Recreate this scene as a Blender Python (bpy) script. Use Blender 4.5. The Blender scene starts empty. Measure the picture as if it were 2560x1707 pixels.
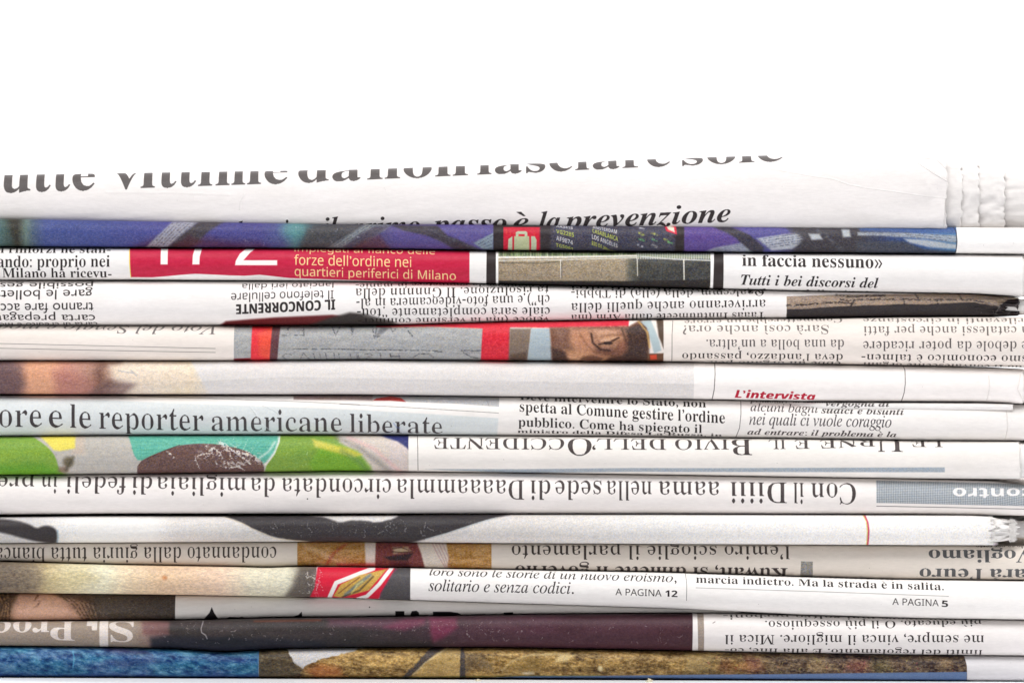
import bpy, math, random
import numpy as np

# ------------------------------------------------------------------ camera, world, lights
MM = 0.001
PX = 0.1 * MM                       # one pixel of the 2560 px wide photograph is 0.1 mm on the paper
FH = 1692.0                         # photo row of the table under the stack
def X_(px): return (px - 1280.0) * PX
def Z_(py): return (FH - py) * PX

sc = bpy.context.scene
col = sc.collection
cam_d = bpy.data.cameras.new('camera')
cam = bpy.data.objects.new('camera', cam_d); col.objects.link(cam)
CAMD = 2.0
cam_d.sensor_width = 36.0
cam_d.lens = 36.0 * CAMD / (2560 * PX)
cam_d.clip_start = 0.05; cam_d.clip_end = 50
cam.location = (0, -CAMD, Z_(853.5))
cam.rotation_euler = (math.radians(90), 0, 0)
sc.camera = cam

world = bpy.data.worlds.new('World'); sc.world = world
world.use_nodes = True
bg = world.node_tree.nodes['Background']
bg.inputs[0].default_value = (1.0, 0.99, 0.995, 1)
bg.inputs[1].default_value = 0.14

def area(name, loc, target, size, sizey, power, color=(1, 1, 1)):
    d = bpy.data.lights.new(name, 'AREA'); d.shape = 'RECTANGLE'
    d.size = size; d.size_y = sizey; d.energy = power; d.color = color
    o = bpy.data.objects.new(name, d); col.objects.link(o)
    o.location = loc
    from mathutils import Vector
    o.rotation_euler = (Vector(target) - Vector(loc)).to_track_quat('-Z', 'Y').to_euler()
    return o
area('softbox_above', (0.10, -0.46, 1.08), (0, 0, 0.08), 1.0, 0.45, 16.3, (1, 0.992, 0.99))
area('softbox_front', (-0.5, -1.9, 0.75), (0, 0, 0.08), 0.9, 0.9, 1.0, (0.985, 0.985, 1.0))
area('backdrop_light_left', (-1.3, 0.55, 0.9), (0, 1.2, 0.25), 0.5, 0.8, 30)
area('backdrop_light_right', (1.3, 0.55, 0.9), (0, 1.2, 0.25), 0.5, 0.8, 30)

sc.view_settings.view_transform = 'Standard'
sc.view_settings.look = 'None'
sc.view_settings.exposure = 0.0
sc.view_settings.gamma = 1.0
sc.render.engine = 'CYCLES'
sc.cycles.max_bounces = 8
sc.cycles.diffuse_bounces = 5
sc.cycles.use_denoising = True

# ------------------------------------------------------------------ helpers
rng = np.random.default_rng(7)

def interp_s(px, pts, smooth=45):
    """smooth curve through measured points"""
    xs = np.array([p[0] for p in pts], float); ys = np.array([p[1] for p in pts], float)
    g = np.arange(-700, 3200, 5.0)
    v = np.interp(g, xs, ys)
    # continue the end slopes gently
    k = max(1, int(smooth / 5)); ker = np.hanning(2 * k + 3)[1:-1]; ker /= ker.sum()
    vp = np.pad(v, k, mode='edge')
    v = np.convolve(vp, ker, 'valid')
    return np.interp(px, g, v)

def vnoise(shape, cy, cx, seed):
    """smooth value noise, cell sizes in array pixels"""
    r = np.random.default_rng(seed)
    h, w = shape
    ny, nx = int(h / cy) + 3, int(w / cx) + 3
    g = r.random((ny, nx)).astype(np.float32)
    yy = np.arange(h, dtype=np.float32) / cy; xx = np.arange(w, dtype=np.float32) / cx
    iy = yy.astype(int); ix = xx.astype(int)
    fy = yy - iy; fx = xx - ix
    fy = fy * fy * (3 - 2 * fy); fx = fx * fx * (3 - 2 * fx)
    rows = g[iy] * (1 - fy)[:, None] + g[iy + 1] * fy[:, None]
    return rows[:, ix] * (1 - fx) + rows[:, ix + 1] * fx

def fbm(shape, cy, cx, seed, octv=3):
    out = np.zeros(shape, np.float32); a = 1.0; s = 0
    for i in range(octv):
        out += a * vnoise(shape, max(cy, 1.01), max(cx, 1.01), seed + i * 17); s += a
        a *= 0.55; cy /= 2; cx /= 2
    return out / s

def n1(x, cell, seed):
    """1D smooth noise in -1..1 at positions x"""
    r = np.random.default_rng(seed); g = r.random(4096) * 2 - 1
    u = (np.asarray(x, float) + 5000) / cell
    i = np.floor(u).astype(int); f = u - i; f = f * f * (3 - 2 * f)
    return g[i % 4096] * (1 - f) + g[(i + 1) % 4096] * f

# ------------------------------------------------------------------ type: letter outlines (units of 1/800 em, drawn as polygons)
EM = 120
# each letter: [style, character code, advance, point count of outline, dx, dy, dx, dy, ..., next outline ...]
GLYPH_NUMBERS = [
[119808,97,410,64,303,-12,32,5,30,15,27,25,-10,17,-31,-3,-2,203,-4,41,-12,32,-19,25,-29,17,-41,11,-51,3,-29,-1,-27,-4,-24,-8,-21,-9,-18,-12,-15,-13,-11,-16,-7,-16,-2,-18,2,-16,4,-13,8,-11,11,-8,13,-5,15,-2,15,2,13,4,11,7,8,10,6,12,1,13,-1,10,-4,10,-17,31,6,15,17,8,29,3,19,-2,16,-5,11,-9,8,-12,5,-16,2,-21,0,-61,-67,-20,-54,-22,-40,-22,-29,-25,-17,-29,-6,-33,3,-23,8,-21,13,-17,18,-14,22,-8,26,-2,45,5,41,18,38,29,10,-30,21,-18,13,180,40,-22,7,-13,20,-4,33,10,46,32,34,54,22,0,-127,-10,-11,-9,-8,-11,-7,-10,-5,-9,-3],
[119808,98,430,36,51,-14,12,0,62,48,34,-26,34,-15,36,-5,33,3,31,9,28,15,25,21,21,24,17,30,13,33,8,36,2,39,-2,34,-6,31,-10,29,-14,25,-17,22,-20,17,-23,13,-25,8,-27,2,-37,-5,-33,-16,-28,-26,0,210,-155,0,0,-19,15,-2,11,-5,8,-6,4,-10,2,-16,1,-22,22,218,17,-30,7,-17,22,-6,36,0,206,4,13,6,11,10,9,11,7,11,4,12,2,24,-4,19,-12,13,-19,10,-28,5,-36,2,-45,-2,-54,-5,-44,-9,-34,-14,-23,-19,-14],
[119808,99,350,53,186,-12,58,9,51,28,44,47,-16,14,-25,-23,-27,-13,-28,-4,-31,5,-27,15,-22,25,-16,35,-10,44,-3,53,7,73,23,43,38,15,18,-4,11,-10,4,-17,-1,-25,5,-30,16,-19,27,-6,14,2,11,4,10,7,8,10,4,12,1,14,-3,24,-11,21,-18,18,-24,14,-30,8,-36,3,-34,-3,-31,-9,-29,-14,-26,-20,-22,-24,-18,-28,-14,-32,-8,-34,-3,-38,3,-35,7,-32,12,-30,16,-27,19,-23,23,-18,26,-14,27,-8],
[119808,100,441,45,166,-12,41,6,33,20,26,32,0,-58,57,14,52,8,46,3,0,20,-16,3,-11,6,-7,6,-4,10,-2,14,-1,18,0,452,-170,0,0,-19,18,-1,14,-4,11,-6,7,-8,4,-12,2,-14,0,-144,-27,25,-30,15,-35,5,-28,-3,-25,-8,-24,-14,-21,-19,-18,-24,-15,-28,-11,-33,-7,-35,-2,-40,2,-34,6,-32,11,-30,13,-26,17,-22,20,-19,23,-13,25,-8,25,204,34,-21,4,-17,12,-12,20,-8,29,-4,37,-2,46,2,48,5,38,8,30,12,20,18,12,22,4,14,-1,13,-4,12,-8,9,-9,7,-11,4,-13,0,-198,-6,-16,-9,-13,-11,-12,-12,-8,-12,-6],
[119808,101,358,36,183,-12,61,11,52,33,43,54,-17,16,-26,-28,-28,-18,-30,-6,-54,17,-33,49,-12,82,198,0,0,8,-5,51,-13,42,-23,35,-30,25,-36,15,-43,5,-30,-3,-28,-8,-25,-14,-23,-18,-20,-23,-16,-27,-12,-30,-7,-33,-3,-36,3,-39,6,-35,12,-31,16,-28,18,-23,23,-19,25,-13,27,-8,12,138,229,0,13,6,62,18,37,30,13,17,-3,12,-8,9,-13,6,-19,3,-24,1,-31,0,-27],
[119808,102,254,60,18,0,220,0,0,19,-23,1,-16,4,-11,6,-7,11,-4,15,-1,22,0,252,66,0,0,40,-66,0,0,95,1,19,2,16,4,12,6,9,11,5,14,2,12,-1,7,-5,-9,-34,-3,-11,-1,-11,1,-12,5,-11,7,-8,9,-7,12,-4,13,-1,12,2,11,4,10,8,8,10,4,13,2,16,-4,20,-9,19,-15,16,-22,12,-26,8,-31,3,-42,-4,-35,-12,-29,-19,-22,-27,-12,-32,-5,-39,0,-51,-43,0,0,-40,43,0,0,-264,-1,-15,-2,-9,-3,-7,-9,-9,-7,-3,-22,-4],
[119808,103,390,72,174,-167,60,3,51,11,39,19,29,24,17,30,6,36,-2,23,-5,20,-9,16,-12,14,-18,11,-22,8,-27,6,-33,3,-39,1,-41,0,-27,3,-16,9,-5,15,2,10,4,9,8,8,10,7,12,4,75,1,25,5,22,9,20,11,17,14,14,17,10,19,6,21,2,22,-3,28,-9,25,-16,24,59,0,0,43,-100,0,-30,10,-30,5,-31,2,-30,-2,-27,-5,-26,-9,-22,-12,-19,-15,-16,-17,-11,-20,-7,-22,-3,-24,11,-52,32,-41,53,-29,-30,-14,-24,-14,-18,-15,-12,-16,-8,-17,-2,-19,6,-26,18,-22,30,-18,-36,-15,-22,-20,-7,-24,4,-21,14,-18,22,-17,30,-12,39,-8,24,187,148,-17,3,-13,8,-9,15,-7,20,-4,25,-1,32,1,32,4,26,7,20,9,14,13,8,17,3,17,-3,14,-8,9,-14,6,-20,3,-26,2,-32,-2,-32,-3,-25,-6,-20,-9,-15,-14,-8,19,191,-138,-32,1,-26,5,-20,9,-14,11,-9,12,-3,14,3,17,10,15,15,13,129,0,22,-1,17,-3,14,-4,9,-7,6,-10,2,-12,-14,-34,-41,-20],
[119808,104,454,54,22,0,192,0,0,19,-13,2,-11,4,-6,6,-5,9,-2,11,-1,15,0,214,20,24,22,14,24,5,14,-2,10,-5,7,-9,4,-12,2,-17,1,-20,0,-192,-4,-26,-11,-16,-19,-5,-5,0,0,-19,192,0,0,19,-14,2,-10,4,-7,6,-5,9,-3,11,0,201,-12,71,-35,42,-57,14,-44,-7,-37,-20,-33,-34,0,224,-154,0,0,-18,15,-2,10,-4,7,-7,5,-9,3,-12,0,-424,-1,-15,-3,-12,-4,-9,-8,-5,-11,-4,-13,-2],
[119808,105,236,24,120,431,16,2,14,6,12,9,10,13,6,14,2,16,-2,16,-6,15,-9,12,-13,10,-14,6,-16,2,-16,-2,-14,-6,-13,-10,-9,-12,-6,-15,-2,-16,2,-16,6,-14,9,-13,13,-9,14,-6,24,22,0,192,0,0,19,-13,2,-10,4,-7,6,-4,9,-2,11,-1,15,0,304,-152,0,-1,-20,15,-2,10,-3,7,-6,3,-8,3,-13,0,-252,-1,-15,-2,-12,-5,-9,-7,-5,-11,-4,-14,-2],
[119808,106,250,24,126,433,17,2,14,6,13,9,9,13,6,14,2,16,-2,16,-6,14,-9,13,-13,10,-14,6,-17,2,-15,-2,-14,-6,-13,-10,-10,-13,-6,-14,-2,-16,2,-16,6,-15,10,-12,12,-10,14,-5,49,42,-167,43,4,37,12,29,19,21,28,13,35,5,43,0,396,-164,0,0,-20,18,-1,14,-4,8,-6,6,-10,3,-13,1,-18,0,-362,-1,-21,-2,-19,-3,-15,-7,-11,-11,-7,-15,-2,-14,2,-8,5,-2,10,14,27,3,8,1,9,-1,12,-5,11,-7,9,-10,6,-12,4,-14,2,-14,-2,-11,-4,-10,-8,-8,-9,-4,-12,-1,-14,1,-15,5,-14,8,-14,11,-12,13,-10,15,-8,17,-6,19,-4],
[119808,107,427,53,21,0,193,0,0,19,-13,2,-11,4,-6,6,-5,9,-2,11,-1,15,0,94,18,15,87,-124,4,-13,-3,-11,-9,-6,-15,-2,-7,0,0,-19,197,0,0,19,-13,3,-12,7,-11,12,-147,208,62,61,26,21,28,13,30,6,0,20,-166,0,0,-20,27,-2,14,-7,4,-10,-2,-11,-6,-12,-12,-13,-94,-94,0,341,-151,0,-1,-19,15,-2,11,-4,6,-5,4,-9,2,-13,0,-424,-1,-15,-2,-12,-5,-8,-7,-6,-11,-4,-15,-2],
[119808,108,238,24,22,0,192,0,0,19,-13,2,-10,4,-7,6,-4,9,-2,11,-1,15,0,476,-153,0,0,-19,15,-1,11,-4,6,-7,4,-9,2,-12,0,-424,-1,-15,-2,-12,-5,-9,-7,-5,-11,-4,-14,-2],
[119808,109,660,89,22,0,189,0,0,19,-13,2,-10,4,-6,7,-4,8,-3,12,-1,14,0,214,19,24,21,14,24,5,14,-2,10,-5,7,-9,4,-13,2,-16,1,-20,0,-192,-1,-14,-3,-12,-4,-9,-7,-6,-10,-4,-13,-2,0,-19,186,0,0,19,-13,2,-10,4,-7,6,-4,9,-3,12,-1,14,0,216,20,23,21,14,23,4,14,-2,10,-5,7,-9,4,-12,2,-17,1,-20,0,-192,-1,-14,-3,-12,-4,-9,-7,-6,-10,-4,-13,-2,0,-19,188,0,0,19,-13,2,-11,4,-6,6,-5,9,-2,11,-1,15,0,186,-11,71,-35,42,-56,14,-44,-7,-39,-23,-33,-38,-19,38,-33,23,-48,7,-39,-7,-36,-21,-33,-36,0,55,-152,0,0,-20,15,-1,10,-4,7,-7,5,-9,3,-12,0,-251,-1,-15,-3,-12,-4,-9,-8,-5,-11,-4,-13,-2],
[119808,110,454,54,22,0,192,0,0,19,-13,2,-11,4,-6,6,-5,9,-2,11,-1,15,0,214,20,24,22,14,24,5,14,-2,10,-5,7,-9,4,-12,2,-17,1,-20,0,-192,-4,-26,-11,-16,-19,-5,-5,0,0,-19,192,0,0,19,-14,2,-10,4,-7,6,-5,9,-3,11,0,201,-12,71,-35,42,-57,14,-44,-7,-38,-20,-32,-34,0,52,-154,0,0,-20,15,-1,10,-4,7,-7,5,-9,3,-12,0,-251,-1,-15,-3,-12,-4,-9,-8,-5,-11,-4,-13,-2],
[119808,111,401,36,201,-12,33,3,31,8,27,14,25,18,21,23,17,28,12,30,8,34,3,37,-3,38,-8,34,-12,31,-17,27,-21,23,-25,18,-28,14,-31,8,-33,3,-33,-3,-31,-8,-28,-14,-25,-19,-21,-23,-17,-28,-13,-31,-7,-33,-3,-37,3,-35,7,-34,13,-30,17,-28,21,-23,25,-19,28,-15,31,-8,24,201,14,-20,3,-16,11,-12,18,-5,13,-6,38,-3,87,2,62,4,46,8,30,11,19,16,11,21,4,19,-4,16,-11,11,-19,8,-30,5,-46,2,-63,-3,-86,-6,-38,-4,-13,-12,-18,-16,-11],
[119808,112,442,50,21,-166,214,0,0,20,-14,1,-12,2,-10,3,-8,5,-6,7,-4,10,-3,13,-2,36,0,107,26,-28,32,-16,36,-6,28,3,26,9,23,14,20,20,17,24,14,28,11,32,6,35,2,37,-2,35,-6,33,-10,30,-14,26,-16,23,-20,18,-23,14,-24,8,-28,3,-41,-7,-35,-23,-28,-37,0,57,-147,0,0,-19,15,-3,10,-4,7,-7,4,-10,3,-16,0,-406,-2,-25,-3,-8,-9,-12,-16,-6,-11,-1,19,233,34,-24,5,-19,16,-14,27,0,198,17,28,21,18,23,5,22,-4,17,-12,11,-20,8,-29,4,-37,2,-45,-2,-46,-5,-38,-9,-30,-13,-20,-17,-12],
[119808,113,434,43,208,-166,214,0,0,20,-15,1,-11,4,-7,6,-5,8,-2,12,-1,16,0,481,-13,0,-62,-47,-33,25,-35,15,-36,5,-33,-3,-30,-9,-28,-15,-25,-20,-21,-25,-18,-29,-13,-33,-7,-36,-3,-39,2,-34,6,-32,10,-29,14,-25,17,-22,21,-17,23,-13,25,-8,27,-2,37,5,32,15,28,25,0,-133,-1,-16,-4,-12,-6,-9,-11,-5,-15,-3,-21,-2,22,213,35,-25,4,-19,13,-13,20,-10,29,-5,38,-2,47,2,51,6,42,9,32,14,22,19,14,25,4,29,-7,18,-21,5,-36,0,-207,-3,-13,-7,-11,-9,-9,-11,-6,-11,-4],
[119808,114,342,56,22,0,213,0,0,19,-20,2,-16,4,-10,5,-6,8,-4,12,-1,16,0,163,1,23,5,19,9,17,10,12,11,7,11,3,8,-2,7,-4,6,-6,18,-23,8,-6,11,-3,12,-1,14,1,12,5,10,8,8,11,4,12,2,15,-2,17,-6,15,-9,13,-13,10,-17,5,-20,2,-18,-2,-18,-7,-19,-11,-18,-16,-17,-19,-14,-24,0,70,-149,0,-1,-20,14,-2,11,-3,6,-5,4,-9,3,-13,0,-252,-1,-15,-2,-12,-5,-9,-7,-5,-11,-4,-14,-2],
[119808,115,343,75,180,-12,35,4,31,11,26,19,19,25,12,30,3,36,-2,26,-6,23,-10,18,-15,17,-20,15,-25,14,-54,26,-15,8,-12,8,-10,9,-7,9,-4,11,-1,12,1,12,5,10,7,9,11,7,13,4,16,2,20,-3,19,-7,17,-13,15,-17,13,-22,10,-27,18,0,0,116,-16,0,-5,-9,-7,-6,-53,9,-32,6,-9,0,-36,-4,-30,-11,-25,-19,-18,-24,-11,-28,-4,-32,2,-22,7,-20,12,-18,16,-17,21,-16,25,-15,59,-29,24,-16,14,-18,5,-21,-2,-15,-5,-13,-9,-10,-12,-8,-16,-5,-18,-1,-23,3,-21,9,-20,16,-17,22,-13,26,-10,32,-21,0,0,-136,19,0,6,11,9,7,56,-11,25,-7],
[119808,116,272,34,147,-11,49,10,39,30,30,49,-19,11,-13,-23,-15,-13,-18,-5,-10,1,-7,5,-5,6,-3,10,-2,12,-1,16,0,234,75,0,0,38,-75,0,0,135,-18,0,-13,-20,-16,-22,-20,-23,-24,-26,-27,-28,-30,-29,0,-25,34,0,0,-247,2,-30,7,-24,11,-19,17,-13,23,-8],
[119808,117,446,51,156,-12,23,2,22,5,21,9,19,12,17,15,14,17,0,-60,58,15,52,9,47,3,0,20,-15,2,-12,4,-8,5,-4,9,-3,12,-1,16,0,287,-160,0,0,-20,17,-1,12,-5,8,-6,5,-10,3,-15,1,-18,0,-217,-18,-20,-20,-12,-24,-4,-12,2,-10,4,-8,7,-6,9,-4,11,-1,13,0,282,-155,0,0,-20,15,-2,11,-4,7,-8,4,-10,3,-14,0,-197,3,-38,8,-32,13,-25,19,-18,26,-10],
[119808,118,365,30,170,-12,20,0,120,302,7,17,7,14,7,11,8,9,11,6,13,4,0,19,-121,0,0,-20,25,-3,15,-8,5,-15,-6,-23,-61,-155,-65,173,2,22,11,7,18,2,9,0,0,20,-198,0,0,-20,12,-2,10,-5,7,-8,13,-24,7,-16],
[119808,119,518,39,146,-12,20,0,100,246,78,-246,18,0,128,319,16,32,6,6,8,4,10,2,0,19,-106,0,0,-19,22,-4,11,-7,3,-5,1,-7,-6,-23,-55,-137,-46,144,2,28,11,7,18,3,0,20,-185,0,0,-19,11,-1,15,-6,9,-15,16,-49,-53,-129,-56,150,13,48,10,1,0,20,-178,0,0,-20,15,-6,18,-29],
[119808,120,380,53,6,0,134,0,0,18,-24,2,-11,8,-4,13,1,9,14,23,48,63,42,-66,8,-13,5,-11,2,-10,-4,-10,-32,-7,0,-19,195,0,0,18,-14,4,-10,8,-9,13,-111,176,66,83,23,25,23,17,22,9,0,17,-131,0,0,-20,14,0,22,-7,3,-5,1,-6,-1,-8,-4,-9,-8,-9,-48,-61,-50,83,-1,6,4,9,11,6,19,1,0,20,-196,0,0,-20,16,-5,15,-12,15,-19,95,-152,-72,-95,-22,-23,-23,-17,-23,-9],
[119808,121,358,65,62,-167,19,1,17,4,16,6,14,10,13,14,13,18,13,23,13,28,13,34,116,318,7,18,7,16,7,11,7,9,9,5,11,2,0,20,-115,0,0,-20,13,-1,18,-4,6,-4,3,-7,-2,-31,-59,-161,-63,164,-4,29,3,6,5,4,17,4,14,1,0,20,-199,0,0,-20,11,-1,8,-3,21,-26,9,-22,124,-304,-8,-33,-10,-27,-13,-22,-13,-16,-11,-10,-10,-4,-8,2,-4,4,-3,34,-4,11,-7,8,-9,7,-12,4,-13,1,-14,-2,-12,-5,-10,-9,-8,-11,-4,-13,-2,-13,2,-19,7,-16,11,-14,14,-10,17,-6],
[119808,122,349,24,15,0,304,0,10,128,-19,0,-13,-32,-15,-26,-17,-18,-21,-12,-28,-8,-34,-2,-32,0,177,316,0,24,-289,0,-7,-112,21,0,9,28,11,22,14,16,18,10,22,6,27,2,47,0,-185,-325],
[119808,65,520,33,-10,0,162,0,0,22,-5,0,-32,4,-20,12,-6,20,5,26,29,74,178,0,24,-61,7,-19,6,-24,-8,-18,-21,-11,-36,-3,0,-22,255,0,0,22,-15,2,-13,6,-10,11,-10,15,-11,21,-202,477,-21,1,-188,-466,-10,-23,-10,-18,-10,-12,-11,-8,-13,-5,-14,-1,3,135,191,75,189,78,-189],
[119808,66,527,34,19,0,264,0,63,5,53,13,43,23,31,31,19,39,6,46,-17,63,-52,46,-87,28,72,25,44,41,14,58,-23,69,-70,42,-117,13,-244,0,0,-20,17,0,26,-6,9,-6,7,-8,5,-11,4,-13,2,-18,1,-21,0,-341,-2,-26,-5,-20,-8,-14,-12,-9,-19,-6,-24,-2,20,217,300,0,166,1,17,2,14,4,9,6,6,12,4,16,1,27,-3,21,-9,15,-14,10,-20,6,-27,2,-33,-3,-37,-8,-29,-14,-21,-22,-13,-30,-8,-38,-3,20,264,29,-16,1,-13,4,-8,6,-6,9,-3,12,-1,17,0,197,18,0,40,-3,32,-9,23,-16,16,-23,9,-31,3,-40,-2,-39,-7,-32,-12,-24,-17,-16,-25,-10],
[119808,67,558,49,306,-13,89,13,76,40,62,66,-23,20,-25,-29,-28,-24,-31,-20,-31,-14,-32,-8,-32,-3,-89,27,-53,80,-18,135,16,143,49,86,80,29,39,-5,36,-14,33,-24,30,-32,26,-40,20,-46,20,0,0,187,-21,0,-8,-20,-12,-12,-17,-4,-72,23,-43,10,-38,3,-52,-4,-48,-12,-44,-20,-39,-27,-32,-34,-27,-39,-20,-44,-12,-49,-4,-53,4,-53,12,-50,19,-45,27,-39,32,-34,39,-27,43,-21,47,-12],
[119808,68,590,26,24,0,248,0,159,30,95,91,32,150,-9,80,-25,67,-41,54,-58,39,-73,24,-88,7,-246,0,0,-20,23,-1,18,-5,13,-8,9,-14,5,-21,2,-27,0,-357,-1,-24,-5,-18,-7,-12,-12,-7,-17,-5,-22,-2,22,265,29,-18,1,-13,4,-8,6,-5,11,-3,15,-1,20,0,372,1,21,3,15,5,10,8,7,14,4,18,1,84,-27,51,-81,17,-135,-5,-75,-12,-62,-21,-47,-29,-33,-39,-20],
[119808,69,526,68,17,0,462,0,33,170,-22,0,-15,-31,-16,-27,-17,-23,-20,-18,-23,-14,-26,-11,-29,-7,-33,-5,-37,-1,-20,1,-15,3,-10,5,-6,8,-4,13,-1,17,0,185,28,-1,22,-4,19,-6,15,-9,13,-13,10,-16,8,-20,6,-26,3,-29,20,0,0,270,-19,0,-8,-38,-11,-30,-15,-23,-20,-15,-26,-9,-33,-3,-12,0,0,183,1,12,6,15,13,7,10,2,28,1,53,-3,43,-10,33,-16,25,-24,17,-35,10,-44,18,0,0,161,-456,0,0,-20,24,-1,18,-6,13,-8,9,-15,5,-22,2,-31,0,-346,-2,-25,-5,-20,-9,-13,-13,-8,-19,-5,-25,-2],
[119808,71,605,72,319,-12,71,5,71,16,70,25,0,119,2,22,4,17,7,11,11,7,18,5,23,2,0,19,-268,0,0,-19,28,-2,22,-5,14,-7,9,-12,5,-17,2,-22,0,-67,-2,-22,-6,-17,-9,-14,-15,-9,-21,-6,-27,-2,-45,7,-38,22,-31,36,-22,51,-14,63,-4,77,16,143,48,85,80,29,26,-2,24,-7,24,-11,23,-16,21,-19,19,-22,18,-25,15,-28,12,-32,21,0,0,188,-22,0,-10,-20,-12,-11,-7,-3,-8,-1,-68,22,-45,10,-43,3,-50,-4,-47,-12,-43,-20,-38,-27,-33,-33,-27,-39,-19,-44,-12,-49,-4,-53,4,-55,12,-50,19,-46,27,-39,34,-33,39,-27,46,-19,50,-12],
[119808,73,310,33,16,0,277,0,0,21,-19,2,-29,8,-10,6,-7,7,-5,9,-3,11,-2,13,0,384,1,22,6,16,8,10,14,7,19,4,25,2,0,20,-275,0,0,-20,26,-2,20,-4,13,-7,8,-10,5,-16,2,-22,0,-371,-2,-23,-6,-17,-9,-12,-14,-8,-19,-5,-24,-4],
[119808,75,608,65,19,0,270,0,0,21,-25,2,-19,6,-13,9,-8,13,-5,19,-1,26,0,140,20,18,139,-176,11,-15,7,-13,3,-9,-2,-7,-5,-5,-57,-8,0,-21,284,0,0,21,-15,1,-13,3,-10,5,-9,6,-19,19,-230,284,88,91,57,51,53,31,48,10,10,0,0,20,-232,0,0,-20,39,-2,23,-8,7,-14,-3,-15,-11,-18,-19,-20,-164,-167,0,191,2,14,3,11,5,9,7,7,21,8,33,4,0,20,-269,0,0,-20,24,-2,18,-6,13,-9,8,-13,5,-18,2,-23,0,-355,-2,-26,-5,-19,-8,-13,-12,-9,-19,-6,-25,-2],
[119808,76,508,45,18,0,460,0,31,184,-22,0,-14,-35,-15,-30,-18,-24,-19,-20,-22,-16,-24,-12,-28,-8,-32,-5,-37,-1,-16,0,-24,4,-8,4,-6,7,-3,8,-4,25,0,370,1,18,2,15,4,12,5,9,8,7,11,5,13,3,17,2,20,0,0,20,-279,0,0,-20,24,-2,18,-6,13,-8,8,-13,5,-18,2,-24,0,-355,-2,-26,-5,-19,-8,-13,-12,-9,-19,-6,-25,-2],
[119808,77,755,63,17,0,185,0,0,21,-26,1,-20,5,-14,8,-9,13,-6,20,-1,27,0,368,196,-463,21,0,199,475,0,-376,-1,-19,-2,-15,-3,-13,-5,-9,-7,-8,-9,-5,-11,-4,-15,-3,-18,-2,0,-21,263,0,0,21,-16,1,-14,2,-11,4,-9,5,-6,8,-5,10,-3,13,-2,17,-1,21,0,348,2,23,5,18,8,13,12,9,18,6,23,3,0,20,-200,0,-157,-372,-158,372,-202,0,0,-20,18,-1,27,-6,9,-5,7,-7,5,-8,3,-10,2,-14,1,-16,0,-361,-2,-24,-6,-19,-9,-13,-13,-9,-19,-6,-24,-2],
[119808,78,588,48,480,-13,22,0,0,462,2,25,4,19,8,13,12,8,19,6,24,2,0,20,-177,0,0,-20,33,-4,12,-4,9,-5,7,-7,5,-9,3,-11,2,-15,1,-17,0,-249,-280,341,-164,0,0,-20,8,-1,13,-5,8,-7,16,-18,23,-29,0,-386,-2,-15,-3,-12,-5,-9,-7,-7,-9,-5,-11,-4,-14,-2,-17,-1,0,-21,176,0,0,21,-25,2,-19,6,-13,8,-8,13,-4,18,-2,26,0,323],
[119808,79,626,48,310,-13,40,3,37,7,36,12,33,16,30,20,27,24,23,27,20,30,16,33,12,36,7,37,3,39,-3,40,-7,38,-12,36,-16,33,-19,30,-23,27,-27,23,-29,20,-32,16,-35,12,-37,7,-38,2,-40,-2,-38,-7,-35,-12,-33,-17,-30,-20,-27,-24,-24,-27,-20,-30,-15,-33,-12,-36,-7,-37,-2,-39,2,-39,7,-37,12,-36,15,-33,20,-30,23,-27,27,-24,30,-20,32,-16,34,-12,37,-7,18,315,14,-41,8,-34,22,-29,36,-21,50,-13,64,-4,77,15,143,46,85,76,29,41,-7,35,-22,28,-36,21,-50,13,-64,4,-78,-15,-142,-46,-86],
[119808,80,498,41,18,0,270,0,0,21,-25,2,-19,6,-13,9,-8,13,-5,19,-1,26,0,149,71,0,60,4,50,14,39,23,28,30,17,37,5,42,-2,29,-8,26,-13,24,-17,20,-22,17,-25,13,-35,10,-49,6,-62,2,-235,0,0,-20,24,-3,18,-5,13,-9,8,-13,5,-18,2,-23,0,-355,-2,-26,-5,-19,-8,-13,-12,-9,-19,-6,-25,-2,20,217,274,0,200,1,13,3,11,4,7,8,5,10,3,15,1,29,-4,24,-10,17,-16,11,-23,7,-31,2,-38,-3,-39,-8,-30,-13,-22,-21,-15,-27,-9,-36,-3],
[119808,81,626,52,450,-138,45,4,47,9,48,15,-4,23,-20,-5,-19,-3,-17,-1,-56,11,-45,32,-35,53,58,24,49,34,40,44,29,51,18,56,6,62,-3,40,-7,38,-12,36,-16,33,-19,30,-23,27,-27,23,-29,20,-32,16,-35,12,-37,7,-38,2,-40,-2,-38,-7,-35,-12,-33,-17,-30,-20,-27,-24,-24,-27,-20,-30,-15,-33,-12,-36,-7,-37,-2,-39,2,-41,8,-39,13,-37,17,-35,22,-31,26,-28,30,-25,34,-20,37,-16,55,-76,76,-45,18,316,14,-41,8,-35,22,-28,36,-22,50,-13,64,-4,77,15,143,46,85,76,29,41,-7,35,-22,28,-36,22,-50,13,-64,4,-78,-15,-142,-46,-86],
[119808,82,563,44,18,0,270,0,0,21,-25,2,-19,6,-13,9,-8,13,-5,19,-1,26,0,157,23,0,163,-253,169,0,0,21,-15,1,-10,3,-8,5,-8,8,-17,22,-139,206,68,30,40,44,14,58,-7,45,-20,36,-32,28,-47,20,-59,11,-74,4,-239,0,0,-20,24,-3,18,-5,13,-9,8,-13,5,-18,2,-23,0,-355,-2,-26,-5,-19,-8,-13,-12,-9,-19,-6,-25,-2,17,217,278,0,181,1,20,3,15,5,9,9,6,13,3,19,2,53,-13,31,-38,11,-63,-4,-38,-9,-31,-16,-23,-23,-17,-30,-9,-38,-4],
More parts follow.
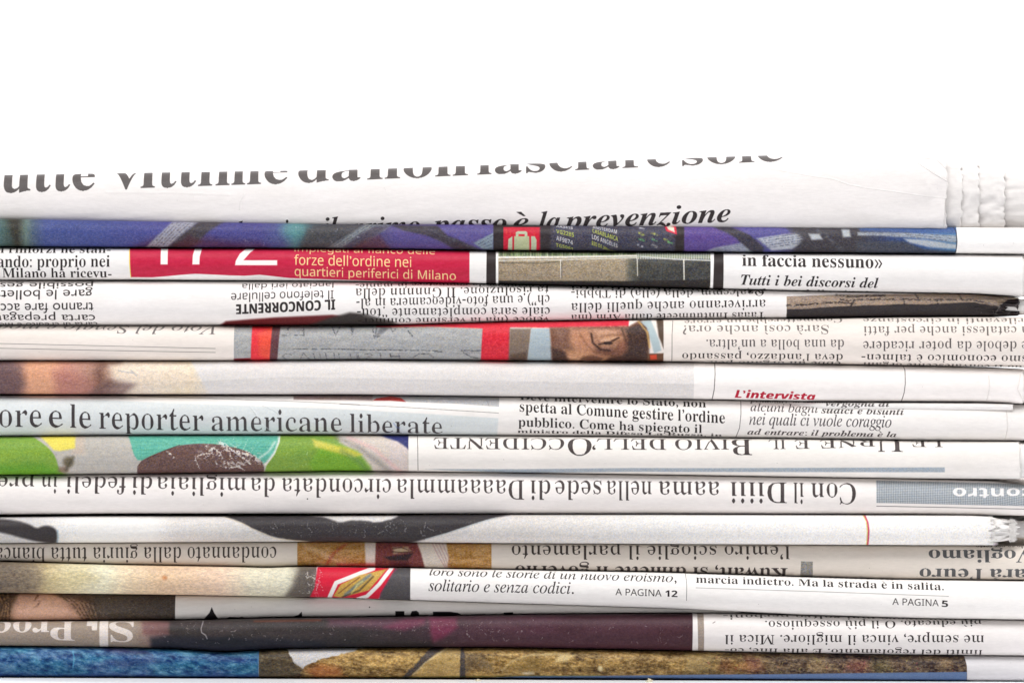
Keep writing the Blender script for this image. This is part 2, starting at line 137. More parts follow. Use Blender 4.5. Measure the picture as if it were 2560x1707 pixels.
[119808,83,465,93,51,-13,22,0,9,21,5,4,6,2,33,-5,24,-8,12,-5,40,-7,13,-1,14,0,39,2,35,7,31,12,28,16,23,20,19,24,13,27,8,30,3,32,-1,24,-4,22,-6,20,-9,19,-13,18,-17,17,-21,16,-25,16,-30,15,-77,36,-25,13,-21,13,-16,14,-11,15,-7,17,-3,20,3,21,8,18,13,16,18,12,22,7,25,3,22,-2,22,-7,21,-10,19,-14,18,-18,17,-21,14,-23,11,-26,9,-29,20,0,0,175,-22,0,-5,-14,-8,-9,-55,8,-41,10,-19,3,-17,2,-17,0,-30,-2,-27,-7,-26,-11,-22,-15,-19,-18,-16,-22,-12,-26,-6,-28,-3,-31,4,-35,11,-31,18,-28,25,-26,34,-24,43,-24,74,-37,36,-23,21,-28,7,-33,-3,-24,-9,-21,-14,-18,-20,-14,-23,-9,-29,-2,-39,4,-33,14,-29,23,-24,33,-20,43,-15,53,-23,0],
[119808,84,504,33,110,0,280,0,0,21,-27,1,-20,6,-14,8,-8,13,-6,20,-1,27,0,420,6,0,77,-15,49,-47,23,-76,20,0,0,164,-476,0,0,-164,21,0,8,41,14,34,22,27,27,20,33,12,40,4,8,0,0,-420,-2,-26,-6,-20,-9,-13,-14,-9,-20,-5,-25,-2],
[119808,85,586,55,295,-15,65,6,52,18,40,29,29,44,17,59,5,75,0,234,2,22,4,17,7,13,11,9,16,7,22,4,0,20,-174,0,0,-20,27,-3,20,-6,14,-9,8,-12,6,-18,1,-24,0,-260,-15,-91,-47,-54,-78,-19,-35,4,-29,12,-21,19,-15,27,-9,35,-3,43,0,285,1,18,4,25,5,9,7,7,21,8,33,4,0,20,-268,0,0,-20,23,-3,19,-5,12,-9,9,-13,5,-18,1,-23,0,-266,6,-62,16,-50,27,-39,39,-27,53,-17],
[119808,86,510,39,253,-15,21,0,181,471,11,24,10,17,10,12,12,8,13,4,15,1,0,20,-170,0,0,-20,21,-1,17,-3,13,-4,8,-6,6,-9,1,-23,-3,-13,-5,-13,-106,-280,-116,280,-6,16,-3,12,-1,10,1,12,6,8,9,7,13,4,18,3,22,0,0,20,-268,0,0,-20,19,-4,14,-7,11,-11,9,-13,17,-33],
[119808,87,728,59,203,-13,23,0,150,381,134,-381,21,0,154,465,7,20,8,17,8,13,9,9,12,7,14,4,0,20,-144,0,0,-20,18,-1,24,-8,7,-7,4,-10,2,-12,-1,-12,-9,-32,-79,-242,-90,262,-4,13,-3,17,6,18,19,11,30,3,0,20,-250,0,0,-20,19,-2,15,-3,11,-5,9,-8,7,-12,7,-17,17,-55,-92,-238,-90,262,-5,17,-3,15,-1,13,1,11,4,8,6,6,9,4,13,3,15,1,0,20,-233,0,0,-20,15,-1,12,-5,9,-7,7,-10,7,-14,6,-17],
[119808,88,561,64,14,0,193,0,0,21,-33,3,-19,11,-7,19,2,13,5,14,9,15,86,122,77,-124,10,-18,7,-15,2,-12,-7,-16,-18,-9,-31,-3,-6,0,0,-21,269,0,0,21,-15,1,-10,4,-17,16,-19,26,-158,247,91,130,18,24,19,20,18,15,18,10,21,6,27,2,0,20,-197,0,0,-20,30,-3,19,-10,6,-16,-2,-13,-7,-16,-12,-19,-68,-100,-75,117,-8,13,-6,19,6,16,15,9,26,3,17,0,0,20,-273,0,0,-20,16,-1,12,-6,11,-9,12,-12,12,-15,13,-19,137,-212,-123,-169,-29,-32,-31,-20,-33,-6],
[119808,46,175,12,87,89,24,-7,18,-17,6,-24,-6,-24,-18,-18,-24,-6,-24,6,-17,18,-7,24,7,24,17,17],
[119808,44,175,16,47,-94,0,15,21,24,10,32,-2,31,-20,6,-14,16,-5,23,6,23,17,16,24,6,30,-9,20,-27,7,-41,-10,-46,-31,-42],
[119808,58,175,12,87,366,24,-6,18,-17,6,-25,-6,-24,-18,-17,-24,-7,-24,7,-17,17,-7,24,7,25,17,17,12,87,89,24,-7,18,-17,6,-24,-6,-24,-18,-18,-24,-6,-24,6,-17,18,-7,24,7,24,17,17],
[119808,59,175,16,49,-92,0,15,23,28,9,28,0,30,-23,8,-14,16,-6,23,7,27,17,16,24,6,29,-10,18,-27,7,-38,-10,-54,-31,-42,12,135,318,-6,-24,-18,-17,-24,-7,-24,7,-17,17,-7,24,7,25,17,17,24,6,24,-6,18,-17],
[119808,63,266,18,66,476,37,77,76,-19,41,-45,12,-52,-34,-112,-60,-98,-27,-87,-27,19,-15,23,-5,32,23,76,43,68,24,69,-7,28,-18,19,-28,7,-14,-1,12,123,89,24,-7,18,-17,6,-24,-6,-24,-18,-18,-24,-6,-24,6,-17,18,-7,24,7,24,17,17],
[119808,40,258,14,134,186,12,-138,38,-122,65,-110,-43,0,-82,108,-54,127,-19,135,19,134,54,127,82,108,43,0,-65,-109,-38,-123],
[119808,41,258,14,125,186,-13,137,-38,123,-64,109,42,0,83,-108,53,-127,19,-134,-19,-135,-53,-127,-83,-108,-42,0,64,110,38,122],
[119808,45,258,4,226,214,0,-75,-194,0,0,75],
[119808,8220,342,16,298,553,0,-15,-23,-28,-8,-28,-1,-30,23,-8,14,-16,6,-23,-7,-27,-17,-16,-24,-6,-29,10,-18,27,-7,37,11,55,30,41,16,124,553,0,-15,-23,-28,-9,-28,0,-30,22,-8,15,-16,5,-23,-6,-27,-17,-16,-25,-6,-28,10,-19,27,-6,37,10,55,31,41],
[119808,8221,342,16,218,356,0,15,23,28,8,28,1,30,-23,8,-14,16,-6,23,7,27,17,16,24,6,29,-10,18,-27,7,-38,-11,-54,-30,-42,16,43,356,0,15,23,28,9,28,0,30,-22,8,-15,16,-5,23,6,27,17,16,25,6,28,-10,19,-27,6,-38,-10,-54,-31,-42],
[119808,8217,175,16,47,356,0,15,23,28,9,28,0,30,-22,8,-15,16,-5,23,6,27,17,16,25,6,28,-10,19,-27,6,-38,-10,-54,-31,-42],
[119808,187,392,6,298,180,-118,180,70,0,118,-180,-118,-180,-70,0,6,136,180,-118,180,70,0,118,-180,-118,-180,-70,0],
[119808,124,208,4,74,-184,0,730,60,0,0,-730],
[119860,97,407,46,59,-10,29,5,27,12,27,21,27,29,28,37,30,46,-15,-52,-9,-38,-3,-23,4,-20,11,-13,18,-4,34,11,38,32,42,53,-11,9,-25,-30,-19,-17,-14,-6,-8,1,-4,4,-2,6,1,13,4,18,6,23,73,261,-61,0,-10,-34,-10,24,-20,14,-29,5,-37,-6,-37,-17,-37,-28,-34,-35,-28,-39,-23,-43,-17,-45,-10,-44,-3,-43,2,-26,6,-22,10,-17,13,-12,17,-7,31,98,39,-20,6,-11,16,-4,26,1,19,2,19,8,40,14,44,17,42,20,36,22,29,24,22,24,14,25,4,23,-6,13,-16,5,-28,-1,-21,-4,-22,-6,-23,-8,-25,-10,-23,-11,-24,-13,-23,-13,-21,-14,-20,-15,-19,-14,-15,-14,-13,-14,-10,-14,-6],
[119860,98,406,42,98,-10,34,3,33,8,33,13,30,17,29,21,26,25,23,27,20,29,16,31,12,31,8,32,2,32,-3,34,-10,28,-17,24,-22,18,-27,10,-31,4,-47,-9,-44,-26,-41,-44,72,274,-8,8,-9,-1,-13,-3,-28,-9,-24,-5,-31,-4,-17,-1,-4,-15,25,0,17,-4,5,-4,-2,-53,-107,-421,-4,-17,3,-13,10,-12,15,-11,21,-9,25,-6,26,113,11,-30,4,-18,11,-6,20,6,33,33,119,15,43,17,34,20,27,23,20,24,12,25,4,20,-3,17,-8,15,-12,11,-17,6,-22,3,-25,-3,-34,-9,-37,-15,-38,-19,-37,-22,-31,-26,-27,-28,-20,-29,-12],
[119860,99,355,58,118,-10,56,11,55,31,55,52,-13,14,-43,-40,-41,-23,-41,-8,-22,3,-18,9,-15,15,-12,21,-6,24,-3,29,3,34,8,35,13,37,17,34,20,30,23,24,26,19,27,11,28,4,15,-1,9,-4,-16,-47,4,-18,11,-10,20,-4,11,1,10,5,8,6,6,10,3,11,2,13,-3,15,-7,14,-12,13,-16,9,-19,6,-23,2,-40,-4,-39,-12,-37,-20,-24,-17,-21,-20,-20,-22,-17,-23,-14,-25,-12,-26,-8,-26,-5,-26,-2,-26,4,-41,10,-34,18,-28,24,-20,29,-13],
[119860,100,422,65,73,-10,30,4,28,12,27,20,27,27,27,36,28,45,-12,-43,-8,-34,-2,-25,4,-23,14,-14,22,-5,19,3,18,8,18,13,20,18,21,24,24,30,-13,10,-28,-33,-23,-20,-16,-7,-11,2,-6,5,-3,10,1,12,7,31,122,462,-5,22,-9,-1,-13,-3,-17,-6,-23,-6,-27,-4,-32,-3,-4,-15,24,-1,17,-4,5,-4,3,-6,-38,-177,-12,15,-20,9,-28,3,-18,-1,-19,-4,-18,-6,-19,-9,-18,-11,-19,-14,-23,-22,-22,-24,-21,-27,-18,-29,-15,-29,-13,-30,-9,-30,-6,-27,-1,-27,2,-28,7,-24,13,-19,16,-14,21,-9,36,108,33,-13,2,-12,5,-9,9,-8,12,-4,14,-1,18,3,35,10,40,16,44,20,42,22,36,25,29,27,22,26,12,26,5,11,-2,10,-4,8,-7,6,-10,4,-12,1,-14,-1,-21,-4,-22,-6,-23,-8,-25,-9,-24,-11,-24,-12,-24,-14,-23,-14,-21,-15,-20,-15,-16,-15,-14,-15,-11,-15,-6],
[119860,101,342,44,106,-8,32,2,30,8,28,12,27,18,26,24,26,29,-12,12,-42,-37,-41,-22,-38,-8,-42,10,-25,29,-8,48,6,53,71,13,58,18,46,25,33,28,20,30,6,33,-2,18,-6,14,-11,12,-15,9,-18,5,-22,2,-38,-5,-38,-13,-37,-21,-24,-19,-21,-21,-20,-23,-18,-25,-14,-26,-12,-27,-9,-27,-5,-27,-2,-25,3,-37,10,-31,17,-25,22,-18,27,-11,18,76,188,11,31,12,29,14,26,16,24,16,19,18,17,17,12,18,7,16,2,16,-3,10,-11,3,-18,-5,-31,-14,-29,-24,-26,-33,-22,-41,-17],
[119860,102,237,60,-58,-182,36,9,32,27,29,44,14,30,14,37,13,44,13,50,14,56,13,63,32,159,94,0,4,25,-93,0,20,95,17,56,23,34,28,11,18,-58,10,-10,17,-4,21,4,13,12,4,20,-2,16,-7,14,-11,12,-14,9,-17,5,-20,2,-35,-5,-32,-15,-30,-25,-25,-35,-21,-43,-15,-51,-9,-44,-76,0,-6,-25,77,0,-69,-367,-4,-21,-5,-20,-9,-33,-10,-25,-11,-17,-12,-11,-15,-3,-3,31,-3,14,-9,9,-14,3,-17,-4,-10,-12,-3,-19,2,-12,5,-10,8,-10,10,-7,12,-4],
[119860,103,341,68,75,-182,37,1,33,6,31,9,26,13,22,16,18,19,13,22,8,23,3,26,-4,28,-12,23,-19,18,-26,16,-33,14,-73,25,-20,13,-7,13,3,11,8,12,15,12,33,-3,29,2,28,7,25,10,23,15,20,17,17,21,12,23,8,25,2,27,0,12,-5,23,55,0,0,35,-52,0,-26,6,-21,8,-24,7,-22,5,-19,1,-31,-2,-28,-7,-27,-11,-24,-15,-20,-18,-17,-21,-12,-23,-8,-24,-2,-26,6,-35,20,-29,32,-24,-44,-44,-11,-12,-6,-10,-2,-10,4,-15,12,-13,19,-11,-57,-36,-35,-39,-12,-43,4,-25,13,-23,20,-19,28,-15,33,-8,27,133,154,-30,7,-18,21,-6,35,2,24,4,24,8,22,10,20,12,18,14,15,15,11,15,7,16,2,15,-2,12,-5,11,-9,8,-13,5,-15,1,-19,-1,-25,-5,-23,-7,-23,-10,-20,-11,-18,-13,-14,-15,-12,-16,-6,17,90,-158,-56,9,-34,28,-11,45,8,35,25,33,40,30,30,-9,35,-12,15,-6,29,-14,23,-18,9,-11,5,-11,2,-12,-14,-48,-40,-29],
[119860,104,479,61,362,-8,32,5,32,15,34,26,-14,23,-19,-10,-17,-7,-16,-2,-15,5,-9,12,-4,22,1,12,0,13,6,43,4,16,21,94,14,79,0,9,-10,50,-28,29,-48,10,-52,-12,-50,-36,-46,-60,-8,0,5,22,6,23,5,22,6,22,10,44,31,147,-147,0,-8,-34,7,0,31,-4,19,-12,6,-21,-3,-22,-4,-21,-104,-494,74,0,43,205,12,38,20,40,27,41,31,34,31,20,30,7,21,-5,12,-16,4,-26,-12,-75,-27,-126,-3,-19,-3,-33,0,-13,2,-23,6,-19,11,-16,15,-12,18,-8],
[119860,105,211,24,146,469,11,1,10,4,8,6,7,9,4,10,1,11,-1,10,-4,10,-7,9,-9,7,-10,4,-10,1,-11,-1,-9,-4,-9,-8,-7,-8,-4,-10,-1,-10,1,-11,4,-10,7,-8,9,-7,9,-4,28,39,-10,41,11,42,33,44,54,-12,12,-27,-34,-23,-21,-18,-7,-10,3,-5,8,-2,13,6,32,78,259,2,20,-51,-6,-61,-8,-19,-3,-3,-14,16,0,13,-2,9,-4,7,-5,4,-7,-4,-37,-66,-244,0,-9,4,-24,13,-15],
[119860,106,207,23,148,469,11,1,10,4,9,6,6,9,4,10,2,11,-2,10,-4,10,-7,9,-9,7,-9,4,-11,1,-10,-1,-10,-4,-15,-16,-4,-10,-2,-10,2,-11,4,-10,7,-8,8,-7,10,-4,45,-60,-182,32,7,28,20,25,35,23,49,21,62,9,37,9,40,63,296,0,7,-3,4,-6,2,-35,-7,-9,-3,-71,-10,-4,-15,21,-1,14,-2,9,-3,4,-5,3,-8,0,-27,-43,-216,-9,-41,-7,-37,-8,-33,-6,-28,-7,-25,-7,-21,-12,-31,-12,-19,-12,-6,-6,1,-4,4,-2,44,-9,10,-15,3,-16,-4,-10,-11,-3,-18,2,-13,5,-12,8,-11,12,-8,13,-5],
[119860,107,404,55,259,-9,16,3,17,7,19,13,20,17,20,23,19,28,-12,12,-23,-28,-21,-18,-19,-6,-8,2,-8,4,-7,8,-12,19,-5,11,-60,144,98,74,38,25,34,16,30,5,3,0,4,14,-160,0,-7,-14,22,-2,12,-5,5,-9,-5,-13,-14,-16,-23,-19,-132,-99,105,367,-49,16,-26,-5,-16,-2,-17,-3,-19,-2,-4,-16,25,0,18,-4,5,-4,3,-7,0,-25,-3,-8,-138,-494,65,0,44,154,50,37,48,-116,12,-26,11,-22,9,-16,10,-11,12,-7],
[119860,108,206,35,38,-9,16,3,18,8,20,12,22,19,22,23,22,30,-12,12,-27,-32,-21,-19,-17,-6,-8,2,-5,6,-2,10,1,9,7,32,126,454,-92,12,-17,-3,-20,-2,-1,-15,17,-1,14,-2,9,-3,6,-5,4,-9,1,-11,-4,-24,-101,-373,-18,-78,1,-20,3,-10,6,-8,8,-6,10,-4],
[119860,109,655,86,488,-9,39,11,40,33,39,55,-12,13,-6,-10,-39,-45,-9,-5,-10,-1,-8,2,-4,5,1,29,51,187,12,63,-5,27,-16,16,-27,5,-60,-17,-65,-53,-70,-87,13,49,7,37,3,25,-6,25,-16,16,-26,5,-61,-18,-69,-55,-76,-92,44,142,2,20,-65,-9,-30,-4,-36,-3,-3,-15,17,-1,23,-6,7,-5,4,-7,2,-9,-14,-62,-74,-252,63,0,27,83,9,25,9,23,20,43,22,39,16,22,17,20,17,19,33,29,30,18,12,5,10,1,12,-2,8,-7,2,-12,-1,-17,-4,-22,-7,-25,-71,-242,63,0,8,29,18,57,22,52,30,57,18,29,19,26,19,22,18,19,18,16,18,11,15,7,15,2,12,-2,8,-8,3,-14,-1,-11,-7,-32,-47,-167,-6,-21,-3,-18,-1,-17,4,-26,14,-15],
[119860,110,434,67,265,-10,40,12,40,36,39,60,-13,10,-24,-38,-21,-22,-17,-8,-10,2,-5,6,8,57,47,160,6,23,5,43,-5,25,-16,14,-25,5,-27,-4,-30,-14,-33,-22,-36,-32,-38,-41,-40,-51,-2,155,-28,-5,-17,-2,-19,-3,-21,-2,-2,-15,22,0,12,-2,8,-3,6,-5,3,-7,2,-9,-5,-29,-6,-21,-77,-263,64,0,20,69,20,56,20,44,11,19,12,19,13,19,14,18,15,17,15,16,14,14,28,23,13,7,12,5,11,1,12,-3,6,-8,3,-14,-4,-25,-10,-45,-18,-65,-18,-64,-11,-45,-3,-25,1,-13,4,-11,6,-8,8,-6,9,-4],
[119860,111,418,36,126,-10,39,4,39,13,38,20,25,18,22,20,21,22,18,25,16,26,12,26,10,28,6,27,2,27,-4,37,-12,32,-20,26,-27,20,-33,12,-38,4,-29,-3,-29,-7,-30,-13,-28,-16,-26,-20,-25,-23,-22,-26,-19,-27,-16,-30,-11,-30,-7,-30,-3,-30,4,-38,12,-32,20,-26,26,-20,32,-12,30,134,14,-19,2,-17,7,-14,13,-10,16,-6,22,-2,25,3,38,9,40,15,41,19,40,21,33,25,28,25,20,26,13,26,4,38,-10,23,-28,7,-48,-1,-28,-5,-28,-8,-29,-10,-29,-13,-28,-14,-26,-17,-25,-18,-21,-19,-18,-21,-14,-21,-8],
[119860,112,406,54,-114,-178,201,0,4,14,-21,1,-16,2,-12,3,-8,6,-5,8,-2,9,22,100,10,41,17,-8,20,-5,24,-2,31,3,31,8,29,14,29,18,26,22,24,26,22,28,18,30,16,32,11,32,7,33,2,32,-2,31,-9,26,-15,22,-19,16,-24,10,-27,3,-48,-9,-45,-26,-43,-44,19,58,-6,20,-47,-11,-58,-8,-19,-3,-4,-14,20,-1,14,-2,9,-3,5,-4,3,-8,-5,-42,-99,-383,-7,-21,-8,-15,-9,-11,-12,-6,-18,-5,-22,-2,28,120,11,-25,4,-16,12,-5,20,35,146,13,42,18,36,22,30,24,22,25,13,27,5,16,-2,15,-6,11,-10,8,-14,6,-17,1,-21,-1,-29,-5,-29,-9,-31,-11,-29,-13,-28,-15,-27,-17,-24,-19,-21,-20,-18,-21,-13,-22,-8],
[119860,113,404,48,96,-179,203,0,2,15,-26,1,-14,2,-9,3,-7,6,-4,8,9,60,125,452,-61,0,-12,-39,-13,26,-24,16,-33,5,-36,-4,-36,-14,-37,-22,-24,-19,-22,-22,-21,-26,-20,-27,-16,-29,-14,-30,-10,-30,-6,-30,-2,-29,2,-30,7,-25,12,-20,16,-14,20,-9,23,-3,29,3,29,12,30,18,30,26,29,33,27,41,-60,-224,-6,-19,-6,-15,-5,-10,-6,-7,-8,-6,-8,-4,-11,-3,-33,-2,33,107,35,-13,2,-11,5,-9,9,-7,12,-4,16,-1,19,2,34,8,36,14,38,11,26,14,24,15,24,17,21,18,18,19,15,19,12,19,7,18,2,14,-2,12,-5,10,-9,7,-12,4,-14,2,-18,-4,-36,-12,-41,-20,-45,-25,-44,-24,-35,-25,-26,-24,-18,-22,-11],
[119860,114,266,42,-15,0,64,0,40,131,51,107,62,81,2,-9,4,-8,6,-7,8,-5,8,-3,8,-1,12,2,10,5,10,8,7,10,4,12,1,14,-1,11,-3,10,-5,8,-7,6,-9,4,-10,1,-36,-18,-47,-55,-58,-90,42,152,1,6,-3,4,-49,-9,-27,-5,-52,-8,-3,-16,18,-1,13,-2,10,-3,6,-5,3,-7,1,-11,-1,-14,-4,-20,-7,-26],
[119860,115,296,76,93,-10,22,2,21,5,19,9,17,12,14,13,12,17,9,18,5,19,2,21,-1,13,-3,13,-4,13,-6,13,-7,13,-15,24,-57,76,-10,21,-3,18,2,12,4,11,8,9,9,8,12,4,12,2,39,-11,26,-34,13,-56,13,0,16,119,-13,0,-3,-8,-6,-4,-10,-2,-9,1,-11,3,-12,5,-15,4,-17,3,-20,1,-27,-3,-23,-9,-21,-15,-15,-19,-10,-22,-3,-26,1,-12,3,-13,9,-25,7,-13,57,-78,14,-21,9,-20,3,-19,-2,-20,-7,-17,-10,-14,-13,-10,-16,-7,-17,-2,-22,3,-19,10,-16,16,-12,23,-8,28,-3,34,-14,0,-17,-131,16,0,3,7,5,4,9,1,19,-3,12,-5,16,-5,18,-3],
[119860,116,222,28,39,-10,39,10,40,31,42,50,-12,13,-26,-32,-21,-19,-15,-6,-8,2,-5,5,-2,10,3,23,4,16,65,244,68,0,7,25,-68,0,30,105,-18,0,-42,-57,-46,-38,-48,-18,-3,-17,55,0,-70,-263,-7,-43,4,-22,13,-14],
[119860,117,434,63,54,-10,32,6,32,16,33,26,35,37,36,48,40,59,-25,-85,-7,-26,-4,-21,-1,-18,4,-23,14,-14,22,-5,41,11,41,33,39,55,-11,11,-25,-34,-22,-21,-18,-7,-9,2,-6,6,-1,10,1,13,3,18,6,23,70,258,-63,0,-11,-44,-14,-42,-16,-40,-18,-38,-20,-35,-21,-32,-22,-28,-21,-24,-20,-20,-20,-15,-18,-9,-16,-3,-13,3,-8,9,-3,14,14,63,65,225,-94,10,-17,-3,-20,-2,-2,-15,17,0,13,-2,10,-3,6,-4,3,-8,-43,-187,-13,-56,-4,-27,1,-26,4,-13,8,-11,9,-8,13,-5],
[119860,118,354,46,73,-10,17,0,100,112,75,92,45,75,15,58,-1,15,-4,12,-6,10,-8,8,-9,4,-11,2,-10,-1,-9,-3,-14,-12,-3,-9,-1,-10,3,-14,10,-14,7,-6,16,-19,1,-5,-4,-19,-14,-27,-24,-37,-31,-41,-18,-22,-20,-22,-21,-24,-24,-23,-8,154,-7,84,-9,51,-12,17,-40,-9,-32,-7,-26,-4,-3,-15,6,0,19,-3,14,-8,10,-14,4,-10,4,-14,6,-37,4,-52],
[119860,119,531,50,58,-10,14,0,172,273,30,-273,12,0,120,149,54,76,32,62,11,49,-1,14,-3,12,-6,11,-8,8,-9,4,-10,2,-9,-1,-8,-3,-7,-6,-6,-7,-3,-8,-1,-10,2,-12,5,-11,23,-27,1,-6,-2,-14,-6,-18,-11,-21,-15,-24,-20,-27,-24,-30,-57,-68,-30,294,-14,0,-167,-269,-2,95,-3,96,-7,58,-10,20,-24,-4,-35,-10,-38,-6,-2,-14,20,-3,14,-8,9,-14,4,-10,6,-30,2,-20,2,-51],
[119860,120,332,73,184,-10,33,11,37,33,41,56,-11,12,-26,-33,-21,-21,-17,-6,-8,1,-7,6,-19,55,-24,111,37,52,24,33,11,14,12,7,44,-10,9,1,7,3,7,5,5,6,3,8,1,9,-5,18,-12,11,-21,3,-30,-6,-20,-17,-23,-29,-16,-21,-39,-56,-22,108,-5,12,-6,8,-69,-12,-25,-6,-30,-4,-2,-15,50,2,11,-4,8,-6,7,-9,5,-13,4,-15,24,-116,-71,-99,-13,-16,-12,-9,-12,-3,-40,12,-8,-1,-8,-3,-12,-13,-3,-8,-1,-9,1,-10,9,-15,7,-5,9,-3,10,-1,17,2,15,6,15,10,15,14,15,17,16,22,57,80,16,-74,7,-31,8,-22,7,-13,9,-8,11,-4],
[119860,121,322,79,-52,-182,14,2,15,6,16,11,17,14,17,17,19,20,19,22,19,24,19,26,19,27,18,27,18,28,18,27,33,53,14,24,14,23,11,20,27,53,16,45,6,38,-1,15,-4,12,-7,10,-8,8,-10,4,-12,2,-10,-1,-8,-3,-8,-5,-9,-15,-1,-9,3,-18,17,-15,11,-9,6,-10,2,-13,0,-7,-38,-83,-31,-51,-43,-69,-9,54,-17,91,-8,37,-11,57,-10,39,-8,23,-9,8,-9,-1,-27,-7,-8,-3,-20,-5,-23,-4,-13,-1,-3,-14,17,-1,14,-5,11,-7,8,-10,7,-13,25,-97,41,-217,-53,-74,-21,-27,-17,-15,-13,-6,-19,3,-29,10,-9,-1,-8,-3,-7,-5,-6,-7,-3,-7,-1,-9,1,-9,4,-8,6,-7,8,-5,10,-3],
[119860,122,317,58,170,-10,15,1,12,3,11,4,10,7,9,10,9,13,9,18,8,22,9,28,-12,6,-16,-29,-21,-18,-26,-6,-16,1,-17,2,-17,5,-19,4,-19,3,-21,1,-15,-1,-16,-2,-16,-3,267,292,-21,13,-12,-7,-13,-4,-164,22,-15,-2,-13,-7,-12,-11,-10,-16,-10,-22,-10,-27,12,-6,8,13,7,9,8,8,9,4,10,3,12,1,14,0,14,-3,14,-5,16,-4,17,-3,19,-1,15,0,32,4,-263,-288,-7,-7,-4,-7,33,2,16,6,15,2,18,-1,25,-5,63,-16],
[119860,83,439,87,182,-11,33,2,31,7,27,12,25,16,21,19,17,23,12,25,8,28,2,29,-5,43,-15,39,-24,35,-38,41,-13,13,-24,25,-15,18,-13,17,-11,17,-9,17,-5,17,-2,16,3,26,8,23,14,18,18,14,23,8,26,3,30,-4,25,-12,21,-19,15,-27,10,-35,3,-42,13,0,25,162,-15,0,-7,-10,-11,-7,-51,9,-10,4,-23,5,-37,2,-30,-2,-28,-7,-25,-10,-22,-14,-19,-17,-15,-21,-11,-23,-7,-24,-2,-27,2,-23,5,-22,10,-22,14,-24,21,-25,26,-29,13,-13,33,-34,36,-49,7,-14,5,-14,3,-13,1,-14,-2,-21,-4,-19,-8,-17,-11,-16,-12,-13,-16,-11,-17,-9,-18,-5,-19,-1,-36,4,-31,14,-25,23,-20,32,-12,40,-4,48,-16,0,-27,-184,15,0,7,15,11,8,74,-14,37,-8],
[119860,86,520,38,95,-12,18,0,395,470,39,44,16,15,15,12,15,6,17,3,5,16,-170,0,-3,-16,17,-1,25,-4,8,-5,4,-7,2,-9,-5,-15,-13,-22,-22,-29,-280,-332,15,347,2,27,5,21,8,14,11,9,17,5,23,2,7,0,4,15,-222,0,-3,-16,8,0,21,-2,16,-5,12,-8,8,-13,4,-17,0,-23],
[119860,46,175,12,87,89,24,-7,18,-17,6,-24,-6,-24,-18,-18,-24,-6,-24,6,-17,18,-7,24,7,24,17,17],
[119860,44,175,16,47,-94,0,15,21,24,10,32,-2,31,-20,6,-14,16,-5,23,6,23,17,16,24,6,30,-9,20,-27,7,-41,-10,-46,-31,-42],
[119860,58,175,12,87,366,24,-6,18,-17,6,-25,-6,-24,-18,-17,-24,-7,-24,7,-17,17,-7,24,7,25,17,17,12,87,89,24,-7,18,-17,6,-24,-6,-24,-18,-18,-24,-6,-24,6,-17,18,-7,24,7,24,17,17],
[119860,59,175,16,49,-92,0,15,23,28,9,28,0,30,-23,8,-14,16,-6,23,7,27,17,16,24,6,29,-10,18,-27,7,-38,-10,-54,-31,-42,12,135,318,-6,-24,-18,-17,-24,-7,-24,7,-17,17,-7,24,7,25,17,17,24,6,24,-6,18,-17],
[119860,45,258,4,226,214,0,-75,-194,0,0,75],
[119860,8217,175,16,47,356,0,15,23,28,9,28,0,30,-22,8,-15,16,-5,23,6,27,17,16,25,6,28,-10,19,-27,6,-38,-10,-54,-31,-42],
[119860,124,208,4,74,-184,0,730,60,0,0,-730],
[119912,97,400,44,63,-10,25,2,23,9,21,13,21,20,20,25,20,31,-8,-49,5,-29,17,-17,27,-5,41,11,41,34,41,58,-18,11,-21,-31,-19,-19,-15,-6,-7,2,-4,6,14,73,67,232,-86,0,-13,-45,-11,29,-19,18,-28,6,-31,-5,-32,-13,-34,-22,-22,-19,-21,-23,-19,-25,-17,-28,-15,-29,-12,-30,-9,-30,-6,-29,-1,-29,2,-27,8,-24,13,-20,18,-14,20,-9,33,110,49,-18,5,-11,16,-3,26,0,13,14,62,6,19,10,25,10,23,12,23,12,20,13,18,13,15,12,11,13,7,12,2,17,-4,11,-13,3,-22,-1,-16,-2,-18,-4,-21,-5,-21,-6,-22,-8,-22,-9,-22,-9,-20,-10,-20,-11,-18,-12,-16,-12,-13,-12,-9,-12,-6],
[119912,98,384,44,91,-11,43,4,41,13,39,21,24,19,23,21,21,25,19,27,15,28,13,29,10,30,5,29,2,28,-2,31,-8,26,-14,21,-17,16,-21,9,-24,3,-38,-7,-35,-22,-33,-37,71,257,-60,-10,-56,-8,-51,-4,0,-22,35,-2,7,-3,4,-5,3,-7,1,-9,-4,-24,-6,-20,-107,-384,-5,-25,2,-8,5,-7,9,-8,11,-7,13,-6,15,-5,16,-4,17,-2,33,109,18,-14,2,-9,7,-3,12,1,11,7,32,24,83,15,46,14,37,15,29,16,20,18,13,20,4,10,-2,9,-4,8,-7,5,-9,3,-12,2,-14,-1,-20,-3,-20,-4,-22,-6,-22,-7,-22,-8,-22,-10,-22,-10,-20,-11,-18,-12,-17,-13,-15,-14,-12,-14,-9,-14,-6],
[119912,99,330,62,110,-11,57,12,51,37,47,61,-22,15,-32,-40,-32,-25,-33,-8,-16,2,-13,7,-12,10,-9,15,-5,20,-2,23,1,23,4,25,6,25,8,26,9,25,11,23,12,22,13,19,13,16,13,12,14,8,13,2,10,-2,7,-5,2,-10,-15,-36,1,-19,4,-10,7,-8,9,-7,11,-3,12,-2,15,2,12,5,11,8,7,11,5,13,2,16,-3,18,-9,17,-14,15,-18,12,-23,7,-26,3,-36,-5,-36,-13,-36,-21,-34,-29,-29,-32,-23,-37,-17,-38,-10,-39,-3,-39,3,-37,11,-31,18,-26,24,-18,30,-11],
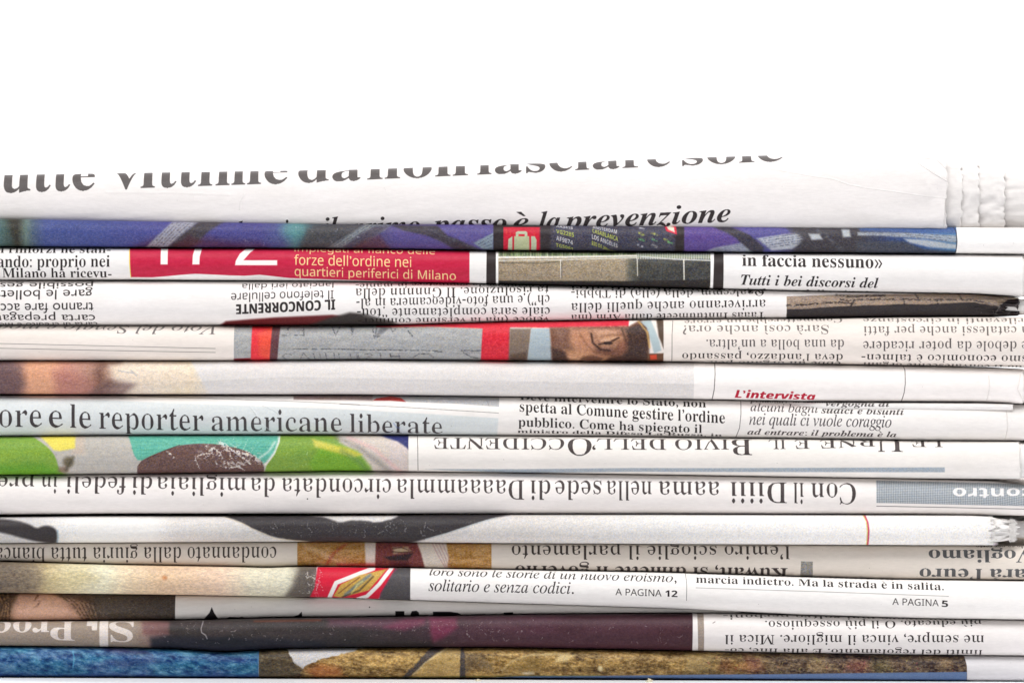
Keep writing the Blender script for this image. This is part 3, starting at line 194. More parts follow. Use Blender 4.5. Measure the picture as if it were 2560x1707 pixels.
[119912,100,398,58,66,-11,24,3,23,8,21,14,21,20,20,25,20,31,-4,-17,-3,-16,-1,-15,6,-30,16,-17,27,-6,20,3,19,9,18,14,39,46,22,32,-19,13,-22,-33,-9,-11,-15,-12,-14,2,7,46,126,462,-57,-10,-28,-4,-79,-9,0,-22,15,0,11,-2,9,-3,6,-4,3,-7,2,-9,-4,-29,-3,-7,-29,-104,-18,11,-20,6,-21,2,-34,-5,-34,-15,-34,-25,-22,-21,-19,-23,-18,-24,-15,-26,-13,-27,-10,-27,-8,-27,-5,-26,-1,-25,2,-33,8,-27,12,-21,17,-16,20,-9,35,114,50,-10,1,-8,4,-7,6,-6,9,-3,11,-1,13,1,17,3,19,11,42,8,21,9,22,10,21,11,21,11,19,11,17,12,15,12,12,12,10,11,6,10,2,16,-5,10,-14,3,-22,-3,-31,-4,-19,-11,-42,-8,-22,-18,-44,-10,-21,-11,-19,-12,-16,-12,-14,-12,-11,-12,-6],
[119912,101,321,46,104,-11,58,12,51,37,42,61,-22,15,-29,-40,-29,-24,-29,-8,-17,2,-14,6,-11,9,-9,13,-5,15,-1,18,0,14,2,15,3,14,62,14,50,20,40,25,28,28,17,29,6,31,-3,21,-8,18,-12,15,-18,11,-21,7,-25,2,-27,-3,-26,-7,-27,-13,-25,-17,-24,-20,-22,-23,-20,-26,-18,-27,-14,-29,-11,-29,-7,-29,-2,-29,4,-38,10,-31,18,-26,24,-18,28,-11,19,100,174,14,51,17,42,19,33,18,24,18,14,18,4,13,-3,6,-5,4,-6,3,-9,-1,-29,-6,-18,-9,-19,-13,-18,-15,-16,-19,-15,-20,-13,-23,-9],
[119912,102,230,77,-78,-166,34,4,30,11,27,18,24,25,21,33,19,41,17,48,17,57,15,63,41,194,68,0,5,33,-68,0,13,55,14,45,13,33,13,23,15,14,15,4,7,-1,5,-3,-9,-25,-3,-14,1,-10,4,-8,7,-8,8,-7,19,-5,24,5,13,15,5,24,-2,17,-8,15,-12,13,-17,9,-20,6,-25,2,-37,-6,-34,-16,-31,-28,-29,-38,-23,-50,-20,-61,-56,0,-6,-33,55,0,-41,-204,-8,-45,-24,-107,-8,-27,-14,-40,-16,-27,-10,-10,-10,-5,-10,-2,-8,1,-4,4,8,24,3,16,-1,11,-4,9,-6,7,-7,6,-9,3,-10,1,-11,-1,-10,-4,-9,-7,-6,-9,-4,-11,-1,-12,2,-17,7,-16,11,-13,14,-10,17,-7],
[119912,103,355,77,92,-166,35,2,32,5,29,9,26,12,22,14,18,17,13,20,8,21,3,23,-3,20,-7,17,-11,16,-11,10,-13,9,-17,9,-18,8,-37,14,-50,15,-18,7,-11,8,-4,10,3,9,7,8,11,9,28,-2,14,0,31,2,29,7,27,10,24,14,21,18,18,20,13,22,8,25,-1,54,45,0,4,34,-70,0,-34,21,-37,13,-41,5,-30,-2,-27,-7,-27,-11,-23,-15,-21,-18,-17,-20,-12,-22,-8,-24,-3,-25,2,-19,5,-16,7,-15,11,-13,15,-13,18,-13,-22,-13,-18,-12,-14,-12,-10,-12,-5,-13,-2,-13,5,-19,14,-18,23,-18,-31,-11,-25,-12,-19,-13,-14,-14,-8,-17,-3,-18,5,-24,13,-20,22,-18,30,-14,38,-8,24,138,149,-20,5,-12,15,-4,26,2,23,4,23,6,23,9,21,10,19,12,16,13,12,13,8,15,2,19,-5,11,-16,4,-27,-1,-25,-4,-23,-7,-22,-8,-21,-10,-18,-12,-15,-13,-12,-13,-7,21,101,-139,-25,2,-22,6,-19,11,-14,13,-9,16,-3,17,7,26,21,23,35,20,39,-12,31,-11,23,-10,15,-11,10,-14,3,-15,-3,-16,-8,-14,-14,-13,-18,-10,-23,-6],
[119912,104,426,56,250,-11,44,13,44,39,44,65,-18,11,-25,-37,-19,-22,-14,-7,-8,2,-4,6,4,31,38,112,14,45,8,35,3,27,-7,33,-20,20,-33,7,-28,-4,-27,-11,-26,-18,-26,-26,-28,-34,-29,-42,86,326,-33,-6,-31,-5,-28,-5,-51,-6,-23,-1,0,-22,25,0,10,-2,7,-3,7,-11,-8,-53,-120,-446,97,0,22,81,27,74,32,65,33,50,32,30,29,10,9,-1,5,-6,2,-9,-1,-8,-7,-22,-37,-112,-15,-52,-5,-21,-3,-17,-1,-13,6,-34,17,-20],
[119912,105,231,24,157,442,14,2,12,5,11,9,9,11,5,12,2,14,-2,14,-5,13,-9,11,-11,8,-12,5,-14,2,-14,-2,-13,-5,-11,-8,-8,-11,-5,-13,-2,-14,2,-14,5,-12,8,-11,11,-9,13,-5,31,58,-10,44,12,42,35,41,59,-16,11,-23,-31,-18,-19,-15,-7,-7,2,-5,5,-1,9,6,36,72,267,-23,-4,-24,-5,-79,-12,-30,-3,1,-20,7,0,19,-3,11,-7,3,-13,-10,-51,-41,-147,-5,-17,-6,-31,1,-24,6,-14,8,-12,11,-9,15,-5],
[119912,106,212,24,162,442,13,2,13,5,11,9,8,11,6,12,1,14,-1,14,-6,13,-8,11,-11,8,-13,5,-13,2,-15,-2,-12,-5,-11,-8,-9,-11,-5,-13,-2,-14,2,-14,5,-12,9,-11,11,-9,12,-5,45,-78,-167,42,5,36,17,30,28,25,40,23,52,20,63,84,331,-23,-4,-24,-5,-79,-12,-30,-3,1,-20,7,0,19,-3,11,-7,-85,-365,-8,-29,-8,-22,-8,-17,-9,-12,-10,-8,-13,-2,-9,1,-5,3,-2,5,11,20,3,16,-1,10,-4,9,-6,7,-8,6,-9,3,-11,2,-12,-2,-10,-4,-8,-6,-6,-9,-4,-11,-1,-13,2,-18,8,-15,12,-13,17,-10,19,-6],
[119912,107,385,53,243,-11,37,11,35,34,33,56,-18,9,-15,-27,-14,-17,-15,-5,-12,5,-11,15,-10,24,-5,16,-9,42,-5,26,-4,30,-5,32,29,25,26,20,21,17,77,39,0,21,-163,0,0,-21,23,-3,12,-6,3,-6,1,-8,-3,-10,-9,-14,-15,-16,-77,-64,-24,-18,97,364,-33,-6,-31,-5,-28,-5,-51,-6,-23,-1,0,-22,25,0,10,-2,7,-3,7,-11,-8,-53,-120,-446,97,0,39,150,28,21,13,-67,14,-49,14,-32,16,-19,20,-11],
[119912,108,206,33,47,-11,23,3,21,8,20,14,19,21,21,26,21,33,-16,12,-23,-32,-19,-19,-15,-6,-7,1,-4,6,-2,8,8,38,124,458,-48,-8,-52,-8,-56,-8,0,-20,8,0,18,-2,11,-8,4,-12,-1,-11,-10,-41,-94,-341,-10,-54,2,-17,5,-14,9,-12,11,-8,15,-6],
[119912,109,625,90,453,-10,22,3,21,9,20,15,20,20,21,27,22,32,-17,12,-12,-17,-6,-7,-20,-26,-8,-4,-8,-2,-7,2,-4,5,41,144,14,45,8,35,3,27,-6,32,-20,20,-34,7,-25,-3,-25,-9,-23,-15,-24,-21,-25,-28,-25,-35,5,22,3,17,1,13,-7,32,-20,20,-33,7,-29,-4,-27,-11,-27,-19,-26,-26,-28,-35,-30,-44,42,139,-58,-10,-53,-8,-49,-6,2,-20,7,0,18,-3,11,-7,4,-13,-12,-51,-67,-251,95,0,12,46,12,42,14,40,15,36,15,33,16,29,17,27,16,21,16,16,15,12,14,7,14,2,8,-2,5,-5,2,-10,-3,-16,-4,-13,-80,-265,92,0,24,74,27,75,27,60,27,45,26,32,25,19,23,6,8,-2,5,-5,2,-10,-3,-17,-31,-94,-19,-58,-7,-24,-5,-21,-3,-17,-1,-13,6,-33,18,-20],
[119912,110,426,64,254,-11,22,3,20,9,20,15,20,20,22,27,22,32,-18,12,-11,-17,-18,-24,-8,-8,-8,-5,-7,-2,-8,2,-4,6,-2,9,5,17,14,45,24,72,15,48,5,19,6,40,-7,33,-20,20,-33,7,-29,-4,-27,-11,-27,-19,-26,-26,-28,-35,-30,-44,42,139,-58,-10,-53,-8,-49,-6,2,-20,7,0,18,-3,11,-7,4,-13,-12,-51,-67,-251,95,0,12,46,12,42,14,40,15,36,15,33,16,29,33,47,30,28,29,9,8,-1,5,-6,2,-9,-7,-30,-28,-82,-10,-30,-15,-52,-5,-21,-3,-17,-1,-13,6,-34,18,-20],
[119912,111,376,36,114,-11,30,2,29,8,27,13,26,17,24,20,22,24,19,26,17,27,13,29,10,29,6,29,2,29,-4,36,-11,31,-19,26,-26,19,-32,11,-38,4,-28,-3,-27,-7,-26,-13,-25,-16,-24,-20,-22,-23,-19,-26,-17,-27,-14,-29,-11,-29,-6,-30,-2,-29,4,-37,12,-31,20,-25,26,-20,30,-11,33,123,16,-22,6,-14,18,-5,30,1,19,2,21,4,22,5,24,6,24,16,49,9,23,20,41,12,17,11,14,12,11,13,6,12,2,22,-6,13,-19,5,-32,-1,-17,-2,-19,-4,-22,-5,-23,-6,-24,-7,-24,-18,-47,-10,-22,-10,-20,-11,-17,-12,-15,-12,-11,-12,-7],
[119912,112,393,52,-94,-166,196,0,0,21,-29,4,-9,3,-6,5,-4,7,-1,23,2,11,3,10,24,89,16,-10,18,-6,20,-2,26,3,27,8,25,14,25,18,24,22,22,26,20,28,17,30,14,32,10,33,6,32,2,32,-2,31,-8,25,-12,20,-17,14,-20,9,-24,3,-41,-9,-41,-27,-41,-45,24,81,-46,-8,-25,-3,-82,-12,0,-20,14,-1,19,-4,9,-11,1,-9,-5,-29,-92,-356,-9,-30,-10,-15,-7,-7,-8,-4,-11,-3,-14,-1,29,122,18,-16,3,-10,9,-3,15,1,11,3,16,5,21,21,77,28,79,34,47,38,16,9,-1,7,-4,7,-7,4,-9,3,-11,1,-14,0,-15,-3,-18,-4,-19,-6,-22,-15,-44,-18,-43,-11,-20,-12,-19,-12,-16,-12,-14,-13,-10,-13,-6],
[119912,113,382,47,89,-166,197,0,0,21,-16,1,-13,3,-9,4,-6,6,-4,8,-1,11,3,21,4,17,116,436,-93,0,-5,-20,-20,15,-21,9,-23,3,-33,-5,-33,-15,-33,-25,-21,-21,-19,-23,-17,-24,-16,-26,-13,-27,-10,-27,-8,-27,-5,-26,-1,-25,2,-33,8,-27,12,-21,16,-16,20,-9,24,-3,24,2,21,7,20,12,18,16,19,21,18,27,-43,-163,-4,-14,-9,-22,-10,-12,-24,-7,-12,0,32,122,50,-20,4,-11,15,-4,25,2,22,5,27,9,32,6,18,15,36,10,18,9,18,21,32,11,14,11,11,11,9,11,5,10,2,16,-5,10,-12,3,-21,-1,-17,-2,-19,-9,-42,-7,-22,-8,-22,-18,-43,-11,-20,-11,-18,-11,-16,-12,-13,-12,-10,-12,-6],
[119912,114,310,43,-17,0,95,0,11,41,12,39,12,36,12,33,13,31,13,28,25,44,21,26,17,9,8,-4,12,-13,13,-8,15,-3,14,2,11,5,9,8,7,12,4,13,2,16,-5,30,-15,18,-24,6,-10,-1,-10,-3,-11,-5,-10,-7,-20,-19,-21,-27,-11,-17,-23,-41,-13,-24,44,144,-58,-10,-53,-8,-49,-6,2,-20,7,0,18,-3,11,-7,4,-13,-12,-51],
[119912,115,301,66,108,-11,22,1,20,5,19,8,17,11,14,13,11,15,9,18,5,18,1,20,0,13,-3,14,-5,13,-6,13,-15,27,-68,86,-10,21,-4,19,2,10,4,9,7,9,9,6,10,4,12,1,35,-11,25,-32,16,-54,21,-2,18,122,-21,0,-6,-8,-8,-5,-25,1,-29,8,-25,4,-22,2,-28,-3,-25,-9,-21,-15,-17,-20,-10,-23,-3,-27,1,-16,4,-17,7,-17,9,-18,12,-19,46,-58,23,-34,6,-20,0,-10,-5,-25,-15,-15,-25,-5,-42,12,-28,36,-12,61,-23,4,-21,-135,21,-3,7,9,9,6,10,2,16,-3,28,-10,25,-5],
[119912,116,220,29,36,-11,24,3,23,9,22,16,22,22,22,28,22,34,-18,12,-26,-36,-20,-21,-15,-7,-7,2,-4,6,10,65,59,204,64,0,8,32,-63,0,34,116,-33,0,-43,-54,-48,-40,-54,-26,0,-28,39,0,-67,-243,-5,-37,6,-32,18,-19],
[119912,117,426,57,55,-11,28,3,27,11,26,19,26,25,27,34,27,41,-8,-37,-5,-25,-1,-12,1,-17,5,-15,8,-12,11,-8,14,-5,15,-2,22,3,21,9,20,15,20,21,21,27,22,32,-17,12,-39,-50,-15,-6,-13,16,9,35,26,97,43,158,-95,0,-23,-84,-27,-75,-33,-64,-33,-49,-31,-29,-28,-10,-9,2,-5,5,-2,9,6,31,78,275,-31,-5,-28,-5,-54,-8,-47,-6,1,-20,7,0,19,-3,11,-7,3,-13,-1,-12,-3,-17,-6,-22,-45,-162,-6,-40,7,-34,20,-20],
[119912,118,338,52,57,-11,17,1,42,42,58,61,46,56,36,50,26,45,15,39,5,33,-1,15,-4,13,-8,10,-9,8,-12,5,-13,2,-13,-2,-11,-4,-10,-7,-7,-9,-5,-12,-1,-13,2,-11,6,-12,19,-24,6,-11,2,-10,-2,-12,-8,-18,-21,-37,-10,-14,-25,-32,-14,-17,-17,-18,0,34,-1,58,-3,53,-5,48,-7,39,-7,23,-8,8,-117,-23,0,-20,8,0,17,-4,13,-18,10,-31,3,-22,3,-29,2,-37,2,-44,0,-51,1,-60],
[119912,119,500,49,57,-12,24,2,133,223,20,-225,23,2,35,40,98,119,59,95,20,70,-2,16,-4,14,-7,11,-10,9,-11,5,-14,1,-13,-1,-11,-5,-10,-7,-7,-10,-4,-11,-2,-13,3,-13,6,-12,21,-23,6,-10,2,-10,-2,-13,-20,-43,-8,-14,-21,-30,-43,-52,-25,266,-20,0,-125,-212,-8,118,-11,70,-14,24,-117,-23,0,-20,8,0,17,-5,13,-18,10,-32,3,-22,3,-29,2,-37,2,-44,0,-51,1,-58],
[119912,120,360,80,-2,-13,31,7,28,20,25,33,40,63,9,-38,10,-31,11,-23,14,-16,17,-10,19,-3,21,2,19,8,18,14,19,19,20,24,22,30,-16,12,-38,-41,-7,-4,-7,-2,-15,6,-12,17,-8,28,-24,116,14,19,11,16,32,39,7,3,64,-16,10,2,9,4,7,7,6,9,4,11,1,12,-1,13,-5,11,-7,9,-10,8,-11,4,-14,1,-21,-3,-20,-9,-19,-15,-20,-21,-21,-28,-23,-34,-9,47,-20,56,-8,4,-114,-14,-16,-3,0,-19,38,0,10,-3,6,-6,5,-9,5,-12,4,-17,25,-130,-42,-68,-8,-11,-9,-7,-15,-2,-8,3,-9,5,-20,7,-11,1,-12,-2,-11,-4,-9,-8,-7,-9,-4,-12,-2,-13,2,-13,5,-11,8,-10,10,-7,13,-4],
[119912,121,335,84,-35,-167,19,2,20,7,20,12,21,16,21,20,22,22,21,26,21,27,20,29,20,31,19,31,19,32,17,32,15,31,15,30,23,55,9,25,6,21,4,19,1,14,-1,16,-4,13,-7,11,-10,8,-12,4,-14,2,-14,-2,-12,-4,-10,-8,-8,-10,-4,-11,-2,-14,2,-14,8,-12,24,-21,8,-10,2,-12,-8,-36,-22,-53,-38,-72,-24,126,-18,86,-10,37,-11,22,-12,8,-28,-3,-58,-13,-13,-1,-13,-2,0,-21,10,1,12,-1,10,-3,8,-6,24,-66,5,-20,5,-23,6,-25,15,-79,4,-26,9,-64,-2,-43,-11,-21,-22,-30,-17,-15,-15,-9,-6,-1,-8,2,-12,5,-29,16,-13,5,-11,1,-12,-1,-11,-4,-10,-8,-7,-9,-5,-11,-1,-12,2,-14,5,-11,9,-10,12,-8,14,-5],
[119912,122,310,46,183,-62,25,3,21,7,17,12,13,16,8,16,3,18,-5,24,-14,14,-24,5,-12,-1,-10,-4,-8,-6,-6,-8,-4,-10,-14,-59,-11,9,-17,34,-11,19,-13,19,-16,17,-18,14,-22,10,226,271,-253,0,-34,-122,20,0,21,38,6,4,15,4,12,1,112,0,-230,-283,-1,-14,5,-4,19,4,9,8,10,7,9,4,9,1,12,-2,16,-7,39,-25,39,-21,18,-7,20,-4],
[119912,84,480,34,52,0,249,0,0,20,-19,2,-14,3,-11,4,-7,6,-4,8,-2,11,3,21,118,433,5,0,55,-14,35,-41,15,-70,23,0,23,154,-435,0,-30,-143,20,0,18,34,22,28,26,23,29,16,30,10,30,4,13,0,-117,-438,-6,-17,-8,-12,-11,-10,-13,-6,-16,-4,-21,-2],
[119912,46,175,12,87,89,24,-7,18,-17,6,-24,-6,-24,-18,-18,-24,-6,-24,6,-17,18,-7,24,7,24,17,17],
[119912,44,175,16,47,-94,0,15,21,24,10,32,-2,31,-20,6,-14,16,-5,23,6,23,17,16,24,6,30,-9,20,-27,7,-41,-10,-46,-31,-42],
[119912,58,175,12,87,366,24,-6,18,-17,6,-25,-6,-24,-18,-17,-24,-7,-24,7,-17,17,-7,24,7,25,17,17,12,87,89,24,-7,18,-17,6,-24,-6,-24,-18,-18,-24,-6,-24,6,-17,18,-7,24,7,24,17,17],
[119912,59,175,16,49,-92,0,15,23,28,9,28,0,30,-23,8,-14,16,-6,23,7,27,17,16,24,6,29,-10,18,-27,7,-38,-10,-54,-31,-42,12,135,318,-6,-24,-18,-17,-24,-7,-24,7,-17,17,-7,24,7,25,17,17,24,6,24,-6,18,-17],
[119912,45,258,4,226,214,0,-75,-194,0,0,75],
[119912,8217,175,16,47,356,0,15,23,28,9,28,0,30,-22,8,-15,16,-5,23,6,27,17,16,25,6,28,-10,19,-27,6,-38,-10,-54,-31,-42],
[119912,124,208,4,74,-184,0,730,60,0,0,-730],
[120224,97,449,48,172,-8,34,2,28,5,23,10,20,13,20,17,19,22,3,0,14,-61,51,0,0,292,-4,46,-13,36,-21,28,-29,19,-39,11,-48,4,-27,-1,-27,-4,-26,-6,-24,-7,-22,-9,-20,-10,22,-53,18,9,38,14,21,6,21,3,22,1,27,-2,21,-7,18,-12,13,-17,8,-25,2,-32,0,-26,-73,-2,-63,-6,-52,-12,-40,-20,-28,-26,-17,-33,-5,-40,4,-40,13,-32,21,-24,28,-17,32,-11,20,188,49,-22,2,-18,5,-16,10,-13,13,-7,18,-2,21,3,26,10,21,17,17,26,12,37,9,48,4,63,3,0,-39,-4,-38,-12,-31,-20,-23,-26,-17,-30,-10],
[120224,98,492,32,271,-8,50,6,42,19,36,31,27,43,17,56,5,67,-5,68,-17,55,-26,43,-36,31,-43,19,-50,6,-31,-2,-28,-6,-23,-10,-20,-14,-17,-15,-14,-17,-4,0,4,53,0,183,-70,0,0,-608,50,0,15,54,5,0,14,-16,17,-15,20,-13,23,-10,28,-6,20,261,50,-42,5,-32,14,-23,23,-14,33,-9,40,0,102,9,40,15,31,22,22,31,13,41,5,65,-18,38,-55,13,-90,-3,-49,-9,-41,-16,-32,-22,-24,-29,-14],
[120224,99,384,50,240,-8,23,1,21,2,19,3,33,10,14,7,0,63,-15,-7,-16,-6,-18,-5,-19,-4,-20,-2,-23,-1,-37,4,-31,14,-23,23,-18,32,-10,39,-3,48,14,90,42,54,70,18,15,-1,16,-2,17,-3,31,-9,14,-5,22,59,-14,6,-36,10,-21,4,-21,2,-21,1,-37,-3,-34,-8,-32,-12,-28,-19,-24,-24,-20,-30,-14,-37,-9,-42,-3,-50,3,-48,8,-41,14,-36,19,-29,23,-24,28,-19,31,-13,34,-7],
[120224,100,492,32,220,-8,32,2,27,7,23,10,20,14,17,15,15,18,3,0,10,-58,57,0,0,608,-70,0,0,-191,4,-43,-4,0,-15,16,-17,15,-20,13,-23,11,-27,6,-31,2,-50,-6,-43,-19,-36,-32,-26,-43,-17,-56,-5,-67,5,-68,16,-55,27,-43,36,-31,42,-19,25,231,50,-35,5,-29,14,-22,24,-16,32,-9,40,-3,47,3,47,9,41,16,33,22,25,29,15,34,5,43,-4,32,-15,23,-23,15,-33,8,-41,3,-49,0,-13,-3,-46,-9,-37,-15,-29,-23,-21,-32,-12],
[120224,101,451,47,250,-8,28,1,26,2,22,4,22,5,21,7,22,9,0,62,-22,-9,-22,-8,-43,-10,-24,-2,-26,-1,-40,4,-33,13,-27,21,-20,29,-12,37,-5,45,293,0,0,42,-2,37,-7,34,-12,31,-16,27,-20,23,-25,18,-28,13,-31,8,-35,3,-37,-3,-33,-9,-30,-15,-26,-21,-23,-26,-17,-31,-14,-36,-7,-40,-3,-45,3,-45,9,-40,14,-35,20,-30,24,-25,29,-19,33,-14,35,-8,13,118,257,7,35,11,30,17,25,22,18,27,11,31,3,32,-4,26,-11,20,-19,14,-25,9,-29,3,-34],
[120224,102,275,30,87,0,71,0,0,374,108,0,0,55,-108,0,0,28,2,30,5,25,10,19,13,13,18,8,21,2,23,-1,41,-11,19,56,-23,7,-14,3,-30,4,-17,0,-40,-4,-34,-12,-28,-20,-20,-30,-13,-40,-4,-50,0,-25,-75,-24,0,-33,75,0],
[120224,103,492,46,232,-192,60,5,48,16,37,25,26,36,16,47,5,56,0,436,-56,0,-10,-57,-4,0,-17,20,-19,16,-22,13,-23,9,-26,5,-27,2,-51,-7,-43,-20,-35,-34,-26,-45,-16,-54,-5,-63,5,-65,16,-55,26,-44,35,-32,43,-20,52,-6,54,7,45,22,34,36,3,0,-3,-70,-3,-35,-11,-29,-17,-24,-24,-18,-29,-11,-34,-4,-60,4,-53,11,-45,19,0,-65,43,-15,52,-9,25,231,50,-34,4,-29,14,-22,24,-16,32,-10,40,-3,49,3,49,10,40,16,33,23,24,28,14,33,5,39,-5,32,-12,24,-21,17,-31,10,-42,3,-53,0,-17,-3,-47,-10,-38,-16,-28,-24,-19,-32,-12],
[120224,104,494,32,68,0,70,0,0,222,3,46,9,38,15,31,23,23,33,13,43,5,53,-12,32,-34,11,-58,0,-274,70,0,0,279,-5,50,-13,40,-22,30,-30,20,-39,13,-48,4,-27,-2,-26,-5,-24,-10,-22,-13,-19,-16,-16,-20,-5,0,3,19,1,20,0,199,-70,0],
[120224,105,206,23,104,500,10,1,10,4,8,6,7,9,4,11,2,14,-2,14,-4,11,-7,9,-8,6,-20,5,-11,-2,-10,-3,-9,-6,-6,-9,-4,-11,-2,-14,2,-14,4,-11,6,-9,9,-6,10,-4,4,68,0,70,0,0,429,-70,0],
[120224,106,206,23,104,500,10,1,10,4,8,6,7,9,4,11,2,14,-2,14,-4,11,-7,9,-8,6,-20,5,-11,-2,-10,-3,-9,-6,-6,-9,-4,-11,-2,-14,2,-14,4,-11,6,-9,9,-6,10,-4,21,18,-192,38,4,31,11,23,19,16,26,9,31,3,37,0,493,-70,0,0,-495,-2,-24,-5,-17,-10,-13,-12,-7,-14,-5,-16,-2,-19,1,-34,7,0,-56,37,-9,12,-1],
[120224,107,427,14,68,0,70,0,0,158,48,42,149,-200,85,0,-186,246,174,183,-82,0,-137,-145,-51,-63,-4,0,4,387,-70,0],
[120224,108,206,4,68,0,70,0,0,608,-70,0],
[120224,109,748,52,68,0,70,0,0,222,3,47,8,38,14,31,21,22,30,13,39,5,49,-12,29,-34,10,-56,0,-276,69,0,0,237,3,42,9,35,15,28,22,20,30,12,37,4,49,-12,29,-34,10,-56,0,-276,69,0,0,279,-4,51,-12,40,-20,30,-28,20,-36,13,-45,4,-27,-2,-26,-6,-25,-10,-23,-14,-20,-18,-16,-22,-4,0,-28,40,-44,24,-59,8,-26,-2,-24,-5,-23,-10,-21,-12,-18,-17,-15,-21,-4,0,-10,59,-57,0],
[120224,110,494,30,68,0,70,0,0,222,3,47,9,38,16,31,23,22,32,13,43,5,53,-12,32,-34,11,-58,0,-274,70,0,0,279,-5,51,-13,40,-22,30,-30,20,-39,13,-47,4,-26,-2,-26,-5,-25,-10,-23,-12,-19,-17,-16,-21,-4,0,-10,59,-57,0],
[120224,111,484,30,241,-8,57,6,49,20,40,32,30,45,18,55,6,65,-3,45,-8,40,-14,36,-19,30,-24,25,-27,20,-31,14,-34,9,-38,3,-57,-7,-48,-19,-40,-32,-30,-44,-18,-54,-6,-66,3,-45,8,-40,15,-36,19,-31,23,-25,28,-20,31,-14,33,-9,24,242,50,-39,5,-32,15,-24,25,-17,33,-10,40,-3,47,3,47,10,40,16,32,24,24,32,15,40,5,39,-5,32,-15,25,-24,16,-32,11,-40,3,-47,-3,-47,-11,-40,-16,-33,-24,-25,-32,-15],
[120224,112,492,31,68,-192,70,0,-4,246,4,0,14,-15,17,-15,20,-13,24,-11,27,-6,31,-2,50,6,43,19,36,32,26,44,17,55,5,67,-5,68,-17,56,-26,43,-36,30,-43,19,-49,6,-32,-2,-28,-7,-23,-10,-20,-14,-16,-16,-15,-18,-3,0,-9,59,-58,0,28,261,50,-42,5,-32,14,-23,24,-14,33,-9,40,-3,49,0,14,4,46,10,37,15,29,22,20,31,13,39,4,36,-5,29,-15,23,-24,16,-33,9,-39,3,-46,-1,-31,-4,-28,-7,-26,-10,-23,-12,-20,-16,-16,-18,-12,-22,-7],
[120224,113,492,31,354,-192,70,0,0,621,-56,0,-10,-59,-4,0,-14,18,-17,16,-20,14,-23,10,-28,7,-31,2,-49,-6,-43,-19,-36,-32,-27,-43,-17,-56,-5,-67,5,-68,17,-55,26,-43,36,-31,42,-19,48,-6,32,2,28,7,24,10,20,14,17,15,14,18,5,0,25,232,50,-36,5,-29,14,-22,24,-16,32,-9,40,-3,47,3,47,9,41,16,33,22,25,28,15,35,5,42,-4,32,-14,23,-24,15,-32,9,-41,3,-50,0,-15,-3,-45,-10,-38,-15,-28,-23,-20,-31,-13],
[120224,114,330,24,68,0,70,0,0,229,2,27,6,26,10,22,12,20,16,17,18,14,19,10,21,6,21,2,47,-6,8,65,-50,5,-29,-3,-25,-9,-24,-14,-20,-18,-18,-20,-15,-23,-3,0,-8,79,-58,0],
[120224,115,383,79,176,-8,49,4,41,10,35,18,26,25,15,31,5,38,-1,22,-6,19,-8,17,-12,14,-14,13,-18,11,-21,11,-49,21,-47,19,-18,8,-15,8,-11,8,-9,8,-5,9,-4,10,-1,11,3,15,7,13,13,10,17,8,22,5,27,1,20,-1,21,-2,39,-10,37,-14,24,56,-20,8,-21,7,-22,6,-23,4,-25,3,-25,1,-45,-3,-39,-10,-33,-17,-24,-22,-15,-28,-5,-34,2,-22,5,-19,9,-16,12,-15,15,-12,18,-12,45,-21,27,-11,26,-10,39,-19,13,-8,11,-9,7,-8,5,-9,3,-10,1,-10,-2,-18,-8,-15,-14,-13,-19,-10,-26,-5,-32,-2,-25,1,-25,4,-24,6,-23,7,-21,8,-18,8,0,-64,17,-8,40,-12,23,-4,26,-2],
[120224,116,289,32,199,-8,13,0,40,6,11,3,8,4,0,53,-60,-8,-18,2,-16,6,-14,10,-11,15,-6,20,-2,23,0,248,124,0,0,55,-124,0,0,98,-42,0,-28,-91,-61,-28,0,-34,61,0,0,-249,2,-32,5,-27,10,-22,13,-17,15,-14,18,-9,20,-7,20,-4],
[120224,117,494,30,219,-8,27,2,27,5,25,9,22,12,20,16,15,21,3,0,11,-57,57,0,0,429,-70,0,0,-223,-3,-47,-9,-38,-16,-31,-23,-22,-33,-13,-42,-5,-53,12,-32,34,-11,57,0,276,-71,0,0,-281,5,-49,13,-40,21,-30,31,-20,39,-13],
[120224,118,406,17,162,0,81,0,163,429,-75,0,-91,-253,-8,-25,-15,-41,-7,-27,-4,-11,-2,-10,-3,0,-8,34,-8,27,-14,41,-5,12,-91,253,-75,0],
[120224,119,629,34,126,1,80,0,84,263,12,43,10,49,3,0,17,-70,6,-22,7,-22,73,-241,83,0,119,429,-72,0,-60,-229,-18,-72,-9,-40,-2,-15,-3,0,-17,76,-12,38,-73,242,-77,0,-76,-242,-8,-25,-3,-15,-4,-14,-14,-61,-3,0,-11,58,-6,24,-5,23,-6,23,-59,229,-73,0],
[120224,120,423,12,14,0,80,0,118,171,117,-171,80,0,-156,219,148,210,-79,0,-110,-162,-110,162,-80,0,148,-210],
[120224,121,408,26,67,-192,39,4,32,12,27,20,22,27,20,32,16,38,185,488,-76,0,-87,-243,-8,-22,-29,-96,-3,0,-4,18,-24,78,-101,265,-75,0,173,-431,-32,-78,-12,-18,-14,-16,-17,-11,-20,-7,-23,-2,-47,4,0,-56],
[120224,122,376,10,31,0,314,0,0,54,-233,0,227,322,0,53,-294,0,0,-55,217,0,-231,-328],
[120224,65,511,8,0,0,73,0,68,177,226,0,69,-177,74,0,-222,574,-65,0,6,165,241,65,173,12,37,12,48,28,-85,64,-173],
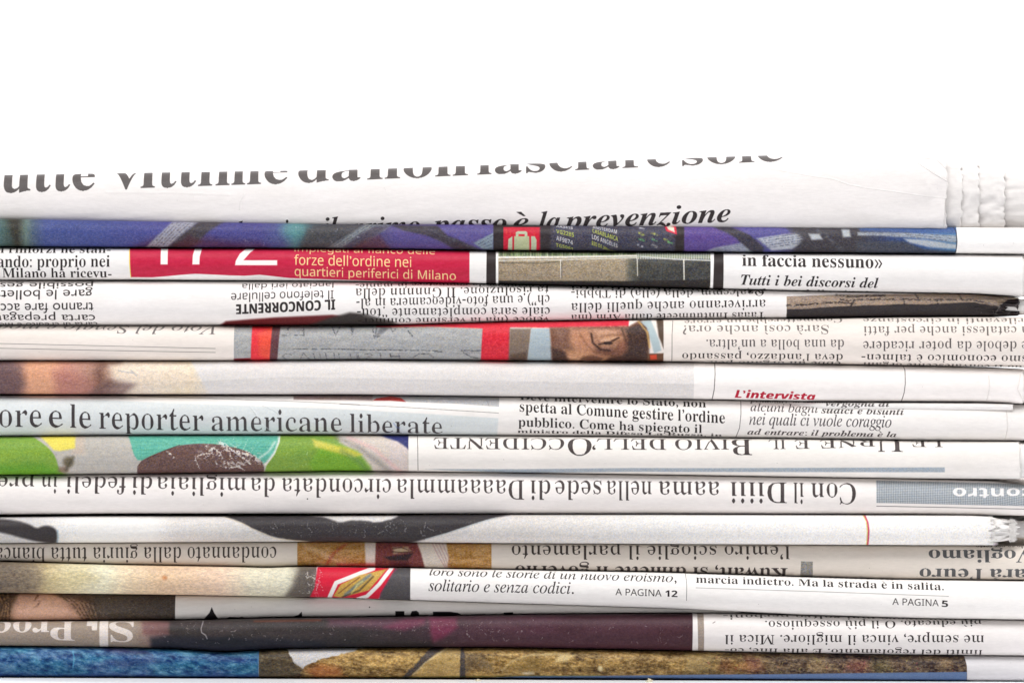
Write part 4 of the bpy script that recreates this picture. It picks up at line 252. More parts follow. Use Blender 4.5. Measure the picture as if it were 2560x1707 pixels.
[120224,71,582,60,322,-8,39,1,36,2,33,4,31,6,31,7,31,10,0,280,-197,0,0,-64,125,0,0,-170,-15,-4,-33,-6,-19,-2,-45,-2,-48,4,-41,9,-35,17,-28,22,-24,27,-17,32,-12,37,-8,40,-2,44,6,66,19,56,32,46,43,35,54,20,63,7,27,-1,26,-3,50,-12,23,-8,21,-9,27,63,-25,9,-27,9,-27,6,-30,5,-30,3,-31,1,-60,-4,-53,-12,-47,-20,-40,-28,-34,-34,-27,-40,-20,-47,-11,-51,-4,-57,3,-58,11,-52,17,-47,25,-40,31,-34,37,-27,43,-20,50,-12],
[120224,73,271,12,32,0,206,0,0,42,-67,15,0,457,67,16,0,41,-206,0,0,-41,67,-16,0,-457,-67,-15],
[120224,77,726,19,78,0,66,0,0,376,-4,106,-2,19,4,0,188,-501,59,0,190,500,3,0,-5,-121,0,-379,71,0,0,571,-106,0,-179,-468,-3,0,-176,468,-106,0],
[120224,78,608,20,78,0,66,0,0,348,-2,57,-2,26,-2,43,3,0,305,-474,84,0,0,571,-67,0,0,-340,1,-18,0,-20,4,-72,0,-13,1,-10,-3,0,-305,473,-83,0],
[120224,80,484,20,78,0,72,0,0,222,65,0,53,3,46,9,37,14,30,19,24,22,17,26,12,28,7,29,2,31,-5,50,-18,41,-28,33,-41,25,-54,14,-68,5,-151,0,15,150,284,0,226,72,0,47,-3,37,-9,28,-16,19,-21,12,-27,4,-34,-5,-38,-13,-30,-22,-22,-31,-14,-41,-9,-50,-3],
[120224,46,175,12,87,89,24,-7,18,-17,6,-24,-6,-24,-18,-18,-24,-6,-24,6,-17,18,-7,24,7,24,17,17],
[120224,44,175,16,47,-94,0,15,21,24,10,32,-2,31,-20,6,-14,16,-5,23,6,23,17,16,24,6,30,-9,20,-27,7,-41,-10,-46,-31,-42],
[120224,58,175,12,87,366,24,-6,18,-17,6,-25,-6,-24,-18,-17,-24,-7,-24,7,-17,17,-7,24,7,25,17,17,12,87,89,24,-7,18,-17,6,-24,-6,-24,-18,-18,-24,-6,-24,6,-17,18,-7,24,7,24,17,17],
[120224,59,175,16,49,-92,0,15,23,28,9,28,0,30,-23,8,-14,16,-6,23,7,27,17,16,24,6,29,-10,18,-27,7,-38,-10,-54,-31,-42,12,135,318,-6,-24,-18,-17,-24,-7,-24,7,-17,17,-7,24,7,25,17,17,24,6,24,-6,18,-17],
[120224,45,258,4,226,214,0,-75,-194,0,0,75],
[120224,8217,175,16,47,356,0,15,23,28,9,28,0,30,-22,8,-15,16,-5,23,6,27,17,16,25,6,28,-10,19,-27,6,-38,-10,-54,-31,-42],
[120224,124,208,4,74,-184,0,730,60,0,0,-730],
[120276,99,411,48,240,-8,29,1,25,2,22,5,19,6,19,8,19,11,0,101,-37,-20,-19,-7,-20,-6,-23,-3,-24,-1,-27,3,-23,11,-18,17,-14,25,-8,32,-2,40,10,73,31,44,51,15,16,-1,17,-2,16,-4,34,-12,18,-7,35,92,-17,8,-19,7,-22,6,-23,5,-26,3,-29,1,-40,-3,-37,-8,-34,-13,-30,-19,-25,-25,-21,-31,-15,-36,-9,-44,-3,-50,6,-70,18,-57,29,-43,41,-30,50,-18],
[120276,103,506,44,226,-192,66,5,54,17,43,27,30,37,19,48,6,57,0,438,-101,0,-9,-56,-4,0,-34,35,-42,22,-50,7,-49,-7,-41,-20,-33,-33,-25,-45,-15,-56,-5,-66,5,-66,14,-55,25,-45,32,-34,41,-19,48,-7,25,2,24,5,21,8,20,12,18,17,16,21,3,0,-3,-63,-10,-55,-31,-33,-51,-11,-59,4,-57,11,-55,19,0,-95,26,-9,25,-7,54,-8,19,243,86,-47,14,-29,44,-9,72,9,73,28,44,47,15,29,-3,23,-11,17,-16,12,-25,7,-34,3,-42,0,-15,-3,-38,-7,-31,-12,-21,-17,-15,-23,-9],
[120276,110,526,33,62,0,120,0,0,206,2,42,6,36,12,28,17,21,25,12,32,5,22,-3,18,-8,14,-13,9,-18,6,-24,1,-29,0,-255,120,0,0,285,-5,51,-14,40,-24,31,-31,21,-38,13,-44,4,-26,-2,-26,-5,-25,-8,-22,-13,-19,-16,-16,-20,-6,0,-16,56,-92,0],
[120276,111,495,30,246,-8,61,7,52,19,43,33,32,45,19,56,6,67,-3,46,-9,41,-15,36,-20,31,-25,25,-29,20,-33,15,-37,9,-39,3,-62,-7,-52,-19,-42,-33,-32,-44,-19,-56,-6,-67,3,-46,9,-41,15,-36,21,-32,25,-25,29,-21,33,-14,36,-9,24,248,88,-29,4,-23,11,-17,18,-12,26,-7,33,-2,39,2,40,7,32,12,25,17,18,23,11,28,4,29,-4,23,-11,17,-18,12,-25,7,-32,3,-40,-3,-39,-7,-33,-12,-26,-17,-18,-22,-11],
[120276,114,363,24,62,0,120,0,0,222,2,26,5,22,10,18,12,15,16,11,17,9,19,6,19,3,20,2,36,-4,8,112,-40,3,-28,-3,-26,-8,-23,-13,-21,-17,-18,-19,-14,-22,-6,0,-17,74,-91,0],
[120276,116,347,34,212,-8,22,1,20,2,20,3,18,4,30,10,0,89,-37,-10,-39,-4,-14,2,-13,4,-10,7,-8,9,-5,13,-2,15,0,210,123,0,0,90,-123,0,0,93,-76,0,-34,-92,-66,-40,0,-51,57,0,0,-210,2,-35,6,-29,10,-24,14,-19,16,-15,19,-10,21,-7,24,-5],
[120276,65,552,8,0,0,130,0,42,136,208,0,42,-136,130,0,-202,574,-148,0,9,202,238,41,132,13,45,5,15,15,55,10,-38,5,-14,18,-63,42,-132],
[120276,66,538,31,72,0,214,0,60,5,51,15,42,24,31,33,19,41,6,48,-1,28,-5,24,-7,20,-11,16,-12,14,-14,11,-16,9,-18,6,-18,5,0,4,26,8,22,14,17,19,13,24,7,28,3,30,-7,49,-19,37,-33,27,-45,18,-57,11,-70,3,-178,0,15,193,345,0,127,64,0,31,-2,26,-4,19,-8,13,-12,8,-16,3,-20,-2,-19,-7,-17,-12,-12,-17,-10,-24,-5,-32,-2,15,193,100,0,149,75,0,34,-2,27,-7,19,-11,12,-14,7,-17,3,-20,-3,-22,-7,-19,-12,-16,-18,-12,-25,-7,-33,-2],
[120276,67,510,55,303,-8,30,1,27,2,26,4,24,6,25,7,25,10,0,101,-27,-9,-25,-7,-24,-6,-23,-5,-23,-2,-24,-1,-45,5,-37,17,-27,28,-19,38,-11,47,-4,56,4,56,13,47,20,39,28,29,36,18,42,5,21,-1,22,-4,21,-6,22,-8,42,-18,40,98,-27,12,-27,9,-28,8,-29,6,-28,4,-29,1,-54,-4,-49,-13,-43,-20,-36,-29,-30,-34,-24,-41,-18,-47,-10,-51,-4,-55,3,-56,9,-52,16,-46,21,-41,28,-34,35,-28,42,-20,48,-12],
[120276,68,592,18,72,0,162,0,91,8,77,25,62,40,45,57,27,73,10,88,-4,58,-13,52,-20,44,-27,38,-34,32,-41,24,-47,18,-52,11,-57,3,-179,0,12,193,100,0,372,65,0,48,-5,40,-15,32,-24,24,-36,13,-46,5,-58,-19,-104,-59,-63,-97,-21],
[120276,69,448,12,72,0,329,0,0,100,-208,0,0,147,193,0,0,99,-193,0,0,126,208,0,0,99,-329,0],
[120276,70,439,10,72,0,119,0,0,226,194,0,0,99,-194,0,0,147,208,0,0,99,-327,0],
[120276,71,579,60,312,-8,40,1,36,3,34,5,32,6,31,8,30,10,0,296,-226,0,0,-101,108,0,0,-119,-33,-6,-28,-2,-16,0,-33,3,-29,8,-24,13,-20,19,-16,22,-12,27,-8,30,-5,33,-2,36,3,38,7,34,11,31,16,27,20,22,24,18,28,14,30,8,34,2,24,-1,24,-3,22,-4,22,-7,20,-7,18,-9,40,97,-24,10,-27,8,-29,8,-29,5,-30,3,-30,1,-61,-4,-54,-12,-48,-20,-40,-27,-34,-34,-27,-40,-19,-47,-12,-52,-4,-57,8,-88,23,-73,38,-58,53,-42,65,-25],
[120276,73,311,12,26,0,260,0,0,69,-70,32,0,369,70,32,0,69,-260,0,0,-69,69,-32,0,-369,-69,-32],
[120276,74,265,25,12,-168,34,2,32,7,28,11,26,17,21,22,17,27,13,33,7,40,3,46,0,534,-121,0,0,-535,-1,-26,-3,-21,-6,-17,-7,-13,-9,-10,-10,-7,-12,-5,-13,-3,-70,8,0,-101,43,-8,13,-1],
[120276,76,452,6,72,0,353,0,0,100,-232,0,0,471,-121,0],
[120276,77,754,22,72,0,108,0,0,286,-1,22,0,24,-6,116,3,0,138,-448,111,0,147,447,3,0,-3,-69,0,-22,-2,-46,0,-310,112,0,0,571,-164,0,-144,-437,-2,0,-135,437,-165,0],
[120276,78,650,17,72,0,108,0,0,296,-3,82,-4,54,3,0,249,-432,153,0,0,571,-108,0,0,-322,2,-53,2,-26,1,-27,-2,0,-248,428,-153,0],
[120276,79,637,36,318,-8,59,4,51,12,44,21,37,28,29,34,23,41,16,46,10,52,3,56,-3,57,-10,52,-16,46,-23,41,-29,34,-37,28,-44,20,-51,12,-58,4,-59,-4,-51,-12,-44,-20,-37,-28,-29,-34,-23,-40,-17,-47,-9,-51,-4,-57,4,-57,9,-51,17,-47,23,-41,29,-34,37,-28,44,-21,51,-12,24,318,94,-46,5,-36,18,-28,28,-19,39,-12,47,-3,55,3,56,12,48,19,38,28,28,37,18,46,5,47,-5,36,-18,28,-28,18,-38,11,-48,4,-56,-4,-55,-11,-47,-18,-39,-28,-28,-37,-18],
[120276,80,502,20,72,0,121,0,0,203,52,0,51,3,44,9,36,15,30,19,23,23,17,28,11,29,7,31,2,33,-5,51,-17,44,-28,36,-41,26,-54,16,-67,5,-182,0,12,193,302,0,170,55,0,53,-9,32,-28,11,-46,-3,-28,-10,-22,-17,-16,-22,-12,-27,-6,-32,-3],
[120276,82,528,23,72,0,121,0,0,219,65,0,136,-219,134,0,-168,249,18,9,18,11,16,13,16,15,13,16,11,19,8,20,5,23,1,25,-6,53,-18,43,-31,33,-44,23,-58,14,-71,5,-166,0,15,193,318,0,154,37,0,36,-2,28,-6,22,-9,16,-14,9,-20,3,-24,-3,-24,-9,-20,-14,-15,-21,-12,-29,-6,-36,-2],
[120276,83,441,78,198,-8,62,5,52,15,42,25,30,34,19,40,6,47,-2,29,-6,25,-9,22,-13,19,-16,18,-19,16,-22,15,-25,14,-27,14,-33,16,-27,14,-21,13,-15,13,-9,16,-3,19,2,16,6,14,10,11,14,9,18,6,21,1,21,-1,22,-3,21,-4,45,-15,25,-10,39,94,-29,12,-28,10,-27,8,-27,6,-29,3,-29,1,-56,-5,-47,-14,-39,-24,-29,-32,-17,-40,-6,-47,2,-25,4,-22,8,-20,10,-18,11,-16,14,-14,14,-13,15,-11,15,-10,15,-8,15,-7,13,-7,30,-14,26,-14,23,-13,18,-15,11,-17,3,-20,-2,-17,-6,-14,-10,-13,-16,-9,-21,-6,-27,-2,-29,2,-29,5,-29,8,-29,10,-55,22,0,-113,49,-19,54,-11],
[120276,84,463,8,171,0,121,0,0,470,155,0,0,101,-431,0,0,-101,155,0],
[120276,86,520,11,194,0,132,0,194,571,-122,0,-108,-340,-18,-65,-4,-17,-8,-43,-30,125,-108,340,-122,0],
[120276,87,774,29,146,0,137,0,77,299,12,53,14,74,0,8,18,-96,9,-38,77,-300,138,0,146,571,-120,0,-79,-341,-11,-54,-9,-52,-1,-14,-14,83,-13,58,-83,320,-114,0,-84,-320,-16,-76,-6,-35,-4,-30,-10,65,-11,55,-7,29,-73,312,-119,0],
[120276,48,458,30,228,-8,46,4,39,12,32,19,27,27,21,34,15,40,11,47,7,52,2,59,-5,86,-17,72,-27,58,-38,44,-51,25,-62,9,-45,-4,-39,-12,-33,-19,-26,-27,-21,-34,-16,-40,-11,-47,-6,-53,-2,-58,5,-86,16,-71,27,-59,38,-43,50,-26,24,228,90,-27,5,-21,16,-14,28,-10,38,-5,49,-2,60,2,59,5,49,10,39,14,27,21,17,27,5,27,-5,21,-17,14,-27,10,-39,6,-49,2,-59,-2,-60,-6,-50,-10,-38,-14,-27,-21,-16],
[120276,49,458,11,210,0,120,0,0,571,-99,0,-184,-146,59,-73,65,53,42,39,-1,-18,0,-20,-2,-42],
[120276,50,458,52,32,0,399,0,0,102,-249,0,0,5,106,99,29,29,25,27,22,25,18,26,14,26,11,27,6,28,2,31,-2,28,-8,26,-12,25,-17,21,-20,19,-25,15,-29,11,-32,7,-36,2,-32,-1,-29,-4,-26,-6,-23,-9,-22,-10,-19,-11,-36,-26,-17,-14,66,-78,44,32,22,11,21,9,21,5,22,1,19,-1,17,-6,14,-9,11,-14,6,-17,2,-21,-1,-18,-4,-18,-7,-16,-9,-18,-13,-18,-35,-41,-23,-24,-28,-28,-143,-145],
[120276,51,458,83,195,-8,50,3,44,7,37,13,31,17,25,21,19,24,14,28,8,29,3,32,-4,36,-12,30,-20,25,-27,19,-35,14,-42,8,0,3,32,11,30,16,25,21,20,26,12,31,4,37,-6,40,-17,34,-29,27,-38,19,-47,12,-54,4,-40,-2,-36,-5,-32,-9,-29,-11,-26,-14,-24,-15,56,-83,15,9,36,19,21,7,24,5,26,2,26,-2,21,-6,16,-10,10,-13,6,-15,2,-19,-1,-15,-3,-13,-6,-12,-8,-10,-13,-10,-16,-7,-21,-6,-27,-3,-33,-1,-44,0,0,-93,44,0,33,-1,28,-3,22,-4,18,-7,14,-8,10,-10,7,-12,4,-13,1,-15,-3,-26,-8,-21,-15,-17,-21,-12,-31,-8,-39,-2,-23,1,-25,3,-26,6,-27,7,-26,9,-25,12,0,-103,51,-17,55,-11],
[120276,52,458,11,258,0,117,0,0,118,69,0,0,94,-69,0,0,359,-111,0,-250,-369,0,-84,244,0,8,120,212,105,158,34,63,3,0,-2,-30,0,-16,-2,-33,0,-142],
[120276,53,458,49,193,-8,69,6,57,18,44,29,32,40,19,49,7,57,-3,36,-8,32,-13,27,-17,24,-22,19,-25,16,-29,11,-31,7,-33,2,-17,0,-15,-1,-41,-7,11,112,204,0,0,102,-310,0,-22,-291,48,-26,40,9,32,4,15,0,63,-9,38,-29,13,-48,-3,-28,-9,-23,-16,-18,-22,-12,-27,-7,-33,-3,-25,2,-26,3,-28,6,-26,8,-24,9,-21,9,0,-104,21,-9,23,-8,25,-6,27,-4,29,-3],
[120276,54,458,60,237,-8,55,6,48,17,39,30,29,39,17,49,6,57,-5,54,-14,44,-25,36,-33,26,-39,16,-47,5,-30,-2,-26,-6,-22,-11,-18,-14,-16,-16,-12,-17,-5,0,3,34,6,31,10,28,13,25,18,21,23,17,30,12,37,8,43,2,48,-3,11,-2,10,-3,0,97,-11,2,-41,3,-13,0,-12,1,-45,-2,-40,-7,-36,-10,-31,-14,-28,-18,-23,-20,-20,-23,-17,-26,-14,-27,-10,-29,-9,-31,-6,-31,-4,-32,-2,-33,-1,-33,3,-53,9,-47,16,-41,21,-34,25,-27,29,-21,33,-15,35,-9,30,234,89,-17,2,-16,5,-14,10,-12,12,-10,14,-7,16,-6,17,-3,17,-1,17,1,13,4,12,6,13,9,11,10,10,12,9,14,6,16,4,17,1,24,-2,19,-8,15,-14,11,-18,6,-21,2,-26,-2,-31,-8,-26,-12,-19,-16,-13,-20,-8],
[120276,55,458,7,89,0,126,0,216,495,0,76,-409,0,0,-101,281,0],
[120276,56,458,59,229,-8,38,2,35,7,31,10,28,15,24,18,19,22,14,24,8,28,3,30,-2,24,-6,23,-9,20,-13,18,-15,16,-17,15,-19,14,-39,24,27,15,25,19,21,20,16,25,10,28,3,32,-3,29,-8,26,-14,22,-19,18,-22,15,-25,12,-29,9,-30,5,-32,1,-32,-1,-30,-5,-28,-9,-26,-12,-23,-15,-19,-18,-14,-22,-9,-26,-2,-28,3,-33,9,-28,14,-25,20,-21,21,-19,25,-18,-29,-16,-26,-20,-23,-22,-18,-27,-10,-31,-4,-37,6,-44,17,-38,29,-30,40,-23,50,-13,24,229,352,-18,10,-16,10,-15,12,-12,14,-6,16,-3,18,2,17,7,15,11,11,14,9,16,5,19,1,19,-1,17,-5,14,-9,11,-11,6,-15,3,-17,-3,-19,-7,-17,-11,-13,-15,-12,-16,-10,25,227,81,-26,2,-22,7,-17,11,-12,14,-8,17,-2,20,3,21,7,18,13,17,17,15,20,13,23,13,24,-13,37,-26,11,-10,9,-11,7,-11,4,-13,2,-14,-3,-20,-7,-17,-13,-14,-17,-11,-22,-6],
[120276,57,458,59,142,-8,46,2,40,6,36,11,31,14,27,17,24,21,20,23,17,25,13,28,11,29,9,30,6,32,4,32,2,33,1,32,-3,54,-10,47,-15,40,-21,34,-25,28,-29,21,-33,15,-35,9,-38,3,-56,-6,-47,-18,-39,-29,-29,-40,-18,-48,-5,-58,4,-53,15,-45,25,-35,32,-27,39,-15,45,-6,34,3,27,6,21,11,18,13,14,16,13,18,5,0,-4,-34,-6,-31,-9,-28,-13,-25,-18,-21,-24,-17,-29,-12,-37,-8,-44,-3,-23,1,-45,7,0,-96,23,-4,14,-1,15,0,30,220,291,-24,3,-19,8,-15,13,-11,18,-6,22,-3,26,3,31,7,26,13,19,16,13,19,8,22,3,19,-2,16,-5,13,-10,12,-12,10,-14,7,-16,6,-17,3,-17,1,-18,-1,-12,-4,-13,-6,-12,-9,-11,-10,-10,-12,-9,-14,-6,-16,-4],
[120276,46,175,12,87,89,24,-7,18,-17,6,-24,-6,-24,-18,-18,-24,-6,-24,6,-17,18,-7,24,7,24,17,17],
[120276,44,175,16,47,-94,0,15,21,24,10,32,-2,31,-20,6,-14,16,-5,23,6,23,17,16,24,6,30,-9,20,-27,7,-41,-10,-46,-31,-42],
[120276,58,175,12,87,366,24,-6,18,-17,6,-25,-6,-24,-18,-17,-24,-7,-24,7,-17,17,-7,24,7,25,17,17,12,87,89,24,-7,18,-17,6,-24,-6,-24,-18,-18,-24,-6,-24,6,-17,18,-7,24,7,24,17,17],
[120276,59,175,16,49,-92,0,15,23,28,9,28,0,30,-23,8,-14,16,-6,23,7,27,17,16,24,6,29,-10,18,-27,7,-38,-10,-54,-31,-42,12,135,318,-6,-24,-18,-17,-24,-7,-24,7,-17,17,-7,24,7,25,17,17,24,6,24,-6,18,-17],
[120276,45,258,4,226,214,0,-75,-194,0,0,75],
[120276,8217,175,16,47,356,0,15,23,28,9,28,0,30,-22,8,-15,16,-5,23,6,27,17,16,25,6,28,-10,19,-27,6,-38,-10,-54,-31,-42],
[120276,124,208,4,74,-184,0,730,60,0,0,-730],
[0,97,342,38,329,64,0,-43,-28,-17,-20,-9,-21,-2,-27,4,-17,12,-10,21,-32,-21,-32,-12,-33,-4,-46,12,-31,32,-11,44,19,56,46,35,57,22,63,23,0,19,-7,36,-21,21,-36,6,-40,-6,-38,-20,-36,-33,0,78,32,27,39,16,48,5,66,-12,47,-39,18,-67,0,-185,1,-11,5,-5,7,-2,10,2,13,7,10,206,73,0,105,-56,-22,-41,-26,-16,-36,6,-27,19,-17,26,-7,22,4,21,10],
[0,98,400,15,118,546,0,-212,32,18,33,11,35,3,80,-23,54,-63,21,-93,-23,-104,-66,-67,-103,-23,-48,3,-46,9,-40,15,0,526,13,118,266,0,-195,24,-6,25,-4,23,-1,57,15,39,41,14,61,-13,66,-34,44,-53,15,-28,-3,-26,-12],
[0,99,350,26,314,342,0,-76,-37,21,-31,11,-31,3,-57,-16,-38,-42,-14,-64,15,-64,42,-41,64,-14,30,3,31,8,34,13,0,-70,-30,-11,-38,-7,-39,-3,-95,23,-64,63,-23,94,22,103,61,67,94,23,38,-3,33,-8],
[0,100,408,13,361,546,0,-546,-151,0,-93,23,-60,65,-22,100,23,92,63,63,93,23,24,-1,25,-5,27,-8,0,194,11,290,60,0,229,-23,8,-21,4,-23,1,-60,-15,-40,-44,-15,-65,10,-61,35,-41,65,-16],
[0,101,383,20,350,104,0,-69,-42,-24,-46,-14,-55,-4,-95,27,-59,70,-20,94,21,96,59,63,88,23,83,-21,54,-66,19,-110,-253,0,21,-60,40,-36,60,-12,42,5,42,15,7,106,216,180,0,-11,47,-29,31,-44,11,-47,-11,-32,-30],
[0,102,200,24,237,546,0,-70,-11,4,-10,2,-11,0,-46,-10,-23,-31,-7,-47,0,-35,65,0,0,-64,-65,0,0,-295,-71,0,0,295,-51,0,0,64,51,0,0,27,5,59,16,42,24,31,34,25,44,10],
[0,103,342,43,337,359,0,-55,-74,0,22,-26,12,-25,4,-27,-5,-31,-13,-28,-16,-22,-59,-31,-59,-12,-27,-25,12,-18,37,-15,60,-14,61,-22,33,-35,10,-43,-20,-61,-58,-39,-91,-14,-86,14,-59,39,-21,56,10,46,29,32,51,21,-20,15,-12,15,-4,16,7,21,20,18,30,12,0,1,-24,13,-20,15,-16,18,-10,20,-7,22,-2,25,19,66,54,43,84,15,12,237,234,-10,32,-25,23,-35,9,-36,-9,-25,-24,-10,-32,9,-35,25,-23,38,-8,36,9,24,24,12,266,-75,-20,35,-47,18,-50,4,-43,-7,-28,-19,-11,-28,12,-30,33,-19,55,-6,54,6,34,18],
[0,104,400,21,120,546,0,-234,2,0,31,29,36,19,40,6,63,-16,43,-48,16,-82,0,-220,-71,0,0,222,-9,46,-24,31,-37,11,-30,-6,-29,-16,-31,-30,0,-258,-71,0,0,546],
[0,105,175,4,123,359,0,-359,-71,0,0,359,12,130,468,-5,-21,-16,-16,-21,-5,-21,5,-16,16,-5,21,5,21,16,16,21,5,21,-5,16,-16],
[0,106,175,10,120,359,0,-406,-8,-64,-24,-43,-39,-30,-54,53,28,17,19,26,7,35,0,412,12,127,468,-6,-21,-15,-16,-21,-5,-22,5,-15,16,-6,21,6,21,15,16,22,5,21,-5,15,-16],
[0,107,383,6,368,359,-154,-176,186,-183,-96,0,-180,183,159,176,4,121,546,0,-546,-71,0,0,546],
[0,108,175,4,123,546,0,-546,-71,0,0,546],
[0,109,617,35,47,359,71,0,0,-47,36,30,35,18,34,6,43,-7,36,-22,28,-35,34,32,39,23,47,9,64,-17,41,-49,15,-74,0,-226,-72,0,0,222,-10,46,-27,29,-37,9,-25,-5,-28,-16,-27,-24,0,-261,-71,0,0,223,-9,48,-24,27,-32,8,-33,-4,-28,-14,-29,-27,0,-261,-71,0],
[0,110,400,21,120,359,0,-47,2,0,31,29,36,19,40,6,62,-15,44,-48,16,-81,0,-222,-71,0,0,222,-9,46,-24,31,-37,11,-30,-6,-29,-16,-31,-30,0,-258,-71,0,0,359],
[0,111,442,12,218,366,101,-23,68,-65,26,-95,-25,-100,-68,-66,-102,-24,-98,25,-67,67,-24,98,25,94,68,65,12,218,302,-60,-15,-41,-42,-15,-62,14,-66,41,-44,61,-16,65,15,42,43,15,67,-16,62,-43,43],
[0,112,400,13,117,9,0,-193,-71,0,0,543,123,0,111,-21,68,-61,23,-100,-23,-96,-65,-64,-94,-24,-23,1,-24,6,11,117,295,0,-222,22,-9,22,-5,23,-2,59,16,40,42,15,63,-13,63,-39,40,-64,14],
[0,113,400,13,283,-184,0,190,-26,-7,-24,-5,-22,-1,-94,24,-65,64,-23,96,13,73,57,75,124,34,131,0,0,-543,11,283,295,-65,0,-55,-12,-44,-39,-17,-66,15,-64,40,-44,59,-17,23,2,22,5,22,9],
[0,114,317,19,55,359,71,0,0,-82,2,0,35,51,35,29,34,9,28,-4,29,-14,29,-23,-38,-62,-23,19,-24,12,-19,4,-45,-15,-31,-39,-12,-56,0,-188,-71,0],
[0,115,308,35,259,337,0,-71,-39,22,-35,12,-30,4,-25,-4,-16,-12,-6,-17,9,-17,28,-23,50,-32,47,-35,26,-32,8,-34,-16,-55,-41,-37,-61,-13,-42,3,-40,10,-43,20,0,76,45,-26,39,-16,33,-5,27,6,19,13,7,22,-43,45,-81,51,-44,77,15,52,41,34,63,11,34,-3,35,-10],
[0,116,266,22,134,434,0,-75,113,0,0,-64,-113,0,0,-184,8,-33,20,-17,23,-4,26,3,27,9,28,14,0,-66,-29,-12,-31,-9,-27,-3,-65,15,-39,40,-13,58,0,189,-62,0,0,8],
[0,117,400,20,350,0,-72,0,0,46,-33,-28,-36,-19,-37,-6,-65,17,-43,48,-16,78,0,223,71,0,0,-228,8,-43,25,-27,41,-9,31,6,29,17,25,27,0,257,72,0],
[0,118,350,7,165,-7,-163,366,78,0,97,-221,94,221,76,0,-158,-366],
[0,119,575,13,314,359,92,-217,93,217,76,0,-158,-366,-23,0,-106,251,-106,-251,-22,0,-160,366,76,0,94,-217,92,217],
[0,120,400,12,390,359,-148,-177,158,-182,-91,0,-113,129,-106,-129,-90,0,151,182,-151,177,90,0,106,-123,102,123],
[0,121,350,8,350,359,-254,-543,-79,0,122,261,-139,282,81,0,97,-202,92,202],
[0,122,334,8,323,359,-191,-295,192,0,0,-64,-315,0,190,295,-182,0,0,64],
[0,46,175,12,87,89,24,-7,18,-17,6,-24,-6,-24,-18,-18,-24,-6,-24,6,-17,18,-7,24,7,24,17,17],
[0,44,175,16,47,-94,0,15,21,24,10,32,-2,31,-20,6,-14,16,-5,23,6,23,17,16,24,6,30,-9,20,-27,7,-41,-10,-46,-31,-42],
[0,58,175,12,87,366,24,-6,18,-17,6,-25,-6,-24,-18,-17,-24,-7,-24,7,-17,17,-7,24,7,25,17,17,12,87,89,24,-7,18,-17,6,-24,-6,-24,-18,-18,-24,-6,-24,6,-17,18,-7,24,7,24,17,17],
[0,59,175,16,49,-92,0,15,23,28,9,28,0,30,-23,8,-14,16,-6,23,7,27,17,16,24,6,29,-10,18,-27,7,-38,-10,-54,-31,-42,12,135,318,-6,-24,-18,-17,-24,-7,-24,7,-17,17,-7,24,7,25,17,17,24,6,24,-6,18,-17],
[0,45,258,4,226,214,0,-75,-194,0,0,75],
[0,8217,175,16,47,356,0,15,23,28,9,28,0,30,-22,8,-15,16,-5,23,6,27,17,16,25,6,28,-10,19,-27,6,-38,-10,-54,-31,-42],
[0,124,208,4,74,-184,0,730,60,0,0,-730],
[120380,97,475,40,158,-8,27,2,24,6,21,10,19,13,18,16,16,18,3,0,-5,-57,88,0,93,437,-91,0,-22,-56,-3,0,-11,18,-14,15,-16,13,-19,10,-22,6,-26,2,-30,-3,-28,-9,-26,-14,-24,-19,-21,-23,-19,-26,-16,-30,-13,-31,-11,-34,-8,-35,-5,-35,-2,-36,2,-35,6,-31,10,-26,13,-21,15,-17,18,-12,19,-9,20,-5,31,205,87,-28,8,-17,23,-6,38,1,23,3,23,4,23,6,22,8,21,8,19,10,18,11,15,12,12,13,10,14,6,14,2,15,-2,14,-6,11,-10,8,-14,4,-15,2,-17,-2,-46,-9,-42,-7,-21,-9,-21,-10,-19,-12,-17,-13,-14,-15,-10,-15,-7],
[120380,101,446,50,208,-8,30,1,28,3,24,4,24,7,23,8,23,11,0,88,-24,-10,-23,-9,-19,-6,-20,-5,-21,-2,-22,-1,-23,2,-19,7,-15,12,-11,15,-7,19,-2,38,20,0,78,4,63,14,49,23,34,31,21,37,7,43,-4,32,-13,29,-20,24,-28,19,-37,11,-45,4,-38,-3,-35,-8,-32,-13,-29,-17,-26,-22,-22,-24,-19,-28,-15,-31,-12,-32,-9,-35,-5,-35,-2,-36,6,-52,16,-42,26,-33,35,-23,42,-14,19,167,253,6,20,8,19,10,17,11,15,13,12,14,10,14,8,15,4,14,2,23,-4,13,-12,5,-21,-4,-18,-10,-16,-16,-15,-24,-12,-33,-7,-41,-2],
[120380,105,238,24,185,491,22,2,17,7,14,10,10,15,5,16,2,20,-2,16,-6,12,-9,9,-13,5,-13,4,-15,1,-21,-2,-17,-6,-15,-10,-10,-13,-6,-17,-2,-21,2,-16,5,-12,10,-9,12,-6,14,-4,4,14,0,118,0,93,437,-118,0],
[120380,110,483,37,14,0,118,0,38,181,8,30,18,55,11,23,13,21,14,17,15,12,16,8,17,3,23,-6,14,-16,5,-26,-1,-14,-5,-33,-54,-255,118,0,52,249,4,26,3,24,1,20,-3,36,-9,31,-16,25,-21,19,-29,11,-34,4,-29,-3,-27,-8,-23,-14,-21,-18,-20,-21,-18,-25,-3,0,8,81,-90,0],
[120380,114,337,21,14,0,118,0,42,195,11,42,17,35,21,27,24,19,26,12,29,4,39,-7,25,114,-37,4,-27,-3,-26,-8,-23,-13,-22,-18,-20,-21,-18,-26,-4,0,8,81,-90,0],
